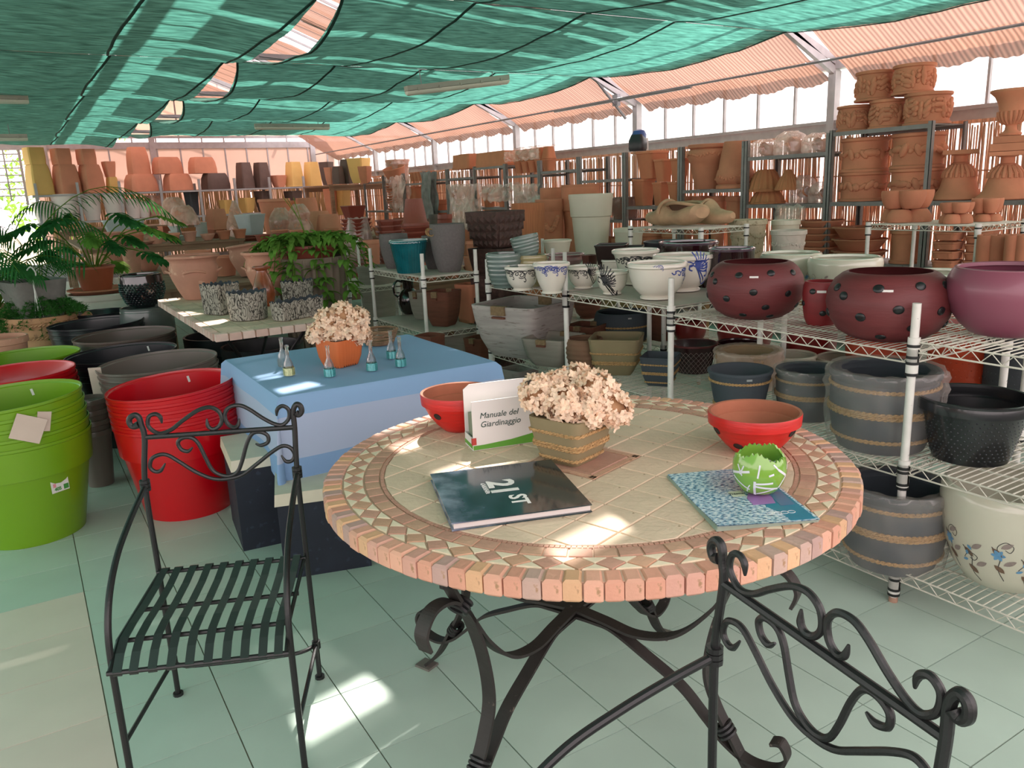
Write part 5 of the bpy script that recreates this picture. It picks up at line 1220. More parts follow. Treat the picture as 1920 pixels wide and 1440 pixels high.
# ---- slate ribbed pots
Msl=mat('slate celadon glaze','#66756f',.22,.1,5,coat=.7); Moli=mat('olive cream glaze','#9b8f68',.22,.08,5,coat=.7)
def ribp(label,xl,xr,yr,xb,yb,z,m,**k):
    return pot(label,xl,xr,yr,xb,yb,z,'ribbowl','c',m,'ribbed_pot',rib=.018,ribn=7,**k)
ribp('slate ribbed glazed pot standing at the left end of the shelf',913,983,475,948,541,.988,Msl)
t,c,R,H=ribp('olive ribbed glazed pot under the tilted slate pot',968,1026,478,998,538,.988,Moli)
mk('ribbed_pot','tilted slate ribbed pot sitting askew on the olive pot',(c.x-.02,c.y+.0,.988+H-.012),R*.93,.125,'ribbowl','c',Msl,rib=.018,ribn=6,tilt=(-.10,-.16))
Mpk_=mat('dusty pink glaze','#9c7472',.22,.08,5,coat=.6)
rpot('dusty pink glazed pot with collar behind the blue cup',1023,1097,476,3.16,.988,'urn','c',Mpk_,'glazed_pot') if 0 else rpot('dusty pink glazed pot with collar behind the blue cup',1023,1097,476,3.56,.932,'urn','c',Mpk_,'glazed_pot')
rpot('brown square glazed pot behind the pink pot',1090,1121,478,3.62,.932,'taper','s',mat('red brown glaze','#5e332b',.3,.1,coat=.4),'glazed_pot',Rk=.8)
# ---- middle shelf of the bowl units
Mww=mat('whitewashed wood-look clay','#a9a19b',.85,.14,4,stretch=(1,1,9),bump=.2,bscale=20,dark='#8a8079',dthr=.6)
Mww2=mat('grey washed clay','#8d857a',.85,.14,4,stretch=(1,1,9),bump=.2,bscale=20); Mbw=mat('brown carved clay','#6a3d2c',.8,.2,5,stretch=(1,1,7),bump=.3,bscale=20)
Mstr=mat('woven strap','#80694c',.9,.2,60,bump=.3)
def sqpot(label,xl,xr,yr,xb,yb,z,m,rz=.3,handles=True,Rk=.80,prof='sqb',asp=1.,hz=.86,**k):
    t,c,R,H=pot(label,xl,xr,yr,xb,yb,z,prof,'s',m,'square_planter',Rk=Rk,rz=rz,n=48,e=10,asp=asp,t=.014,rb=.8,**k)
    if handles:
        for s in (-1,1):
            r=R*rat(prof,hz); MB().box((s*r,0,H*.93),(.034,R*.42,H*.17)).build('handle_wrap',Mstr,t); MB().box((s*(r+.001),0,H*.80),(.03,R*.38,.012)).build('handle_slot',Mbw,t)
    return t
sqpot('very large whitewashed square planter with woven handle on the middle shelf',893,1078,566,985,674,.523,Mww,.35,Rk=.80)
sqpot('small grey washed square pot with woven handles before the big whitewashed planter',985,1102,630,1040,690,.523,Mww2,.45,Rk=.80)
sqpot('brown carved square pot behind the slate rope bowl',1060,1140,608,1100,660,.523,Mbw,.4)
t,c,R,H=pot('ribbed brown basket-like pot beside the small grey washed pot',1060,1135,634,1097,700,.523,'swell','c',mat('ribbed brown clay','#7b5b46',.85,.15,6,bump=.2),rib=.02,ribn=6)
ropot('slate rope bowl behind the olive square rope pot',1113,1219,584,1166,652,.523,'swell','c',Mwr,[(.62,1),(.12,1)],t=.008)
ropot('olive square rope pot on the middle shelf',1097,1215,630,1157,706,.523,'sqb','s',Mol,[(.62,1),(.36,2)],rz=.75,Rk=.80,e=10,n=48,rb=.8)
ropot('small slate square pot with three rope bands beside the white post',1198,1280,666,1238,726,.523,'sqb','s',Mwr,[(.76,1),(.46,2),(.14,1)],rz=.62,Rk=.80,e=10,n=48,rr=.0045,rb=.8)
rpot('tall dark wine pot at the back behind the slate rope bowl',1220,1262,562,3.5,.555,'cyl','s',Mbw,'tall_planter',Rk=.8)
rpot('brown glazed bowl seen through the rear shelf behind the big whitewashed planter',1075,1128,565,3.7,.555,'cup','c',Mbw,'glazed_pot')
# ---- shelf with teal pot
Mte=wave_mat('teal drip glaze','#0f5560','#3b8a8a',16,'X',.2,1.5,0,coat=.8); Mte=mat('teal glaze','#155f68',.18,.3,10,coat=.8)
t,c,R,H=pot('teal ribbed glazed pot with pale rim at the front of the shelf',734,808,450,770,513,.950,'lip','c',Mte,'glazed_pot',flute=.014,fn=36,n=144,rimm=mat('pale teal rim','#7f9a99',.2,coat=.6))
Mgt=mat('dark grey textured pot','#67605f',.7,.1,60,bump=.4,bscale=90)
def tall(label,xl,xr,yr,xb,yb,m,**k):
    t,c,R,H=pot(label,xl,xr,yr,xb,yb,.950,'egg','c',m,'tall_planter',**k); return t,c,R,H
tall('tall dark grey textured pot on the left behind the teal pot',706,760,439,742,504,Mgt)
t,c,R,H=tall('largest tall grey textured pot at the right of the teal pot',807,874,420,843,511,Mgt)
p=Vector((-math.sin(0),0,0)); rg=random.Random(9)
for k in range(3):
    MB().tube([( -R*.95+.03*math.cos(a)*.8-.02,-.02+.02*k+.01*math.sin(a),H*.93-.03+.028*math.sin(a)) for a in [2*PI*i/14 for i in range(14)]],.003,5,closed=True).build('rope_loop',Mrope,t)
tall('second tall grey textured pot half hidden between teal pot and the largest one',786,832,442,816,505,Mgt)
Mjug=mat('dark brown jug glaze','#1f1512',.15,.2,8,coat=.9)
def jug(label,xl,xr,yr,xb,yb,z,m,prof=None,hs=-1):
    t,c,R,H=pot(label,xl,xr,yr,xb,yb,z,prof or [(.55,0),(.8,.08),(1,.3),(.98,.5),(.75,.66),(.5,.74),(.5,.9),(.58,1)],'c',m,'jug')
    fa=handed(c)+hs*1.57; d=Vector((math.cos(fa),math.sin(fa),0)); f=lambda r,z:d*r*R+Vector((0,0,z*H))
    MB().tube(cr_([f(.5,.93),f(.95,.97),(f(1.3,.82)),f(1.25,.6),f(.95,.5)],6),R*.10,8).build('handle',m,t); return t
jug('dark glazed jug with handle on the lower shelf beneath the teal pot',748,790,524,769,589,.535,Mjug)
sqpot('pale grey square pot with woven strap behind the brown carved pot',766,815,546,795,600,.528,Mww2,.4)
sqpot('brown carved square pot with handles on the lower shelf',794,863,545,833,613,.528,Mbw,.55)
rpot('tall plain terracotta square pot right of the brown carved pot',852,905,532,3.15,.30,'taper','s',Mterra,'tall_planter',Rk=.8,rz=.4)
rpot('tall weathered grey square planter on the floor left of the jug',668,742,499,3.0,.0,'taper','s',Mww2,'tall_planter',Rk=.78,rz=.5)
rpot('lime green planter behind the jug',757,800,522,4.2,.0,'collar','c',Pg,'round_planter')
rpot('second whitewashed tall planter behind the shelf post left of the teal pot',700,765,510,3.6,.0,'taper','s',Mww,'tall_planter',Rk=.78,rz=.5)
# pots on the floor between the two shelvings
sqpot('grey washed square pot with handles on the floor, left of the shelf end',825,898,612,868,675,.255,Mww2,.4)
sqpot('brown carved square pot on the floor beside the grey washed one',872,930,632,902,690,.255,Mbw,.4)
rpot('brown square pot on the floor near the basket',775,835,628,2.30,.2545,'sqb','s',Mbw,'square_planter',Rk=.75,rz=.4)
for lab,p,w_,d_,h_ in (('low timber stand under the square pots between the shelvings',(2.42,4.955),1.14,.80,.253),):
    t=thing('timber_crate',lab,'crate',(p[0],p[1],0))
    for k in range(5): MB().box((0,-d_/2+d_*(k+.5)/5,h_-.01),(w_,d_/5-.015,.02)).build('plank',Mwood,t)
    for sx_ in (-1,1): MB().box((sx_*(w_/2-.03),0,(h_-.02)/2),(.05,d_-.02,h_-.021)).build('runner',Mwood,t)
for k,(lab,xl,xr,yr,yb,X,m) in enumerate((('whitewashed rectangular planter under the big whitewashed one, left',935,1012,690,760,2.85,Mww),('whitewashed rectangular planter on the lowest shelf, right',1000,1080,712,780,2.8,Mww2))):
    rpot(lab,xl,xr,yr,X,.103,'sqb','s',m,'square_planter',rz=.2,Rk=.75)
# ---------------- cream pots behind the slate ones ----------------
Mcr=mat('cream resin','#cfc7b4',.5,.04,5)
rpot('tall cream resin planter with wide collar standing out above the shelves',1066,1149,364,5.0,.50,[(.56,0),(.86,.74),(.87,.77),(.93,.78),(1,.99),(1,1)],'c',Mcr,'tall_planter',n=56)
mk('tall_planter','cream base pot under the tall cream resin planter',(atX(1107,450,5.0).x,atX(1107,450,5.0).y,.0),.19,.49,'taper','c',Mcr)
rpot('low cream round pot with rolled rim left of the tall cream planter',1017,1072,450,3.95,.935,'lip','c',Mcr,'plant_pot')
rpot('cream ribbed round planter right of the tall cream planter',1150,1207,428,5.15,.7,'lip','c',Mcr,'plant_pot',rib=.01,ribn=5)
for lab,xl,xr,yr,X in (('dark brown square pot behind the ivory bowls, left one',1112,1182,458,3.55),('dark brown square pot behind the ivory bowls, right one',1150,1212,462,3.75)):
    rpot(lab,xl,xr,yr,X,.935,'taper','s',mat('black brown glaze','#2b1c1a',.35,.1,coat=.3),'square_planter',rz=.78,Rk=.85,e=12,n=48)
Mrel=mat('antique ivory relief','#b5a98f',.75,.15,12,bump=.7,bscale=28,dark='#8f8468',dthr=.58)
def relief(t,R,H,prof,z,r,n,m,nm='relief_garland',wav=.02,s=1.):
    """moulded garland: row of overlapping blobs and leaves round the wall"""
    mb=MB(); rg=random.Random(int(R*1e4)+n)
    for k in range(n):
        a=2*PI*k/n; zz=z+wav*math.sin(k*2*PI/ (n/5)); rr=R*rat(prof,min(.97,max(.02,zz))); c_=Vector((math.cos(a)*rr,math.sin(a)*rr,zz*H)); nn_=Vector((math.cos(a),math.sin(a),0)); e1=Vector((-math.sin(a),math.cos(a),0)); b_=rg.uniform(0,PI)
        u=e1*math.cos(b_)+Vector((0,0,math.sin(b_))); v=nn_.cross(u); f=rg.uniform(.7,1.25)*r
        mb.loft([[c_+u*(math.cos(q)*f*k1*(1.5 if k%3 else .9))+v*(math.sin(q)*f*k1*.75)+nn_*(h*f) for q in [2*PI*i/8 for i in range(8)]] for k1,h in ((1,-.1),(.85,.35),(.45,.6))])
    mb.build(nm,m,t)
for lab,xl,xr,yr,X,z,m in (('antique ivory round pot with grape garland right of the clog planters',1368,1438,412,5.1,.78,Mrel),('small antique white pot with ribbon garland behind shelf posts',1446,1512,432,5.0,.80,mat('chalk white relief','#c0b6aa',.7,.1,12,bump=.5,bscale=28)),('plain chalk white pot behind the ribbon garland pot',1447,1500,413,5.4,.80,MATS['cream resin'])):
    t,c,R,H=rpot(lab,xl,xr,yr,X,z,'lip','c',m,'relief_pot')
    if 'garland' in lab and 'plain' not in lab: relief(t,R,H,'lip',.72,R*.09,46,m); relief(t,R,H,'lip',.5,R*.06,30,m,wav=.06)
st=thing('timber_stand','timber stand carrying the ivory relief pots','stand',(5.2,4.35,0))
MB().box((0,-.0,.766),(.75,1.1,.024)).build('board',Mwood,st)
for sx_ in (-.33,.33):
    for sy_ in (-.5,.5): MB().box((sx_,sy_,.377),(.05,.05,.754)).build('leg',Mwood,st)
for k,(x,y) in enumerate(((4.99,5.72),(5.2,4.75))): pass
t=thing('timber_block','low block under the cream ribbed planter','block',(atX(1178,430,5.15).x,atX(1178,430,5.15).y,0)); MB().box((0,0,.349),(.34,.34,.698)).build('block',Mwood,t)
c_=atX(1107,450,5.0)
# ---------------- square mosaic table and what stands on it ----------------
sx0,sx1,sy0,sy1=.955,1.70,5.12,7.45
st=thing('square_mosaic_table','rectangular pale mosaic stone table in the left middle, bearing bark-look pots','table',((sx0+sx1)/2,(sy0+sy1)/2,0)); hx,hy=(sx1-sx0)/2,(sy1-sy0)/2
MB().box((0,0,.727),(2*hx-.02,2*hy-.02,.038)).build('tabletop',Mg,st)
Mst2=[stone('slab stone a','#cdb6a0'),stone('slab stone b','#d3bda6')]; Mpb=[stone('edge stone a','#cfb0a2'),stone('edge stone b','#c7a79a'),stone('edge stone c','#d8bfb2')]
rg=random.Random(6); eb=MB().box((0,0,-.022),(.076,.05,.046),top=(.94,.9)).mesh('edge')
def edge(x,y,rz): put_m('brick',eb,Mpb[rg.randrange(3)],st,(x,y,.750+rg.uniform(-.001,.001)),(0,0,rz))
n=int(2*hx/.08)
for k in range(n):
    x=-hx+(k+.5)*2*hx/n; edge(x,-hy+.02,0); edge(x,hy-.02,0)
n=int((2*hy-.1)/.08)
for k in range(n):
    y=-hy+.05+(k+.5)*(2*hy-.1)/n; edge(-hx+.02,y,PI/2); edge(hx-.02,y,PI/2)
nx_,ny_=4,14
for i in range(nx_):
    for j in range(ny_):
        w_,d_=(2*hx-.1)/nx_,(2*hy-.1)/ny_; x=-hx+.05+(i+.5)*w_; y=-hy+.05+(j+.5)*d_
        MB().box((x,y,.747),(w_-.005,d_-.005,.006),top=(.98,.98)).build('stone_tile',Mst2[(i+j)%2],st)
for a in (-1,1):
    for b_ in (-1,1):
        MB().tube(cr_([(a*(hx-.10),b_*(hy-.2),.70),(a*(hx-.22),b_*(hy-.3),.5),(a*(hx-.26),b_*(hy-.34),.35),(a*(hx-.16),b_*(hy-.24),.12),(a*(hx-.04),b_*(hy-.12),.0)],6),.012,8).build('leg',Miron,st)
MB().tube(cr_([(0,-hy+.2,.70),(0,-hy*.5,.42),(0,0,.35),(0,hy*.5,.42),(0,hy-.2,.70)],8),.012,8).build('brace',Miron,st)
Mbark=mat('bark relief','#b9b2a6',.9,.15,20,bump=.2); N=Mbark.node_tree.nodes; L=Mbark.node_tree.links; b=N['Principled BSDF']
tcn=N.new('ShaderNodeTexCoord'); mp=N.new('ShaderNodeMapping'); mp.inputs['Scale'].default_value=(1,1,.45); L.new(tcn.outputs['Object'],mp.inputs[0])
nz_=N.new('ShaderNodeTexNoise'); nz_.inputs['Scale'].default_value=14; L.new(mp.outputs[0],nz_.inputs[0]); mxv=N.new('ShaderNodeMix'); mxv.data_type='VECTOR'; mxv.inputs[0].default_value=.16; L.new(mp.outputs[0],mxv.inputs[4]); L.new(nz_.outputs['Color'],mxv.inputs[5])
vo=N.new('ShaderNodeTexVoronoi'); vo.feature='DISTANCE_TO_EDGE'; vo.inputs['Scale'].default_value=42; L.new(mxv.outputs[1],vo.inputs[0]); r=N.new('ShaderNodeValToRGB'); L.new(vo.outputs['Distance'],r.inputs[0])
E=r.color_ramp.elements; E[0].position=.02; E[0].color=lin('#25211f'); E[1].position=.13; E[1].color=lin('#aaa297'); e=E.new(.045); e.color=lin('#67615a'); L.new(r.outputs[0],b.inputs['Base Color'])
bp=N.new('ShaderNodeBump'); bp.inputs['Strength'].default_value=1; bp.inputs['Distance'].default_value=.008; L.new(vo.outputs['Distance'],bp.inputs['Height']); L.new(bp.outputs[0],b.inputs['Normal'])
Mbin=mat('dark blue grey inside','#3d444c',.8)
def bark(label,xl,xr,yr,xb,yb,kind,rz=0,asp=1.,Rk=1.,rb=.9):
    c,R,H=place(xl,xr,yr,xb,yb,.752,rb*Rk); R*=Rk; t=thing('bark_pot',label,'plant pot',(c.x,c.y,.7525),rz=rz)
    n=72; s=sec(kind,n,10.,asp); rings=[]
    for z,k in ((0,.86),(.02,.93),(.2,.95),(.5,.97),(.8,.99),(.97,1.)):
        rings.append([(x*R*k*(1+.02*noise.noise(Vector((x*6,y*6,z*5)))),y*R*k*(1+.02*noise.noise(Vector((x*6,y*6,z*5)))),z*H+(.008*math.sin(j*1.7)+.004*math.sin(j*.9) if z>.9 else 0)) for j,(x,y) in enumerate(s)])
    MB().loft(rings,cap1=False).build('bark_wall',Mbark,t)
    rings=[[(x*(R*k-d),y*(R*k-d*asp),z*H+(.008*math.sin(j*1.7)+.004*math.sin(j*.9) if z>.9 else 0)) for j,(x,y) in enumerate(s)] for z,k,d in ((.97,1,.0),(.965,1,.012),(.4,.96,.014),(.1,.94,.014))]
    MB().loft(rings,cap0=False).build('inner_wall',Mbin,t)
bark('square bark-look pot on the pale mosaic table',382,451,530,418,590,'s',.5,Rk=.78)
bark('round bark-look pot at the front of the pale mosaic table',428,501,545,468,602,'c')
bark('oval bark-look pot farther back on the pale mosaic table',527,591,525,560,564,'c',.2,.6)
bark('rectangular bark-look trough at the right of the pale mosaic table',517,638,560,560,597,'s',.42,.36,Rk=.86,rb=.3)
def ringhandle(t,R,H,prof,zf,m,n=4,a0=.4,w_=.55):
    for k in range(n):
        a=a0+2*PI*k/n; r=R*rat(prof,zf); pts=[]
        for q in range(9):
            b_=a-w_/2+w_*q/8; rr=r+R*.10*math.sin(PI*q/8); pts.append((math.cos(b_)*rr,math.sin(b_)*rr,zf*H+H*.05*math.sin(PI*q/8)))
        MB().tube(pts,R*.045,8).build('handle',m,t)
PROF['olla']=[(.46,0),(.50,.03),(.66,.22),(.82,.45),(.90,.60),(.90,.70),(.84,.82),(.84,.86),(.93,.93),(1,.95),(1,.99),(.97,1)]
for lab,xl,xr,yr,xb,yb in (('large terracotta cauldron pot with side handles on the pale mosaic table',322,420,478,371,562),('second large terracotta cauldron pot behind the brown vase',456,548,471,508,556)):
    t,c,R,H=pot(lab,xl,xr,yr,xb,yb,.752,'olla','c',Mterra2,'handled_pot',n=56); ringhandle(t,R,H,'olla',.62,Mterra2,4,handed(c)+.0,.9)
t,c,R,H=fpot('third terracotta cauldron pot leaning on the bench behind the mosaic table',430,492,458,0,9.2,'olla','c',Mterra2,'handled_pot',z=.735,tilt=(-.06,-.10))
vz,c,R,H=pot('reddish brown glazed vase with pinched mouth between the bark pots',470,512,500,498,575,.752,[(.55,0),(.8,.08),(1,.28),(.96,.45),(.72,.66),(.5,.82),(.46,.9),(.78,1)],'c',mat('burnt amber glaze','#8a4526',.25,.35,9,coat=.6),'vase')
# under the table
mk('plant_pot','black plastic pot with pale rim under the pale mosaic table',(1.22,4.93,0),.15,.50,'lip','c',Mblack,rimm=mat('pale worn rim','#9a958f',.4))
mk('round_planter','large black planter in the shade under the pale mosaic table, right',(1.45,6.0,0),.30,.5,'collar','c',Mblack,split=False)
mk('round_planter','large black planter in the shade under the pale mosaic table, left',(1.33,6.85,0),.30,.48,'collar','c',Mblack,split=False)
mk('plant_pot','terracotta pot with wide lip beside the black stacks under the table edge',(.80,7.25,0),.18,.42,'lip','c',Mterra2)
mk('plant_pot','small terracotta pot under the far corner of the pale mosaic table',(1.0,6.05,0),.11,.45,'lip','c',Mterra2)
# ribbed brown pot with trailing plant
Mrib=mat('fluted mushroom clay','#7d6f60',.75,.1,8,bump=.1)
c=atz(645,572,.0); 
c=atX(645,500,2.45); cz=0
t=mk('fluted_planter','tall fluted mushroom-brown planter holding the trailing plant',(2.15,6.85,0),.30,1.06,'taper','c',Mrib,flute=.06,fn=24,n=192)
mk('plant_pot','brick red plastic pot with the trailing plant, set in the fluted planter',(2.15,6.85,.92),.24,.24,'lip','c',Mbrick)
Mleaf=sheet_mat('green leaf','#628a3c','#76a044',.3,0,scale=9,var=.4); Mleafd=sheet_mat('dark green leaf','#34683a','#4a8a44',.3,0,scale=9,var=.4); Mleafp=sheet_mat('pale stem green','#6b8a3a','#7aa040',.3,0,scale=9,var=.3)
def blade(mb,p,d,up,L_,W_,droop=.4,n=5,fold=.25):
    """lanceolate leaf from p along d, drooping"""
    d=Vector(d).normalized(); sd=d.cross(Vector(up)); sd=sd.normalized() if sd.length>1e-4 else Vector((1,0,0)); upv=sd.cross(d); vs=[]; q=Vector(p)
    for k in range(n+1):
        s=k/n; dd=(d*(1-droop*s)+Vector((0,0,-1))*droop*s*1.2); 
        if k: q=q+dd*(L_/n)
        w_=W_*math.sin(PI*min(.98,s*.92+.06))**.8/2; vs+= [q-sd*w_+upv*w_*fold,q,q+sd*w_+upv*w_*fold]
    mb.add(vs,[(3*k+a,3*k+a+1,3*k+a+4,3*k+a+3) for k in range(n) for a in (0,1)],True)
pl_=thing('trailing_plant','trailing leafy green plant spilling over the fluted planter','plant',(2.15,6.85,1.14)); rg=random.Random(4)
for k in range(18):
    a=2*PI*k/18+rg.uniform(-.2,.2); Lr=rg.uniform(.26,.5); dn=rg.uniform(.05,.45)
    pts=cr_([(0,0,0),(math.cos(a)*Lr*.4,math.sin(a)*Lr*.4,.10),(math.cos(a)*Lr*.8,math.sin(a)*Lr*.8,.05),(math.cos(a)*Lr,math.sin(a)*Lr,-dn)],5)
    s_=MB().tube(pts,.004,5).build('stem',Mleafp,pl_); mb=MB()
    for i in range(2,len(pts)):
        for q in (0,1,2,3):
            b_=a+rg.uniform(-1.5,1.5); blade(mb,pts[i],(math.cos(b_),math.sin(b_),rg.uniform(-.1,.6)),(0,0,1),rg.uniform(.12,.2),rg.uniform(.035,.055),rg.uniform(.3,.9))
    mb.build('leaves',Mleaf,s_,kind='stuff')
for k in range(3):
    a=2.2+k*.5; MB().tube(cr_([(0,0,0),(math.cos(a)*.06,math.sin(a)*.06,.22),(math.cos(a)*.12-.1*k*.3,math.sin(a)*.1,.42)],5),.003,5).build('tall_shoot',Mleafp,pl_)

# ---------------- left side: plants and pots ----------------
t,c,R,H=pot('big white glazed urn carrying a terracotta saucer at the left',128,250,570,190,640,.0,'urn','c',mat('white urn glaze','#e6e0d6',.3,.05,coat=.4),'urn',rb=.5) if 0 else (None,None,None,None)
uc=atz(190,562,.86); UR=.33*1.0
uc=Vector((.36,9.3,0)); UZ=zat((uc.x,uc.y),563)
dep=proj((uc.x,uc.y,UZ))[2]; UR=118*dep/FPX/2
cx_=atY(192,563,9.3); UZ+=.05; uc=Vector((cx_.x,9.3,0))
mk('urn','big white glazed urn under the terracotta saucer at the left',(uc.x,uc.y,0),UR,UZ,[(.6,0),(.95,.3),(1.22,.66),(1.12,.82),(1.0,.90),(1.04,.92),(1.04,.98),(1,1)],'c',mat('white urn glaze','#e6e0d6',.3,.05,coat=.4),floor=.5,n=48)
mk('saucer','large terracotta saucer on the white urn',(uc.x,uc.y,UZ),UR*.97,.045,'saucer','c',Mterra3)
pc=mk('plant_pot','terracotta plastic pot of the lobed-leaf plant on the saucer',(uc.x-.03,uc.y-.02,UZ+.006),.20,.27,'lip','c',mat('brown plastic pot','#a65a3c',.5,.05))
def lobed(t,base,tip,L_,m,rg,ml):
    """split-leaf blade at the end of a petiole"""
    base=Vector(base); tip=Vector(tip); mid=(base+tip)/2+Vector((0,0,(tip-base).length*.18))
    pts=cr_([base,mid,tip],5); st_=MB().tube(pts,.006,5).build('petiole',Mleafp,t)
    d=Vector((tip.x-base.x,tip.y-base.y,0)); d=d.normalized() if d.length>.01 else Vector((1,0,0)); d=(d+Vector((0,0,-.35))).normalized(); sd=d.cross(Vector((0,0,1))).normalized(); mb=MB()
    nl=6
    for k in range(nl+1):
        s=k/nl; p=tip+d*L_*s*.75
        for sg in (-1,1):
            b_=(d*(.25+.9*s)+sd*sg*(1.05-.75*s)+Vector((0,0,.12-.25*s))).normalized(); blade(mb,p,b_,(0,0,1),L_*(.62-.25*abs(s-.35)),L_*.17,.35)
    blade(mb,tip,d,(0,0,1),L_*1.0,L_*.34,.25); mb.build('leaf_blade',ml,st_)
lp=thing('lobed_leaf_plant','philodendron with deeply lobed dark leaves on long stalks at the left','plant',(uc.x-.03,uc.y-.02,UZ+.25)); rg=random.Random(12)
for k in range(17):
    a=2*PI*k/17+rg.uniform(-.25,.25); r_=rg.uniform(.35,.85); hh=rg.uniform(.25,.62)-.25*(r_>.7)
    lobed(lp,(math.cos(a)*.04,math.sin(a)*.04,0),(math.cos(a)*r_,math.sin(a)*r_*.8,hh),rg.uniform(.26,.38),Mleafd,rg,Mleafd if k%4 else Mleaf)
def frond(t,base,a,L_,h,m,rg,nl=22,ll=.34,droop=.55):
    pts=[];p=Vector(base)
    for k in range(13):
        s=k/12; pts.append(Vector(base)+Vector((math.cos(a)*L_*(s**1.15),math.sin(a)*L_*(s**1.15),h*math.sin(s*PI*.62)*1.05-droop*L_*s**3*.5)))
    s_=MB().tube(pts,lambda s:.008*(1-.75*s),5).build('frond',Mleafp,t); mb=MB()
    q=cr_(pts,3)
    for i in range(8,len(q)-1):
        d=(q[i+1]-q[i]).normalized(); sd=d.cross(Vector((0,0,1))).normalized(); s=i/len(q)
        for sg in (-1,1):
            b_=(d*.75+sd*sg*.8+Vector((0,0,-.12))).normalized(); blade(mb,q[i],b_,(0,0,1),ll*(.45+.9*math.sin(PI*s))*rg.uniform(.9,1.1),.018,.5,4,.1)
    mb.build('leaflets',m,s_,kind='stuff')
pb=atz(60,640,.0); PP=Vector((-.28,9.6,0))
mk('plant_pot','terracotta pot of the tall palm at the far left',(PP.x,PP.y,0),.24,.62,'lip','c',Mterra2)
pm_=thing('kentia_palm','tall arching palm at the far left','plant',(PP.x,PP.y,.55)); rg=random.Random(3)
for a,L_,h in ((.1,1.9,1.35),(-.5,1.3,1.0),(.9,1.5,1.2),(1.6,1.2,1.25),(2.6,1.1,1.1),(3.6,1.2,1.0),(4.6,1.1,1.1),(5.4,1.3,.85),(.5,.9,.6),(-.9,.8,.55),(2.0,.8,.8),(.2,1.1,.55)): frond(pm_,(0,0,0),a,L_,h,Mleafd,rg)
P2=Vector((-.55,8.4,0)); mk('plant_pot','terracotta pot of the second palm at the left edge',(P2.x,P2.y,0),.22,.5,'lip','c',Mterra2)
pm_=thing('fan_palm','bushy palm filling the left edge','plant',(P2.x,P2.y,.45)); 
for k in range(11): frond(pm_,(0,0,0),2*PI*k/11+.2,rg.uniform(.7,1.05),rg.uniform(.5,1.1),Mleafd,rg,ll=.28)
for lab,x,y,z,n_,L_,h_ in (('low leafy plant between the palm and the grey felt pot',-.8,9.3,.35,9,.5,.45),('dark leafy plant behind the lobed-leaf plant',.15,10.4,.6,9,.7,.6)):
    mk('plant_pot','terracotta pot under the %s'%lab,(x,y,0),.19,z+.02,'lip','c',Mterra2)
    q_=thing('leafy_plant',lab,'plant',(x,y,z))
    for k in range(n_): lobed(q_,(0,0,0),(math.cos(k*.7)*L_*rg.uniform(.5,1),math.sin(k*.7)*L_*rg.uniform(.5,1),h_*rg.uniform(.4,1)),.26,Mleafd,rg,Mleafd)
# terracotta rope pot with asparagus fern, grey felt pot in it
fc=atY(78,590,8.3); FZ=zat((fc.x,fc.y),590); 
t=mk('rope_relief_pot','large weathered terracotta pot with twisted rope relief at the left, full of fern',(fc.x,fc.y,0),.29,FZ,[(.62,0),(.85,.3),(.97,.7),(.93,.9),(1,.93),(1,1)],'c',mat('sandy terracotta','#c0906c',.9,.15,5,bump=.2,dark='#a0755a',dthr=.6),floor=.85,n=48)
for z in (.72,.9): rope(t,'c',.29*.955,FZ*z,.016,m=MATS['sandy terracotta'],name='rope_relief')
MB().tube(cr_([(.27,-.06,FZ*.86),(.36,-.08,FZ*.97),(.38,-.04,FZ*.86),(.29,.0,FZ*.68)],6),.02,8).build('handle',MATS['sandy terracotta'],t)
fz=thing('asparagus_fern','feathery asparagus fern spilling from the rope relief pot','plant',(fc.x,fc.y,FZ*.97)); mb=MB(); rg=random.Random(8)
for k in range(260):
    a=rg.uniform(0,2*PI); L_=rg.uniform(.12,.42); dn=rg.uniform(-.18,.35) if abs(a-3.9)<1.3 else rg.uniform(-.15,.05)
    pts=cr_([(0,0,.02),(math.cos(a)*L_*.5,math.sin(a)*L_*.5,.14+abs(dn)*.2),(math.cos(a)*L_,math.sin(a)*L_,-max(0,dn)+.05)],5)
    for i,p in enumerate(pts):
        if i<2: continue
        for q in range(16):
            d=Vector((rg.gauss(0,1),rg.gauss(0,1),rg.gauss(0,.7))).normalized()*rg.uniform(.02,.05); sd=Vector((rg.gauss(0,1),rg.gauss(0,1),rg.gauss(0,1))).normalized()*.0035
            mb.add([p-sd,p+sd,p+d],[(0,1,2)])
mb.build('foliage',sheet_mat('fern green','#3d6b34','#4c8a3a',.3,0,scale=5,var=.3),fz,kind='stuff')
gz=FZ+.02
mk('felt_pot','grey felt square hanging pot standing in the fern pot',(fc.x-.03,fc.y+.05,FZ*.86),.235,.40,'taper','s',mat('grey felt','#7d7874',.95,.1,20),rz=.3,split=False,e=8)
hk=thing('plant_hanger','white plastic hook hanger rising from the grey felt pot','hanger',(fc.x-.02,fc.y-.2,FZ+.25)); MB().tube(cr_([(0,0,-.2),(0,0,.05),(.03,0,.13),(0,0,.19),(-.04,0,.15),(-.035,0,.11)],6),.006,6).build('hook',mat('white plastic','#dcdcd6',.4),hk)
for s in (-.03,0,.03): MB().tube([(0,0,.02),(s,0,-.25)],.002,4).build('strand',MATS['white plastic'],hk)
mk('plant_pot','terracotta pot cut by the left edge beside the fern',(atY(-5,620,7.3).x,7.3,0),.2,.60,'lip','c',Mterra2)
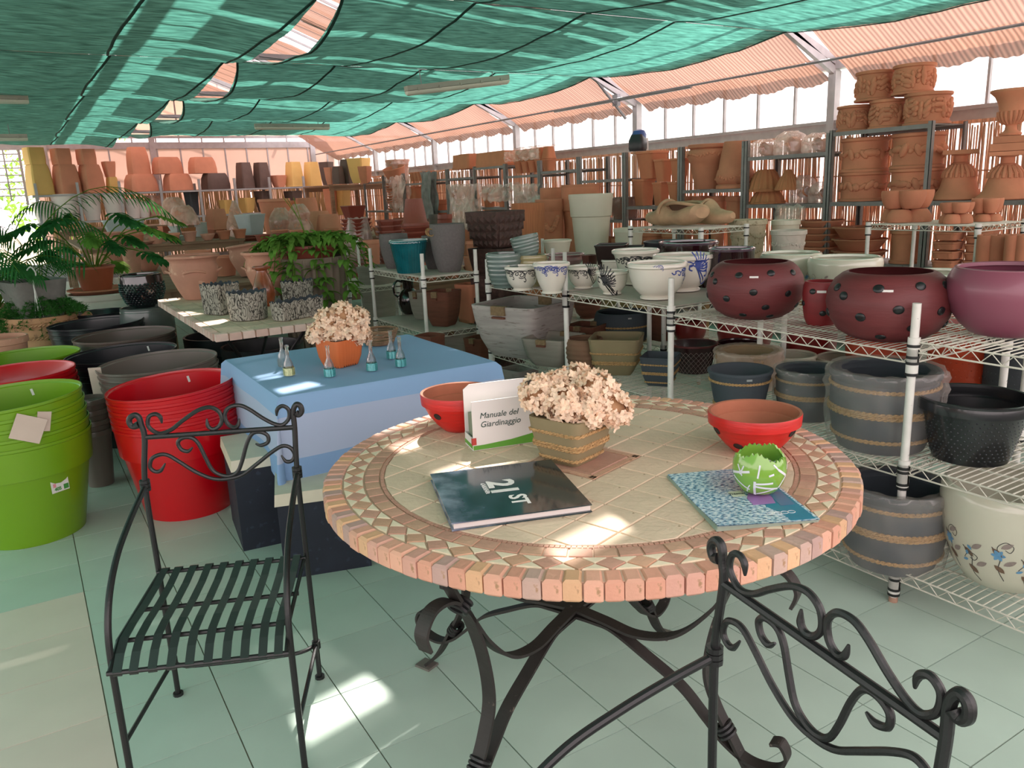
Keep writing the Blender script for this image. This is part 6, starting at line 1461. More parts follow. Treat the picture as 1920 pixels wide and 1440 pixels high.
# honeycomb pots
Mhc=mat('black honeycomb glaze','#16181c',.15,.1,coat=.9)
hc=atY(272,575,7.75); hz=zat((hc.x,hc.y),575)
mk('honeycomb_pot','grey-green dimpled pot beneath the black dimpled one',(hc.x,hc.y,0),.23,hz,[(.55,0),(.85,.35),(1,.75),(.9,1)],'c',mat('grey green glaze','#55605d',.3,.1,coat=.4),floor=.95)
t=mk('honeycomb_pot','glossy black dimpled pot at the left, standing on a grey-green one',(hc.x,hc.y,hz),.185,zat((hc.x,hc.y),514)-hz,[(.55,0),(.8,.15),(1,.5),(.97,.8),(.93,1)],'c',Mhc); studs(t,.185,zat((hc.x,hc.y),514)-hz,[(.55,0),(.8,.15),(1,.5),(.97,.8),(.93,1)],.12,.72,10,34,.012,Mhc)

# ---------------- display benches for the middle distance ----------------
Mbw2=mat('dusty bench timber','#8a6b55',.85,.2,3,stretch=(1,12,12),bump=.1)
def bench(label,x0,x1,y0,y1,z,np_=9):
    t=thing('display_bench',label,'bench',((x0+x1)/2,(y0+y1)/2,0)); w_,d_=x1-x0,y1-y0
    for k in range(np_): MB().box((0,-d_/2+d_*(k+.5)/np_,z-.015),(w_,d_/np_-.015,.03)).build('plank',Mbw2,t)
    nl=max(2,int(w_/1.3)+1)
    for k in range(nl):
        for s in (-1,1): MB().box((-w_/2+.06+(w_-.12)*k/(nl-1),s*(d_/2-.06),(z-.03)/2),(.07,.07,z-.031)).build('leg',Mbw2,t)
    for s in (-1,1): MB().box((0,s*(d_/2-.06),z-.075),(w_-.02,.04,.085)).build('side_rail',Mbw2,t)
bench('low timber display bench behind the mosaic table',1.15,2.75,8.6,11.9,.72)
bench('timber display bench in the middle distance under brick red stacks',2.85,5.3,8.4,11.3,.55)
bench('higher timber display bench before the far wall, left part',.75,2.95,12.5,16.6,1.0)
bench('higher timber display bench before the far wall, right part',3.0,6.1,12.1,16.6,.92)
bench('tall narrow bench just before the far-wall rack',.75,5.6,17.0,18.4,1.16,5)
Mgrp=mat('pale grey ribbed plastic','#a9b2b3',.5,.05)
Mwb=mat('white wrapping','#dccfca',.7,.05,4,bump=.3,bscale=9)
def F(name,label,xl,xr,yt,yb,Y,prof='lip',kind='c',m=None,Rk=None,**k):
    if Rk is None: Rk=.72 if kind=='s' else 1.
    k.setdefault('n',32); k.setdefault('split',xr-xl>38)
    if kind=='s': k.setdefault('rz',.5); k.setdefault('e',12)
    return fpot(label,xl,xr,yt,yb,Y,prof,kind,m or Mterra,name,Rk=Rk,**k)
# far-wall rack, upper shelf at 1.83
TP=[(1,0),(.97,.25),(.80,.85),(.72,1)]; UPR=[(.62,0),(.8,.3),(.97,.9),(1,1)]; TP2=[(1,0),(1.0,.3),(.93,.7),(.80,.95),(.74,1)]
def closed(name,label,xl,xr,yt,yb,Y,m,P_=TP,z=None,rz=.35,kind='s',Rk=.73,asp=1.,group=None):
    xm=(xl+xr)/2; c=atY(xm,yt,Y); zt=zat((c.x,c.y),yt); dep=proj((c.x,c.y,zt))[2]; R=(xr-xl)*dep/FPX/2*Rk; z0=z if z is not None else zat((c.x,c.y),yb); H=zt-z0
    t=thing(name,label,'plant pot',(c.x,c.y,z0+.001),rz=rz,group=group); s=sec(kind,40,9.,asp); rings=[[(x*r*R,y*r*R,q*H) for x,y in s] for r,q in P_]
    # upturned pot: open underneath, base on top with a shallow foot recess
    rings+= [[(x*P_[-1][0]*R*.8,y*P_[-1][0]*R*.8,H) for x,y in s],[(x*P_[-1][0]*R*.76,y*P_[-1][0]*R*.76,H-.012) for x,y in s]]
    MB().loft(rings,cap0=False).build('body',m,t)
    rings=[[(x*r*R,y*r*R,z_*H) for x,y in s] for r,z_ in ((P_[0][0]+.012,0),(P_[0][0]+.014,.035),(P_[0][0]-.005,.045),(P_[0][0]-.05,.0))]; MB().loft(rings,cap0=False,cap1=False).build('rim',m,t)
    return c,R,zt
ZS=1.832
for lab,xl,xr,yt,ys,m,yt2,xl2,xr2,m2,lab2 in (
 ('big upturned ochre planter at the left end of the far rack',42,94,309,356,Mochre,277,40,82,Mochre,'ochre planter stacked on the big upturned ochre one'),
 ('first upturned terracotta planter from the left on the far rack',93,146,309,358,Mterra3,279,92,131,Mterra3,'terracotta planter stacked on the first upturned terracotta one'),
 ('second upturned terracotta planter from the left on the far rack',142,191,309,354,Mterra3,280,140,178,Mterra3,'terracotta planter stacked on the second upturned terracotta one')):
    c,R,zt=closed('tall_planter',lab,xl,xr,yt,ys,19.2,m,TP2,ZS); closed('tall_planter',lab2,xl2,xr2,yt2,0,19.2,m2,[(.95,0),(1,.4),(.98,.8),(.96,1)],zt+.001)
c,R,zt=closed('tall_planter','small upturned ochre planter under a small terracotta one on the far rack',195,222,332,356,19.2,Mochre,TP,ZS); closed('tall_planter','small terracotta pot standing on the small ochre planter',189,216,303,332,19.2,Mterra3,[(.7,0),(.85,.4),(1,.9),(.97,1)],zt+.001)
c,R,zt=closed('trough_planter','wide upturned terracotta bowl under the tallest terracotta planter',226,297,327,358,19.2,Mterra3,TP2,ZS,asp=.7); closed('tall_planter','tallest upturned terracotta planter on the far rack',230,279,276,327,19.2,Mterra3,TP2,zt+.001,asp=.7)
c,R,zt=closed('trough_planter','second wide upturned terracotta trough on the far rack',298,364,326,357,19.2,Mterra3,TP2,ZS,asp=.6); closed('trough_planter','terracotta trough upturned across the gap, left one',277,345,295,325,19.2,Mterra3,TP2,zt+.001,asp=.6)
c,R,zt=closed('trough_planter','wide upturned dark brown trough on the far rack',369,434,325,355,19.2,Mbrown,TP2,ZS,asp=.6); closed('trough_planter','terracotta trough resting on the dark brown trough',345,409,295,325,19.2,Mterra3,TP2,zt+.001,asp=.6)
closed('tall_planter','left of two dark brown tapered planters on the far rack',437,474,305,353,19.2,Mbrown,TP,ZS); closed('tall_planter','right of two dark brown tapered planters on the far rack',470,506,305,353,19.2,Mbrown,TP,ZS)
closed('plant_pot','small terracotta pot between brown and ochre planters on the far rack',505,538,329,352,19.2,Mterra3,UPR,ZS)
closed('tall_planter','left of two tall ochre tapered planters on the far rack',530,568,304,350,19.2,Mochre,TP,ZS); closed('tall_planter','right of two tall ochre tapered planters on the far rack',565,601,304,350,19.2,Mochre,TP,ZS)
for lab,xl,xr,yt,Y,m,P_ in (('dark brown upright planter in the far right corner',596,626,304,17.9,Mbrown,UPR),('terracotta upright planter in the far right corner',606,630,314,17.3,Mterra3,UPR),('round dark brown planter leaning in the far right corner',620,645,312,16.9,Mbrown,TP2),('second dark brown planter in the far right corner, taller',634,662,299,17.0,Mbrown,TP2),('large ochre upright planter right of the dark brown ones',648,696,297,16.6,Mochre,UPR),('ribbed terracotta box planter beside the large ochre one',669,698,312,15.9,Mterra,UPR)):
    closed('tall_planter',lab,xl,xr,yt,0,Y,m,P_,1.822 if Y>16.2 else 1.80,rz=.6)
# corner support shelf for those
bench('narrow high stand in the far right corner holding brown and ochre planters',5.7,7.0,16.4,18.2,1.80,4)
# lower shelf of the far rack (1.28)
ZL=1.285
for lab,xl,xr,yt,m,P_,k in (('white-wrapped planter, first from the left on the lower far shelf',60,98,378,Mwb,UPR,1),('white-wrapped planter, second from the left on the lower far shelf',96,145,364,Mwb,UPR,1),('white-wrapped planter, third from the left on the lower far shelf',150,186,366,Mwb,UPR,1),('white-wrapped planter, fourth from the left on the lower far shelf',191,232,364,Mwb,UPR,1),('slanted white-wrapped planter on the lower far shelf',232,262,373,Mwb,UPR,1),('small white-wrapped bundle on the lower far shelf',255,280,378,Mwb,UPR,1),('film-wrapped terracotta pots on the lower far shelf',272,304,367,Mterra3,UPR,2),
    ('slim charcoal planter on the lower far shelf',343,372,360,Mcharc,UPR,0),('ochre planter on the lower far shelf, the smaller one',409,436,375,Mochre,UPR,0),('ochre planter on the lower far shelf, the wider one',443,479,371,Mochre,UPR,0),('dark brown planter on the lower far shelf, left one',474,509,358,Mbrown,UPR,0),('dark brown planter on the lower far shelf, right one',530,568,358,Mbrown,UPR,0),('terracotta planter on the lower far shelf at its right end',604,632,354,Mterra3,UPR,0),('ochre planter at the right end of the lower far shelf',622,658,352,Mochre,UPR,0)):
    Y=19.2 if xr<600 else 17.3
    t,c,R,H=F('tall_planter',lab,xl,xr,yt,0,Y,P_,'s' if k!=1 else 'c',m,z=ZL if Y>19 else 1.17,film=Mfilm2 if k==2 else None,split=False) if 1 else 0
# middle rows
ZT=lambda c,y:zat((c[0],c[1]),y)
def colstack(desc,xl,xr,yt,Y,zb,prof,kind,m,dz,each,rz=.5,group=None,Rk=None,top=None,film=None):
    """nested column of pots, each a thing: from zb up to the pixel row yt"""
    xm=(xl+xr)/2; c=atY(xm,yt,Y); zt=zat((c.x,c.y),yt); dep=proj((c.x,c.y,zt))[2]; R=(xr-xl)*dep/FPX/2*((Rk or (.72 if kind=='s' else 1.)))
    n=max(1,int(round((zt-zb-each)/dz))+1)
    for k in range(n):
        z=zb+k*(zt-zb-each)/max(1,n-1)
        lab='%s, %s'%(desc,TOP[n-1-k] if n-1-k<12 else 'near the bottom of the column') if n>1 else desc
        mk('stacked_pot',lab,(c.x,c.y,z),R,each,prof,kind,m,rz=rz,group=group or desc,split=False,n=28,e=12)
    if film:
        t=thing('plastic_wrap','clear film sleeve round the %s'%desc,'plastic film',(c.x,c.y,zb)); wrap(t,kind,[(R,0),(R,(zt-zb)*.7),(R*.75,(zt-zb))],film,R,zt-zb,name='film')
    return c,R,zt
B2=1.001
F('trough_planter','pale grey ribbed trough behind the lobed-leaf plant',186,276,412,0,15.8,'taper','s',Mgrp,z=1.001,Rk=.8,asp=.35,flute=.01,fn=60,n=120,rz=0.05)
F('plant_pot','weathered terracotta pot standing behind the lobed leaves, left',172,233,436,0,12.9,'taper','c',Mterra2,z=B2)
F('plant_pot','weathered terracotta pot behind the lobed leaves, middle',232,273,430,0,13.6,'taper','c',Mterra2,z=B2)
F('plant_pot','second middle weathered pot behind the lobed leaves, lower',232,295,452,0,12.7,'taper','c',Mterra2,z=B2)
F('plant_pot','domed weathered terracotta pot behind the lobed leaves, right',262,311,436,0,13.2,[(1,0),(.98,.3),(.85,.7),(.6,.95),(.5,1)],'c',Mterra2,z=B2,floor=.9)
colstack('narrow column of small brick terracotta pots',294,318,424,15.2,B2,'lip','s',Mterra3,.045,.08)
c,R,zt=colstack('pale grey-white boxes stacked left of the brown tray',314,352,422,14.6,B2,'taper','s',mat('grey white plastic','#b9c0bb',.5,.03),.11,.10)
F('film_cone','tall film-wrapped cone of terracotta pots on the pale boxes, left',296,352,371,0,14.9,[(1,0),(.95,.3),(.55,.9),(.3,1)],'c',Mterra3,z=zt+.01,film=Mfilm2,split=False)
F('film_cone','second film-wrapped cone of terracotta pots on the pale boxes, right',315,367,386,0,14.2,[(1,0),(.95,.3),(.62,.9),(.4,1)],'c',Mterra3,z=zt+.0,film=Mfilm2,split=False)
F('tray','brown square tray propped among the pale boxes',338,367,427,458,13.9,'taper','s',mat('brown tray','#9a5a2e',.6,.1),asp=.15,rz=0.,Rk=.95)
F('tall_planter','tall pale cylinder right of the brown tray',364,387,417,0,14.3,'cyl','c',MATS['grey white plastic'],z=B2)
colstack('low pale grey trays stacked in front of the boxes',327,368,452,13.3,B2,'taper','s',MATS['grey white plastic'],.025,.07,rz=.15)
colstack('dark red plastic trays stacked under crumpled film',388,428,447,13.2,B2,'lip','s',Mbrick,.03,.08,rz=.15,film=Mfilm2)
c,R,zt=closed('plant_pot','upturned terracotta pot with stamped wall left of the wrapped cone',380,427,392,430,14.8,Mterra3,TP,None)
colstack('terracotta pots under the stamped upturned pot',383,424,431,14.8,B2,'lip','s',Mterra3,.06,.1)
F('film_cone','pointed film-wrapped terracotta cone in the centre left',420,457,378,0,14.0,[(1,0),(.9,.4),(.5,.75),(.12,1)],'c',Mterra3,z=.921,film=Mfilm2,split=False)
c,R,zt=colstack('brick red saucers under the pale grey ribbed pot',446,500,440,13.4,.921,'saucer','c',Mbrick,.05,.06)
F('ribbed_planter','pale grey ribbed square pot perched on brick red saucers',441,495,402,0,13.4,'taper','s',Mgrp,z=zt+.001,flute=.008,fn=48,n=96,Rk=.78)
R2=.921
F('plant_pot','large terracotta pot with thick rim behind the wrapped bundles, left',483,543,373,0,15.6,'lip','c',Mterra3,z=R2)
F('plant_pot','terracotta pot with thick rim behind the wrapped bundles, middle',532,560,376,0,16.2,'lip','c',Mterra3,z=R2)
closed('plant_pot','upturned terracotta pot behind the wrapped bundles, right',548,598,371,0,15.9,Mterra3,TP,R2,kind='c',Rk=1.)
closed('plant_pot','second upturned terracotta pot behind the wrapped bundles, lower right',568,622,396,0,14.9,Mterra3,TP,R2,kind='c',Rk=1.)
F('film_cone','crumpled film-wrapped urn bundle, left of two',504,546,391,0,14.2,[(.7,0),(.95,.3),(1,.6),(.7,.85),(.4,1)],'c',Mterra3,z=R2,film=Mfilm2,split=False)
F('film_cone','crumpled film-wrapped urn bundle, right of two',534,584,384,0,13.6,[(1,0),(.85,.3),(.62,.55),(.75,.75),(.45,.95),(.3,1)],'c',Mterra3,z=R2,film=Mfilm2,split=False)
F('plant_pot','conical terracotta pot standing before the left urn bundle',507,541,431,0,12.7,'lip','c',Mterra3,z=R2)
F('plant_pot','small terracotta pot near the trailing plant',533,559,452,0,12.4,'lip','c',Mterra3,z=R2)
F('plant_pot','stacked brick pot near the trailing plant, wider',545,600,462,0,12.5,'lip','c',Mbrick,z=R2)
closed('plant_pot','third upturned terracotta pot right of the wrapped bundles',590,640,402,0,13.6,Mterra3,TP,R2,kind='c',Rk=1.)
# rows along the low bench behind the mosaic table
Z0=.7215
k=0
for xl,xr,yt,Y,pr_,m in ((172,232,475,11.4,'taper',Mterra2),(228,262,470,11.0,'taper',Mterra2),(250,302,478,11.3,'bowl',Mterra2),(296,340,485,10.6,'lip',Mterra2),(395,445,480,9.6,'lip',Mterra3),(430,470,470,10.6,'lip',Mterra3),(500,560,490,10.2,'lip',Mterra3),(345,395,470,10.9,'lip',Mterra3),(470,520,478,9.2,'lip',Mterra3)):
    F('plant_pot','%s terracotta pot of the low bench row behind the mosaic table'%(['first','second','third','fourth','sixth','seventh','ninth','fifth','eighth'][k]),xl,xr,yt,0,Y,pr_,'c',m,z=Z0); k+=1
# front rows filling the far benches
rgf=random.Random(21)
for k in range(9):
    mk('terracotta_bowl','low terracotta bowl on the front edge of the far left bench, partly hidden',(1.0+k*.24,12.62+.03*(k%3),1.001),.105,rgf.uniform(.09,.15),rgf.choice(['bowl','lip','taper']),'c',rgf.choice([Mterra2,Mterra3,Mterra]),group='low terracotta bowls on the far left bench',split=False)
for k in range(11):
    mk('terracotta_bowl','low terracotta bowl on the front edge of the far right bench, partly hidden',(3.15+k*.27,12.25+.03*(k%3),.921),.115,rgf.uniform(.1,.17),rgf.choice(['bowl','lip','taper']),'c',rgf.choice([Mterra3,Mterra,Mbrick]),group='low terracotta bowls on the far right bench',split=False)
for k in range(8):
    mk('terracotta_bowl','terracotta bowl along the middle bench before the brick red stacks, partly hidden',(3.0+k*.28,8.55+.02*(k%3),.551),.12,rgf.uniform(.12,.26),rgf.choice(['bowl','lip','taper']),'c',rgf.choice([Mterra3,Mterra,Mbrick]),group='terracotta bowls on the middle bench',split=False)

# ---------------- middle distance, right of the trailing plant ----------------
ZM=.551
c,R,zt=colstack('terracotta pots wrapped in film under the rectangular planter',637,698,410,9.6,ZM,'lip','s',Mbrick,.05,.09,film=Mfilm2,rz=.4)
t,c_,R_,H_=F('divided_planter','tilted brick red divided planter on top of the wrapped stack',634,690,386,0,9.6,'taper','s',mat('dark brick plastic','#7c3426',.45,.05),z=zt+.002,Rk=.75,asp=.7,split=True,rz=.3)
MB().box((0,0,H_*.8),(R_*1.7,.012,H_*.25)).box((0,0,H_*.8),(.012,R_*1.1,H_*.25)).build('divider',MATS['dark brick plastic'],t)
c,R,zt=colstack('hexagonal brick red planters left of the bell pot',702,756,412,9.55,ZM,'rim','h',Mbrick,.07,.10)
c,R,zt=colstack('round brick red bowls below the bell pot',752,806,423,9.0,ZM,'bowl','c',Mbrick,.065,.10)
mk('bell_pot','upturned fluted brick red pot crowning the bowl column',(c.x,c.y,zt+.002),R*.92,zat((c.x,c.y),373)-zt,[(.62,0),(.72,.3),(.9,.85),(1,.9),(1,1)],'c',Mbrick,flip=True,flute=.012,fn=40,n=120)
F('plant_pot','small grey pot right of the bell pot',803,820,402,0,9.5,'lip','c',mat('dark small pot','#5d5850',.6),z=ZM)
F('plant_pot','orange plastic pot right of the bell pot',818,848,402,0,9.8,'lip','c',Mbrick,z=ZM)
F('plant_pot','terracotta pots behind the tall grey planters, left',760,806,470,0,8.7,'lip','c',Mterra3,z=ZM); F('plant_pot','terracotta pot seen between tall grey planter and carved dark planter',872,905,452,0,8.6,'lip','c',Mterra3,z=ZM)
F('plant_pot','lower terracotta pot seen left of the carved dark planter',868,895,480,0,8.5,'lip','c',Mterra3,z=ZM); F('plant_pot','small terracotta pot right of the trailing plant, lower',680,712,450,0,8.7,'lip','c',Mterra3,z=ZM)
# carved dark square planters, one on a stack
Mcv=mat('carved umber clay','#4a332d',.7,.3,30,bump=1,bscale=24)
cx2=atX(931,470,3.35); zt2=zat((cx2.x,cx2.y),396); zb2=zat((cx2.x,cx2.y),463)
t=mk('carved_planter','large dark carved square planter standing on its like, upper one',(cx2.x,cx2.y,zb2),.185,zt2-zb2,'sqb','s',Mcv,rz=.35,e=12,n=48,split=True)
for i in range(5):
    for j in range(4):
        for a in range(4):
            rr=.185*rat('sqb',.14+j*.22); M_=Matrix.Rotation(a*PI/2,4,'Z')
            p=M_@Vector((rr,(i-2)*.067*rat('sqb',.14+j*.22),(.14+j*.22)*(zt2-zb2))); o_=MB(); h=.031
            u=M_@Vector((0,1,0)); w_=Vector((0,0,1)); nn_=M_@Vector((1,0,0)); o_.add([p-u*h-w_*h,p+u*h-w_*h,p+u*h+w_*h,p-u*h+w_*h,p+nn_*.018],[(0,1,4),(1,2,4),(2,3,4),(3,0,4)])
            if a in (2,3): o_.build('carved_stud',Mcv,t)
z=0;kk=0
nst=5
for kk in range(nst):
    zz=kk*(zb2-.30)/(nst-1); mk('carved_planter','dark carved square planter beneath, %s of the column'%(['lowest','second from below','third from below','fourth from below','uppermost'][kk]),(cx2.x,cx2.y,zz),.18,.295,'sqb','s',Mcv,rz=.35,e=12,n=40,group='carved dark planters in a column',split=True)
# tall terracotta behind it
for lab,xl,xr,yt,X,m,kw in (('tall terracotta cylinder with combed lines right of the carved planter',958,1022,381,4.6,mat('combed terracotta','#b9744f',.85,.15,3,stretch=(30,30,1),bump=.4,bscale=12),dict(prof='taper')),('terracotta planter with garland relief behind the combed cylinder',1003,1058,374,5.3,Mterra,dict(prof='lip')),('tall square-rimmed terracotta planter left of the tall cream pot',1052,1124,346,5.6,Mterra,dict(prof='rim')),('upper terracotta box pot behind the tall cream pot',1012,1060,352,5.9,Mterra,dict(prof='lip'))):
    t,c,R,H=rpot(lab,xl,xr,yt,X,.0,kw['prof'],'c',m,'tall_planter',n=40)
    if 'garland' in lab:
        fa=handed(c)
        for q in range(18):
            s=q/17; a=fa-.6+1.2*s; z=H*(.86-.10*math.sin(PI*s)); p=Vector((math.cos(a)*R*.93,math.sin(a)*R*.93,z)); MB().loft([[p+Vector((math.cos(u)*.035*k1*1.,math.sin(u)*.035*k1,h_)) for u in [2*PI*i/8 for i in range(8)]] for k1,h_ in ((.4,-.028),(.9,-.012),(1,.006),(.5,.024))]).build('garland_bead',m,t)

# ---------------- right-hand racks ----------------
XR=6.56
def drum(label,xl,xr,yt,z,kind_='relief',top=None,X=XR):
    t,c,R,H=rpot(label,xl,xr,yt,X,z,'drum','c',Mterra,'relief_ring',n=44)
    if kind_=='relief': relief(t,R,H,'drum',.5,R*.19,24,Mterra,'figure_relief',.10); relief(t,R,H,'drum',.34,R*.14,24,Mterra,'figure_relief',.08); relief(t,R,H,'drum',.68,R*.14,24,Mterra,'figure_relief',.08)
    else: relief(t,R,H,'drum',.52,R*.19,22,Mterra,'fruit_relief',.035)
    return z+H
za=drum('left one of the three lower relief terracotta rings on the rack top',1572,1637,199,1.932); zb_=drum('middle one of the three lower relief terracotta rings on the rack top',1633,1700,188,1.932); zc=drum('right one of the three lower relief terracotta rings on the rack top',1700,1783,175,1.932)
drum('upper left relief terracotta ring of the pyramid',1607,1678,135,max(za,zb_)+.004); drum('upper right relief terracotta ring of the pyramid',1678,1753,122,max(zb_,zc)+.004)
z1_=drum('lower left terracotta cylinder with lemon garland',1578,1664,323,1.327,'fruit'); drum('upper left terracotta cylinder with lemon garland',1580,1667,259,z1_+.003,'fruit')
z1_=drum('lower right terracotta cylinder with lemon garland',1672,1766,316,1.327,'fruit'); drum('upper right terracotta cylinder with lemon garland',1676,1772,250,z1_+.003,'fruit')
PED=[(.96,0),(1,.02),(.98,.05),(.84,.12),(.70,.25),(.62,.40),(.56,.52),(.58,.54),(.42,.64),(.30,.70),(.34,.73),(.24,.76),(.24,.88),(.36,.90),(.40,.925)]
def pedestal(label,xl,xr,yt,X=XR):
    t,c,R,H=rpot(label,xl,xr,yt,X,1.327,PED,'c',Mterra,'pedestal',n=40,floor=.9,split=False)
    MB().box((0,0,H*.955),(R*1.3,R*1.3,H*.085),rz=.5).build('abacus',Mterra,t); mb=MB()
    for k in range(18):
        a=2*PI*k/18; mb.tube([(math.cos(a)*R*r,math.sin(a)*R*r,z*H) for r,z in ((.60,.45),(.575,.54),(.44,.63),(.33,.69))],R*.075,6)
    mb.build('gadroons',Mterra,t,kind='stuff'); return t,c,R,H
pedestal('bell-shaped terracotta pedestal with fluted neck, left one',1757,1849,281)
t,c,R,H=pedestal('bell-shaped terracotta pedestal with fluted neck, right one under the urn',1842,1940,284,6.50)
zt=1.327+H
t=thing('plinth_slab','double square terracotta slab between pedestal and urn','slab',(c.x,c.y,zt+.001)); MB().box((0,0,.03),(R*1.25,R*1.25,.055),rz=.5).build('slab',Mterra,t); MB().box((0,0,.085),(R*1.1,R*1.1,.05),rz=.5).build('upper_slab',Mterra,t)
zu=zt+.115; Hu=zat((c.x,c.y),168)-zu
t=mk('urn','classical terracotta urn with fluted bowl at the top right',(c.x,c.y,zu),R*.80,Hu,[(.46,0),(.48,.05),(.30,.10),(.26,.14),(.24,.22),(.30,.26),(.50,.34),(.58,.46),(.56,.55),(.62,.70),(.78,.86),(.98,.95),(1,.97),(.98,1)],'c',Mterra,n=44); mb=MB()
for k in range(18):
    a=2*PI*k/18; mb.tube([(math.cos(a)*R*.8*r,math.sin(a)*R*.8*r,z*Hu) for r,z in ((.32,.27),(.48,.34),(.57,.45),(.575,.53))],R*.065,6)
mb.build('gadroons',Mterra,t,kind='stuff')
def cluster(label,c,Rr,h,flip,n=4):
    t=thing('cluster_pot',label,'plant pot',(c[0],c[1],c[2]+.001+(h if flip else 0)),rot=(PI if flip else 0,0,.5))
    me=pot_mesh('c','egg',Rr*.56,h,.008,24)
    for k in range(n):
        a=2*PI*k/n+.4; put('cup',me,Mterra,t,(math.cos(a)*Rr*.52,math.sin(a)*Rr*.52,0))
    return t
for lab,xm,w_,yt,ym,X in (('left cluster on the wire stand',1698,86,357,391,5.55),('middle cluster on the wire stand',1792,56,380,400,5.45),('right cluster on the wire stand',1848,52,372,400,5.72)):
    c=atX(xm,416,X); dep=proj((c.x,c.y,1.3))[2]; Rr=w_*dep/FPX/2; zm=zat((c.x,c.y),ym); zt=zat((c.x,c.y),yt)
    cluster('upturned terracotta four-cup cluster pot, lower of the '+lab,(c.x,c.y,1.208),Rr,zm-1.21,True); cluster('upright terracotta four-cup cluster pot, upper of the '+lab,(c.x,c.y,zm+.001),Rr,zt-zm,False)
for lab,xm,w_,yt,X in (('four-cup terracotta cluster below the wire stand at the right edge, left',1868,60,440,5.3),('four-cup terracotta cluster below the wire stand at the right edge, right',1915,50,440,5.2)):
    c=atX(xm,yt,X); dep=proj((c.x,c.y,.95))[2]; zt=zat((c.x,c.y),yt); cluster(lab,(c.x,c.y,.80),w_*dep/FPX/2,zt-.80,False)
bench('low timber bench under the cluster pots at the right edge',4.95,5.25,1.9,2.8,.80,2) if 0 else bench('low timber bench under the cluster pots at the right edge',4.7,5.28,1.7,3.4,.80,4)
# trays and saucers below the rack
for desc,xl,xr,yt,X,m,pr_,kd,dz,each in (('roll-edged terracotta trays stacked under the wire stand, left pile',1748,1813,432,6.35,Mterra,'plate','s',.065,.06),('roll-edged terracotta trays stacked under the wire stand, right pile',1808,1882,424,6.45,Mterra,'plate','s',.065,.06),('wide terracotta saucers stacked behind the shelf posts',1560,1668,424,6.4,Mterra,'lip','c',.09,.12),('terracotta dishes stacked left of the wide saucers',1500,1582,412,6.45,Mterra,'saucer','c',.055,.06)):
    xm=(xl+xr)/2; c=atX(xm,yt,X); zt=zat((c.x,c.y),yt); dep=proj((c.x,c.y,zt))[2]; R=min(.24,(xr-xl)*dep/FPX/2*(.75 if kd=='s' else 1.)); zb=.801; n=max(2,int((zt-zb)/dz))
    if kd=='s': R*=.9
    for k in range(n): mk('terracotta_tray' if kd=='s' else 'terracotta_saucer','%s, %s'%(desc,TOP[n-1-k]),(c.x,c.y,zb+k*(zt-zb)/n),R,min(each,(zt-zb)/n*.96),pr_,kd,m,rz=.1,group=desc,split=False,n=32,e=8)
rpot('terracotta pot with fruit relief between saucers and trays',1673,1728,432,6.5,.801,'drum','c',Mterra,'relief_pot')
# wrapped bundles
def bundle(label,xl,xr,yt,z,X=XR,m=Mfilm2,inner=None,H=None):
    xm=(xl+xr)/2; c=atX(xm,yt,X); zt=zat((c.x,c.y),yt); dep=proj((c.x,c.y,zt))[2]; R=(xr-xl)*dep/FPX/2; H=zt-z
    t=thing('wrapped_bundle',label,'wrapped pots',(c.x,c.y,z+.001)); P_=[(.8,0),(1,.2),(1,.6),(.8,.85),(.35,1)]
    for k in range(3):
        mk_=pot_mesh('c','bowl',R*.62,H*.5,.01,24); o=put_m('inner_pot',mk_,inner or Mterra,t,((k-1)*R*.42,0,H*.30+.05*R*(k%2)),(1.2+k*.3,.2*k,k)) ; o.scale=(.8,.8,.8)
    wrap(t,'c',[(p*R,q*H) for p,q in P_],m,R,H,name='film'); return t
for lab,xl,xr,yt in (('crumpled film-wrapped bundle on the upper rack shelf, left',1408,1462,262),('crumpled film-wrapped bundle on the upper rack shelf, middle',1455,1512,247),('crumpled film-wrapped bundle on the upper rack shelf, right',1508,1560,250)): bundle(lab,xl,xr,yt,1.772)
bundle('film-wrapped fluted pots on the lower rack shelf, left of the post',1484,1530,330,1.312); bundle('film-wrapped fluted pots on the lower rack shelf, at the post',1520,1562,342,1.312)
hp=atX(1488,372,6.3); t=thing('hanging_film_bag','crumpled film bag hanging over the rack shelf edge','plastic film',(6.27,hp.y,1.30)); mb=MB(); mb.grid(lambda u,v:(-.02-.05*math.sin(v*PI)+.02*noise.noise(Vector((u*5,v*5,1))),(u-.5)*(.34-.16*v),-.36*v+.03*noise.noise(Vector((u*6,v*3,4)))),16,16); mb.grid(lambda u,v:(.0+.03*math.sin(v*PI)+.02*noise.noise(Vector((u*5,v*5,6))),(u-.5)*(.34-.16*v),-.36*v+.03*noise.noise(Vector((u*6,v*3,9)))),16,16); mb.build('film',Mfilm2,t)
FL=[(.45,0),(.62,.15),(.82,.5),(.94,.85),(1,.88),(1,1)]
for k,(xl,xr,yt,zz,ti) in enumerate(((1407,1472,355,1.312,(0,0)),(1405,1468,318,1.43,(.12,.1)))):
    t,c,R,H=rpot('fluted terracotta half basket, %s of two on the rack'%('lower' if k==0 else 'upper'),xl,xr,yt,6.5,zz,FL,'c',mat('amber terracotta','#b0704a',.85,.15,5),'fluted_basket',flute=.05,fn=16,n=96,flip=True,split=False)
rpot('fluted conical terracotta dish leaning on the half baskets',1455,1502,318,6.45,1.44,[(.2,0),(.7,.5),(1,.95),(1,1)],'c',MATS['amber terracotta'],'fluted_basket',flute=.04,fn=20,n=80,flip=True,tilt=None,split=False)
PROF['gar']=[(.60,0),(.62,.03),(.66,.12),(.80,.40),(.86,.58),(.90,.60),(.97,.70),(1,.80),(.93,.88),(.86,.90),(.97,.93),(.97,1)]
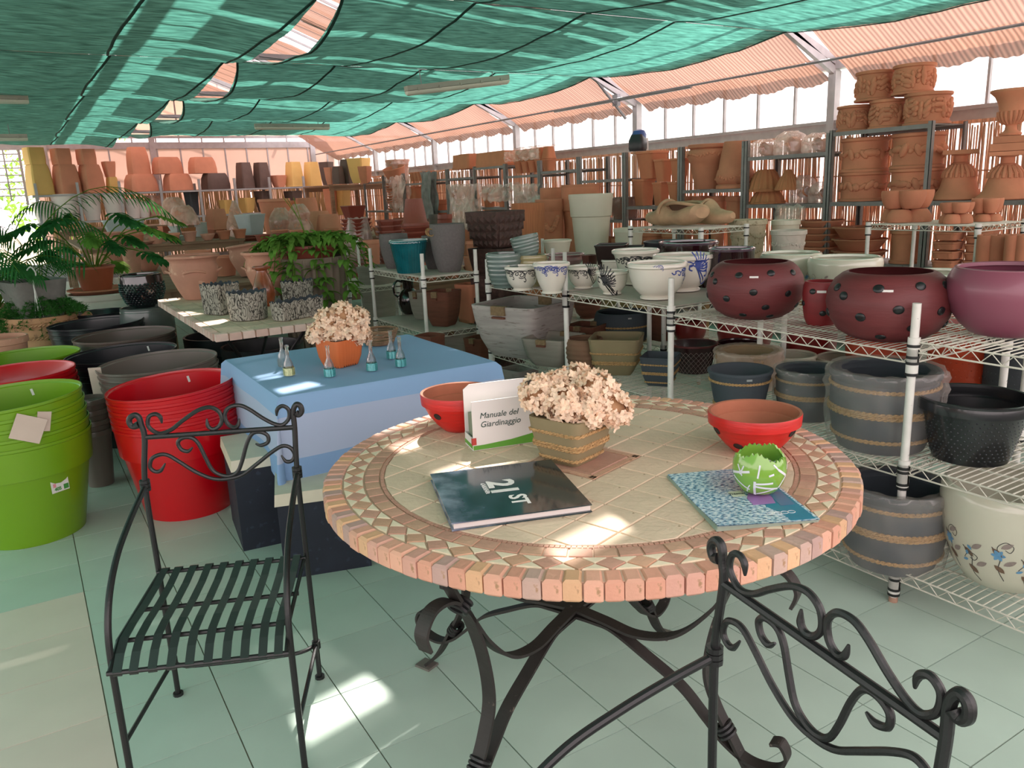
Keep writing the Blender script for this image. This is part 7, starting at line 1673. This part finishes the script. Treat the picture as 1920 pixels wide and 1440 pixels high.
for lab,xl,xr,yt,fl in (('large terracotta planter with garland swags, upright one',1290,1368,271,False),('large terracotta planter with garland swags, upturned one',1344,1416,265,True)):
    t,c,R,H=rpot(lab,xl,xr,yt,6.52,1.472,'gar','c',Mterra,'garland_planter',flip=fl,n=48); relief(t,R,H,'gar',.77,R*.08,44,Mterra,'garland',.03)
for k,(xl,xr) in enumerate(((1281,1300),(1297,1331),(1330,1363),(1361,1404))): rpot('plain terracotta column pot under the garland planters, %s from the left'%(['first','second','third','fourth'][k]),xl,xr,368,6.52,.802,'lip','s' if k%2 else 'c',Mterra,'tall_planter',Rk=.8 if k%2 else 1.)
# stacked square planters
Mter4=mat('pinkish terracotta','#c47a58',.85,.08,5,bump=.1,rnd=.05)
for lab,xl,xr,yt,z in (('lower left square terracotta planter of the stacked six',1184,1230,336,1.302),('lower middle square terracotta planter of the stacked six',1222,1257,342,1.302),('lower right square terracotta planter of the stacked six',1251,1287,341,1.302)):
    t,c,R,H=rpot(lab,xl,xr,yt,6.52,z,'lip','s',Mter4,'square_planter',Rk=.76,rz=0.0,e=14,n=40)
    a,b_,y2,l2=((1184,1262,284,'upper left wide') if xl<1200 else (1225,1264,299,'upper middle') if xl<1240 else (1256,1293,297,'upper right'))
    rpot('%s square terracotta planter of the stacked six'%l2,a,b_,y2,6.52 if xl>1200 else 6.56,z+H+.004,'lip','s',Mter4,'square_planter',Rk=.62 if xl<1200 else .76,rz=0.0,e=14,n=40)
bx=atX(1196,286,6.5); zbx=zat((bx.x,bx.y),284)
t=thing('backpack_sprayer','black sprayer with blue cap lying on the square planters','sprayer',(bx.x,bx.y,zbx+.003),rz=.4)
rings=[[(x*.085*k1,y*.10*k1,z) for x,y in sec('s',24,4)] for k1,z in ((.9,.0),(1,.03),(1,.12),(.7,.19))]; MB().loft(rings).build('tank',Mblack,t)
o=MB().loft([[(x*.085*k1+.03,y*.085*k1,z) for x,y in sec('c',20)] for k1,z in ((1,.13),(1.05,.19),(.8,.235),(.3,.25))]).build('cap',mat('cobalt plastic','#33508f',.4,.2,20),t); MB().box((.09,.0,.08),(.10,.14,.14)).build('battery_pack',mat('white grey plastic','#b7b3ae',.5,.2,30),t)
# terracotta on the remaining racks
t,c,R,H=rpot('brown film-wrapped box on the rack behind the tall cream pot',1140,1202,370,6.5,1.142,'taper','s',mat('brown wrapped clay','#8a5546',.8,.2,6),'square_planter',Rk=.75,film=Mfilm)
def boxgrid(desc,xl,xr,yt,z,X,nx,nz,H,w_,film=True,Yv=None):
    c=atX((xl+xr)/2,yt,X)
    for j in range(nz):
        for i in range(nx):
            y=c.y+(i-(nx-1)/2)*w_*1.04; mk('stamped_box_pot','%s, %s row'%(desc,['lower','upper','top'][j]),(X,y,z+j*(H+.003)),w_/2*.98,H,'lip','s',Mter4,group=desc+' %d'%j,split=False,n=24,e=14,flip=(j%2==1),t=.01)
    if film:
        t=thing('plastic_wrap','crumpled clear film over the %s'%desc,'plastic film',(X,c.y,z)); hx_=w_*nx/2*1.06
        MB().grid(lambda u,v:(-.22+.02*noise.noise(Vector((u*9,v*4,2)))-.05*v*(1-v),(u-.5)*2*hx_,nz*(H+.003)-.02-.10*v*1.5+.02*noise.noise(Vector((u*12,v*5,7)))),40,8).grid(lambda u,v:(-.22+.44*v,(u-.5)*2*hx_,nz*(H+.003)+.012+.02*noise.noise(Vector((u*9,v*6,5)))),40,8).build('film',Mfilm2,t)
boxgrid('small stamped terracotta boxes on the rack top',958,1045,276,1.782,6.52,5,2,.165,.175)
boxgrid('stamped terracotta boxes on the middle rack shelf',962,1058,343,1.252,6.52,4,1,.24,.22)
boxgrid('small fluted terracotta boxes in a row',752,830,322,1.782,6.52,6,1,.16,.14,False)
for lab,xl,xr,yt,Y,w_ in (('large terracotta trough on the rack top, right of three',850,925,285,11.0,.95),('terracotta trough on the rack top, middle of three',830,858,289,11.85,.4),('terracotta trough on the rack top, left of three',820,840,291,12.15,.3)):
    H=zat((6.5,Y),yt)-1.912; t=thing('trough_planter',lab,'plant pot',(6.56,Y,1.913+H),rot=(PI,0,PI/2))
    R_=w_/2; put('body',pot_mesh('s',[(.9,0),(.97,.85),(1.02,.86),(1.02,1)],R_,H,.015,40,asp=.36/w_ if w_>.5 else .9,e=16),Mter4,t)
for lab,xl,xr,yt,z,X in (('terracotta box planter, lower of two behind the grey drape',792,842,375,1.0,6.5),('terracotta box planter behind the draped stand, left',762,800,350,1.252,6.55),):
    rpot(lab,xl,xr,yt,X,.502 if z<1.1 else 1.252,'lip','s',Mter4,'square_planter',Rk=.72)
def drape(label,xl,xr,yt,yb,X,dens=1.,seed=0,m=Mfilm2):
    a,b_=atX(xl,yt,X),atX(xr,yt,X); c=(a+b_)/2; zt=zat((c.x,c.y),yt); zb=zat((c.x,c.y),yb); w_=abs(a.y-b_.y); H=zt-zb
    t=thing('draped_film',label,'plastic film',(c.x,c.y,zt))
    for s in (0,1): MB().grid(lambda u,v:(s*.12+(.05*noise.noise(Vector((u*4+seed,v*3,s)))+.02*noise.noise(Vector((u*14+seed,v*2,s)))),(u-.5)*w_*(1+.12*math.sin(v*7+seed))*(1-.25*v*(seed%2)),-H*v+.05*noise.noise(Vector((u*5,v,seed)))),40,30).build('film',m,t)
drape('big crumpled film drape hanging left of the carved dark planter',838,892,345,418,6.22,seed=1)
drape('second layer of crumpled film hanging below the first drape',842,890,372,428,6.10,seed=4)
drape('film drape over the middle rack shelf',898,962,346,378,6.24,seed=3)
drape('narrow film drape hanging on the corner rack',722,757,330,398,6.26,seed=5)
drape('grey folded cloth strip hanging between the racks',788,806,322,410,6.20,seed=2,m=sheet_mat('grey cloth strip','#8d8a86','#8d8a86',.2,0))
drape('crumpled film hanging over the stamped boxes at the left',960,1010,345,388,6.22,seed=8)
for lab,xl,xr,yt,Y in (('film-wrapped square planter on the corner rack',718,772,300,14.95),): fpot(lab,xl,xr,yt,0,Y,'lip','s',Mterra,'square_planter',Rk=.7,z=1.822,film=Mfilm2)
# wrapped things and boxes on middle rack levels
for lab,xl,xr,yt,z in (('film-wrapped terracotta planter on the middle shelf behind the carved planter',905,958,392,1.0),('terracotta box under the film drape, left',838,868,350,1.30),('terracotta box under the film drape, right',866,892,350,1.30),('terracotta box on the rack left of the stamped boxes',902,930,350,1.252),('terracotta box on the rack just left of the stamped boxes',930,958,350,1.252)):
    rpot(lab,xl,xr,yt,6.5,z if z>1.05 else .502,'lip','s',Mter4,'square_planter',Rk=.72)
# column of leaning saucers and pots in the corner
rg=random.Random(2); c=atY(706,400,15.6); 
for k in range(11):
    z=1.252+k*.047; mk('terracotta_saucer','terracotta saucer of the leaning corner pile, %s'%TOP[10-k],(6.45+.02*math.sin(k*1.3),14.65+.02*math.sin(k*2.1),z),.23,.045,'saucer','c',Mterra,group='leaning corner saucers',split=False)
mk('plant_pot','basket-textured terracotta pot tilted on the leaning saucers',(6.45,14.65,1.252+11*.047+.02),.22,.28,'taper','c',Mterra,tilt=(.1,-.25))
# lower levels of the racks: rows of plain terracotta, mostly hidden
k=0
for y0,y1,z,Hh in ((8.7,9.45,.502,.5),(9.6,10.35,.502,.6),(10.5,11.3,.502,.6),(11.45,12.25,.502,.6),(12.4,14.0,.502,.6),(7.75,8.5,.302,.6),(6.8,7.6,.302,.7),(5.9,6.65,.302,.4),(4.9,5.7,.302,.4),(14.2,15.0,.502,.6)):
    n=max(2,int((y1-y0)/.4))
    for i in range(n):
        k+=1; mk('plant_pot','plain terracotta pot on the lower rack shelves along the right wall, partly hidden',(6.56,y0+(i+.5)*(y1-y0)/n,z),.18,Hh,'lip','c',Mterra,group='plain terracotta pots on the lower rack shelves',split=False)
# two clog-shaped planters
def clog(label,a,b_,z,sc,flip=1):
    """slipper-shaped planter from heel a to toe b_"""
    a=Vector(a);b_=Vector(b_); d=(b_-a); L_=d.length; t=thing('clog_planter',label,'plant pot',((a.x+b_.x)/2,(a.y+b_.y)/2,z+.001),rz=math.atan2(d.y,d.x)); n=26; rings=[]
    m=mat('aged clog clay','#bb9676',.85,.25,7,bump=.15)
    prof=[(0,.055,.06,.13),(.04,.085,.05,.15),(.15,.10,.02,.145),(.3,.095,.01,.125),(.45,.085,.015,.12),(.6,.085,.01,.15),(.66,.09,.005,.175),(.72,.09,.005,.13),(.85,.085,.01,.105),(.95,.06,.02,.10),(1,.025,.05,.09)]
    for s,w_,zl,zh in prof:
        ring=[]
        for j in range(n):
            q=2*PI*j/n; y=math.cos(q)*w_*sc; zz=(zl+zh)/2+math.sin(q)*(zh-zl)/2; ring.append(((s-.5)*L_,y,zz*sc))
        rings.append(ring)
    o=MB().loft(rings).build('body',m,t)
    MB().tube([((s-.5)*L_,math.sin(q)*.075*sc,(.150 if s<.5 else .15)*sc-.012*math.cos(q*2)) for q,s in [(2*PI*k/24,.33+.27*math.cos(2*PI*k/24)) for k in range(24)]],.011*sc,8,closed=True).build('opening_rim',m,t)
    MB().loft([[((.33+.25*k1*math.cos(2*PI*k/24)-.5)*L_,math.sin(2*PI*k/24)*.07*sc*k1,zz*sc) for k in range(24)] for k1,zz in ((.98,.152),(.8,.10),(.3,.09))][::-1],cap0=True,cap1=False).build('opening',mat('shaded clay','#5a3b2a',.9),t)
    MB().tube([((.62-.5)*L_,math.cos(q)*.092*sc,(.09+.085*math.sin(q))*sc) for q in [PI*k/12 for k in range(13)]],.012*sc,8).build('instep_band',m,t)
    sticker_=MB().box((-.30*L_,-.101*sc,.07*sc),(.05,.002,.025)).build('sticker',Mlabel,t)
a1,b1=atz(1188,425,1.208),atz(1330,428,1.208)
clog('clog-shaped terracotta planter at the back of the wire stand',(4.78,5.18),(4.80,4.50),1.206,1.15); clog('clog-shaped terracotta planter at the front of the wire stand',(4.53,4.56),(4.56,5.20),1.206,1.2)
# fallen bits on the floor
for px,py in ((620,1178),(1100,1280)): pass
# bushes and ground outside
Mbush=sheet_mat('outside foliage','#6f9a3e','#8db84a',.4,0,scale=3,var=.4)
g=MB().box((10,22,-.12),(90,70,.12)).build('ground_outside',mat('dry ground','#a89a80',.95,.15,1)); struct(g)
rg=random.Random(5)
def bush(label,c,R):
    t=thing('bush',label,'bush',c); mb=MB()
    for k in range(900):
        d=Vector((rg.gauss(0,1),rg.gauss(0,1),rg.gauss(0,1))).normalized(); p=Vector((d.x*R,d.y*R,R*1.0+d.z*R))*1; p=p*rg.uniform(.8,1.05); u=Vector((rg.gauss(0,1),rg.gauss(0,1),rg.gauss(0,1))).normalized()*.14; v=Vector((rg.gauss(0,1),rg.gauss(0,1),rg.gauss(0,1))).normalized()*.09; mb.add([p,p+v,p+u,p-v],[(0,1,2,3)])
    mb.build('foliage',Mbush,t,kind='stuff'); MB().tube([(0,0,0),(0,0,R)],.06,6).build('trunk',Mwood,t)
bush('light green bush outside behind the far left corner',(-1.6,22.5,-.05),.85); bush('second light green bush outside at the far left',(-4.2,23.5,-.05),1.0); bush('tree crown seen through the gable glazing',(1.6,27,.4),1.9)
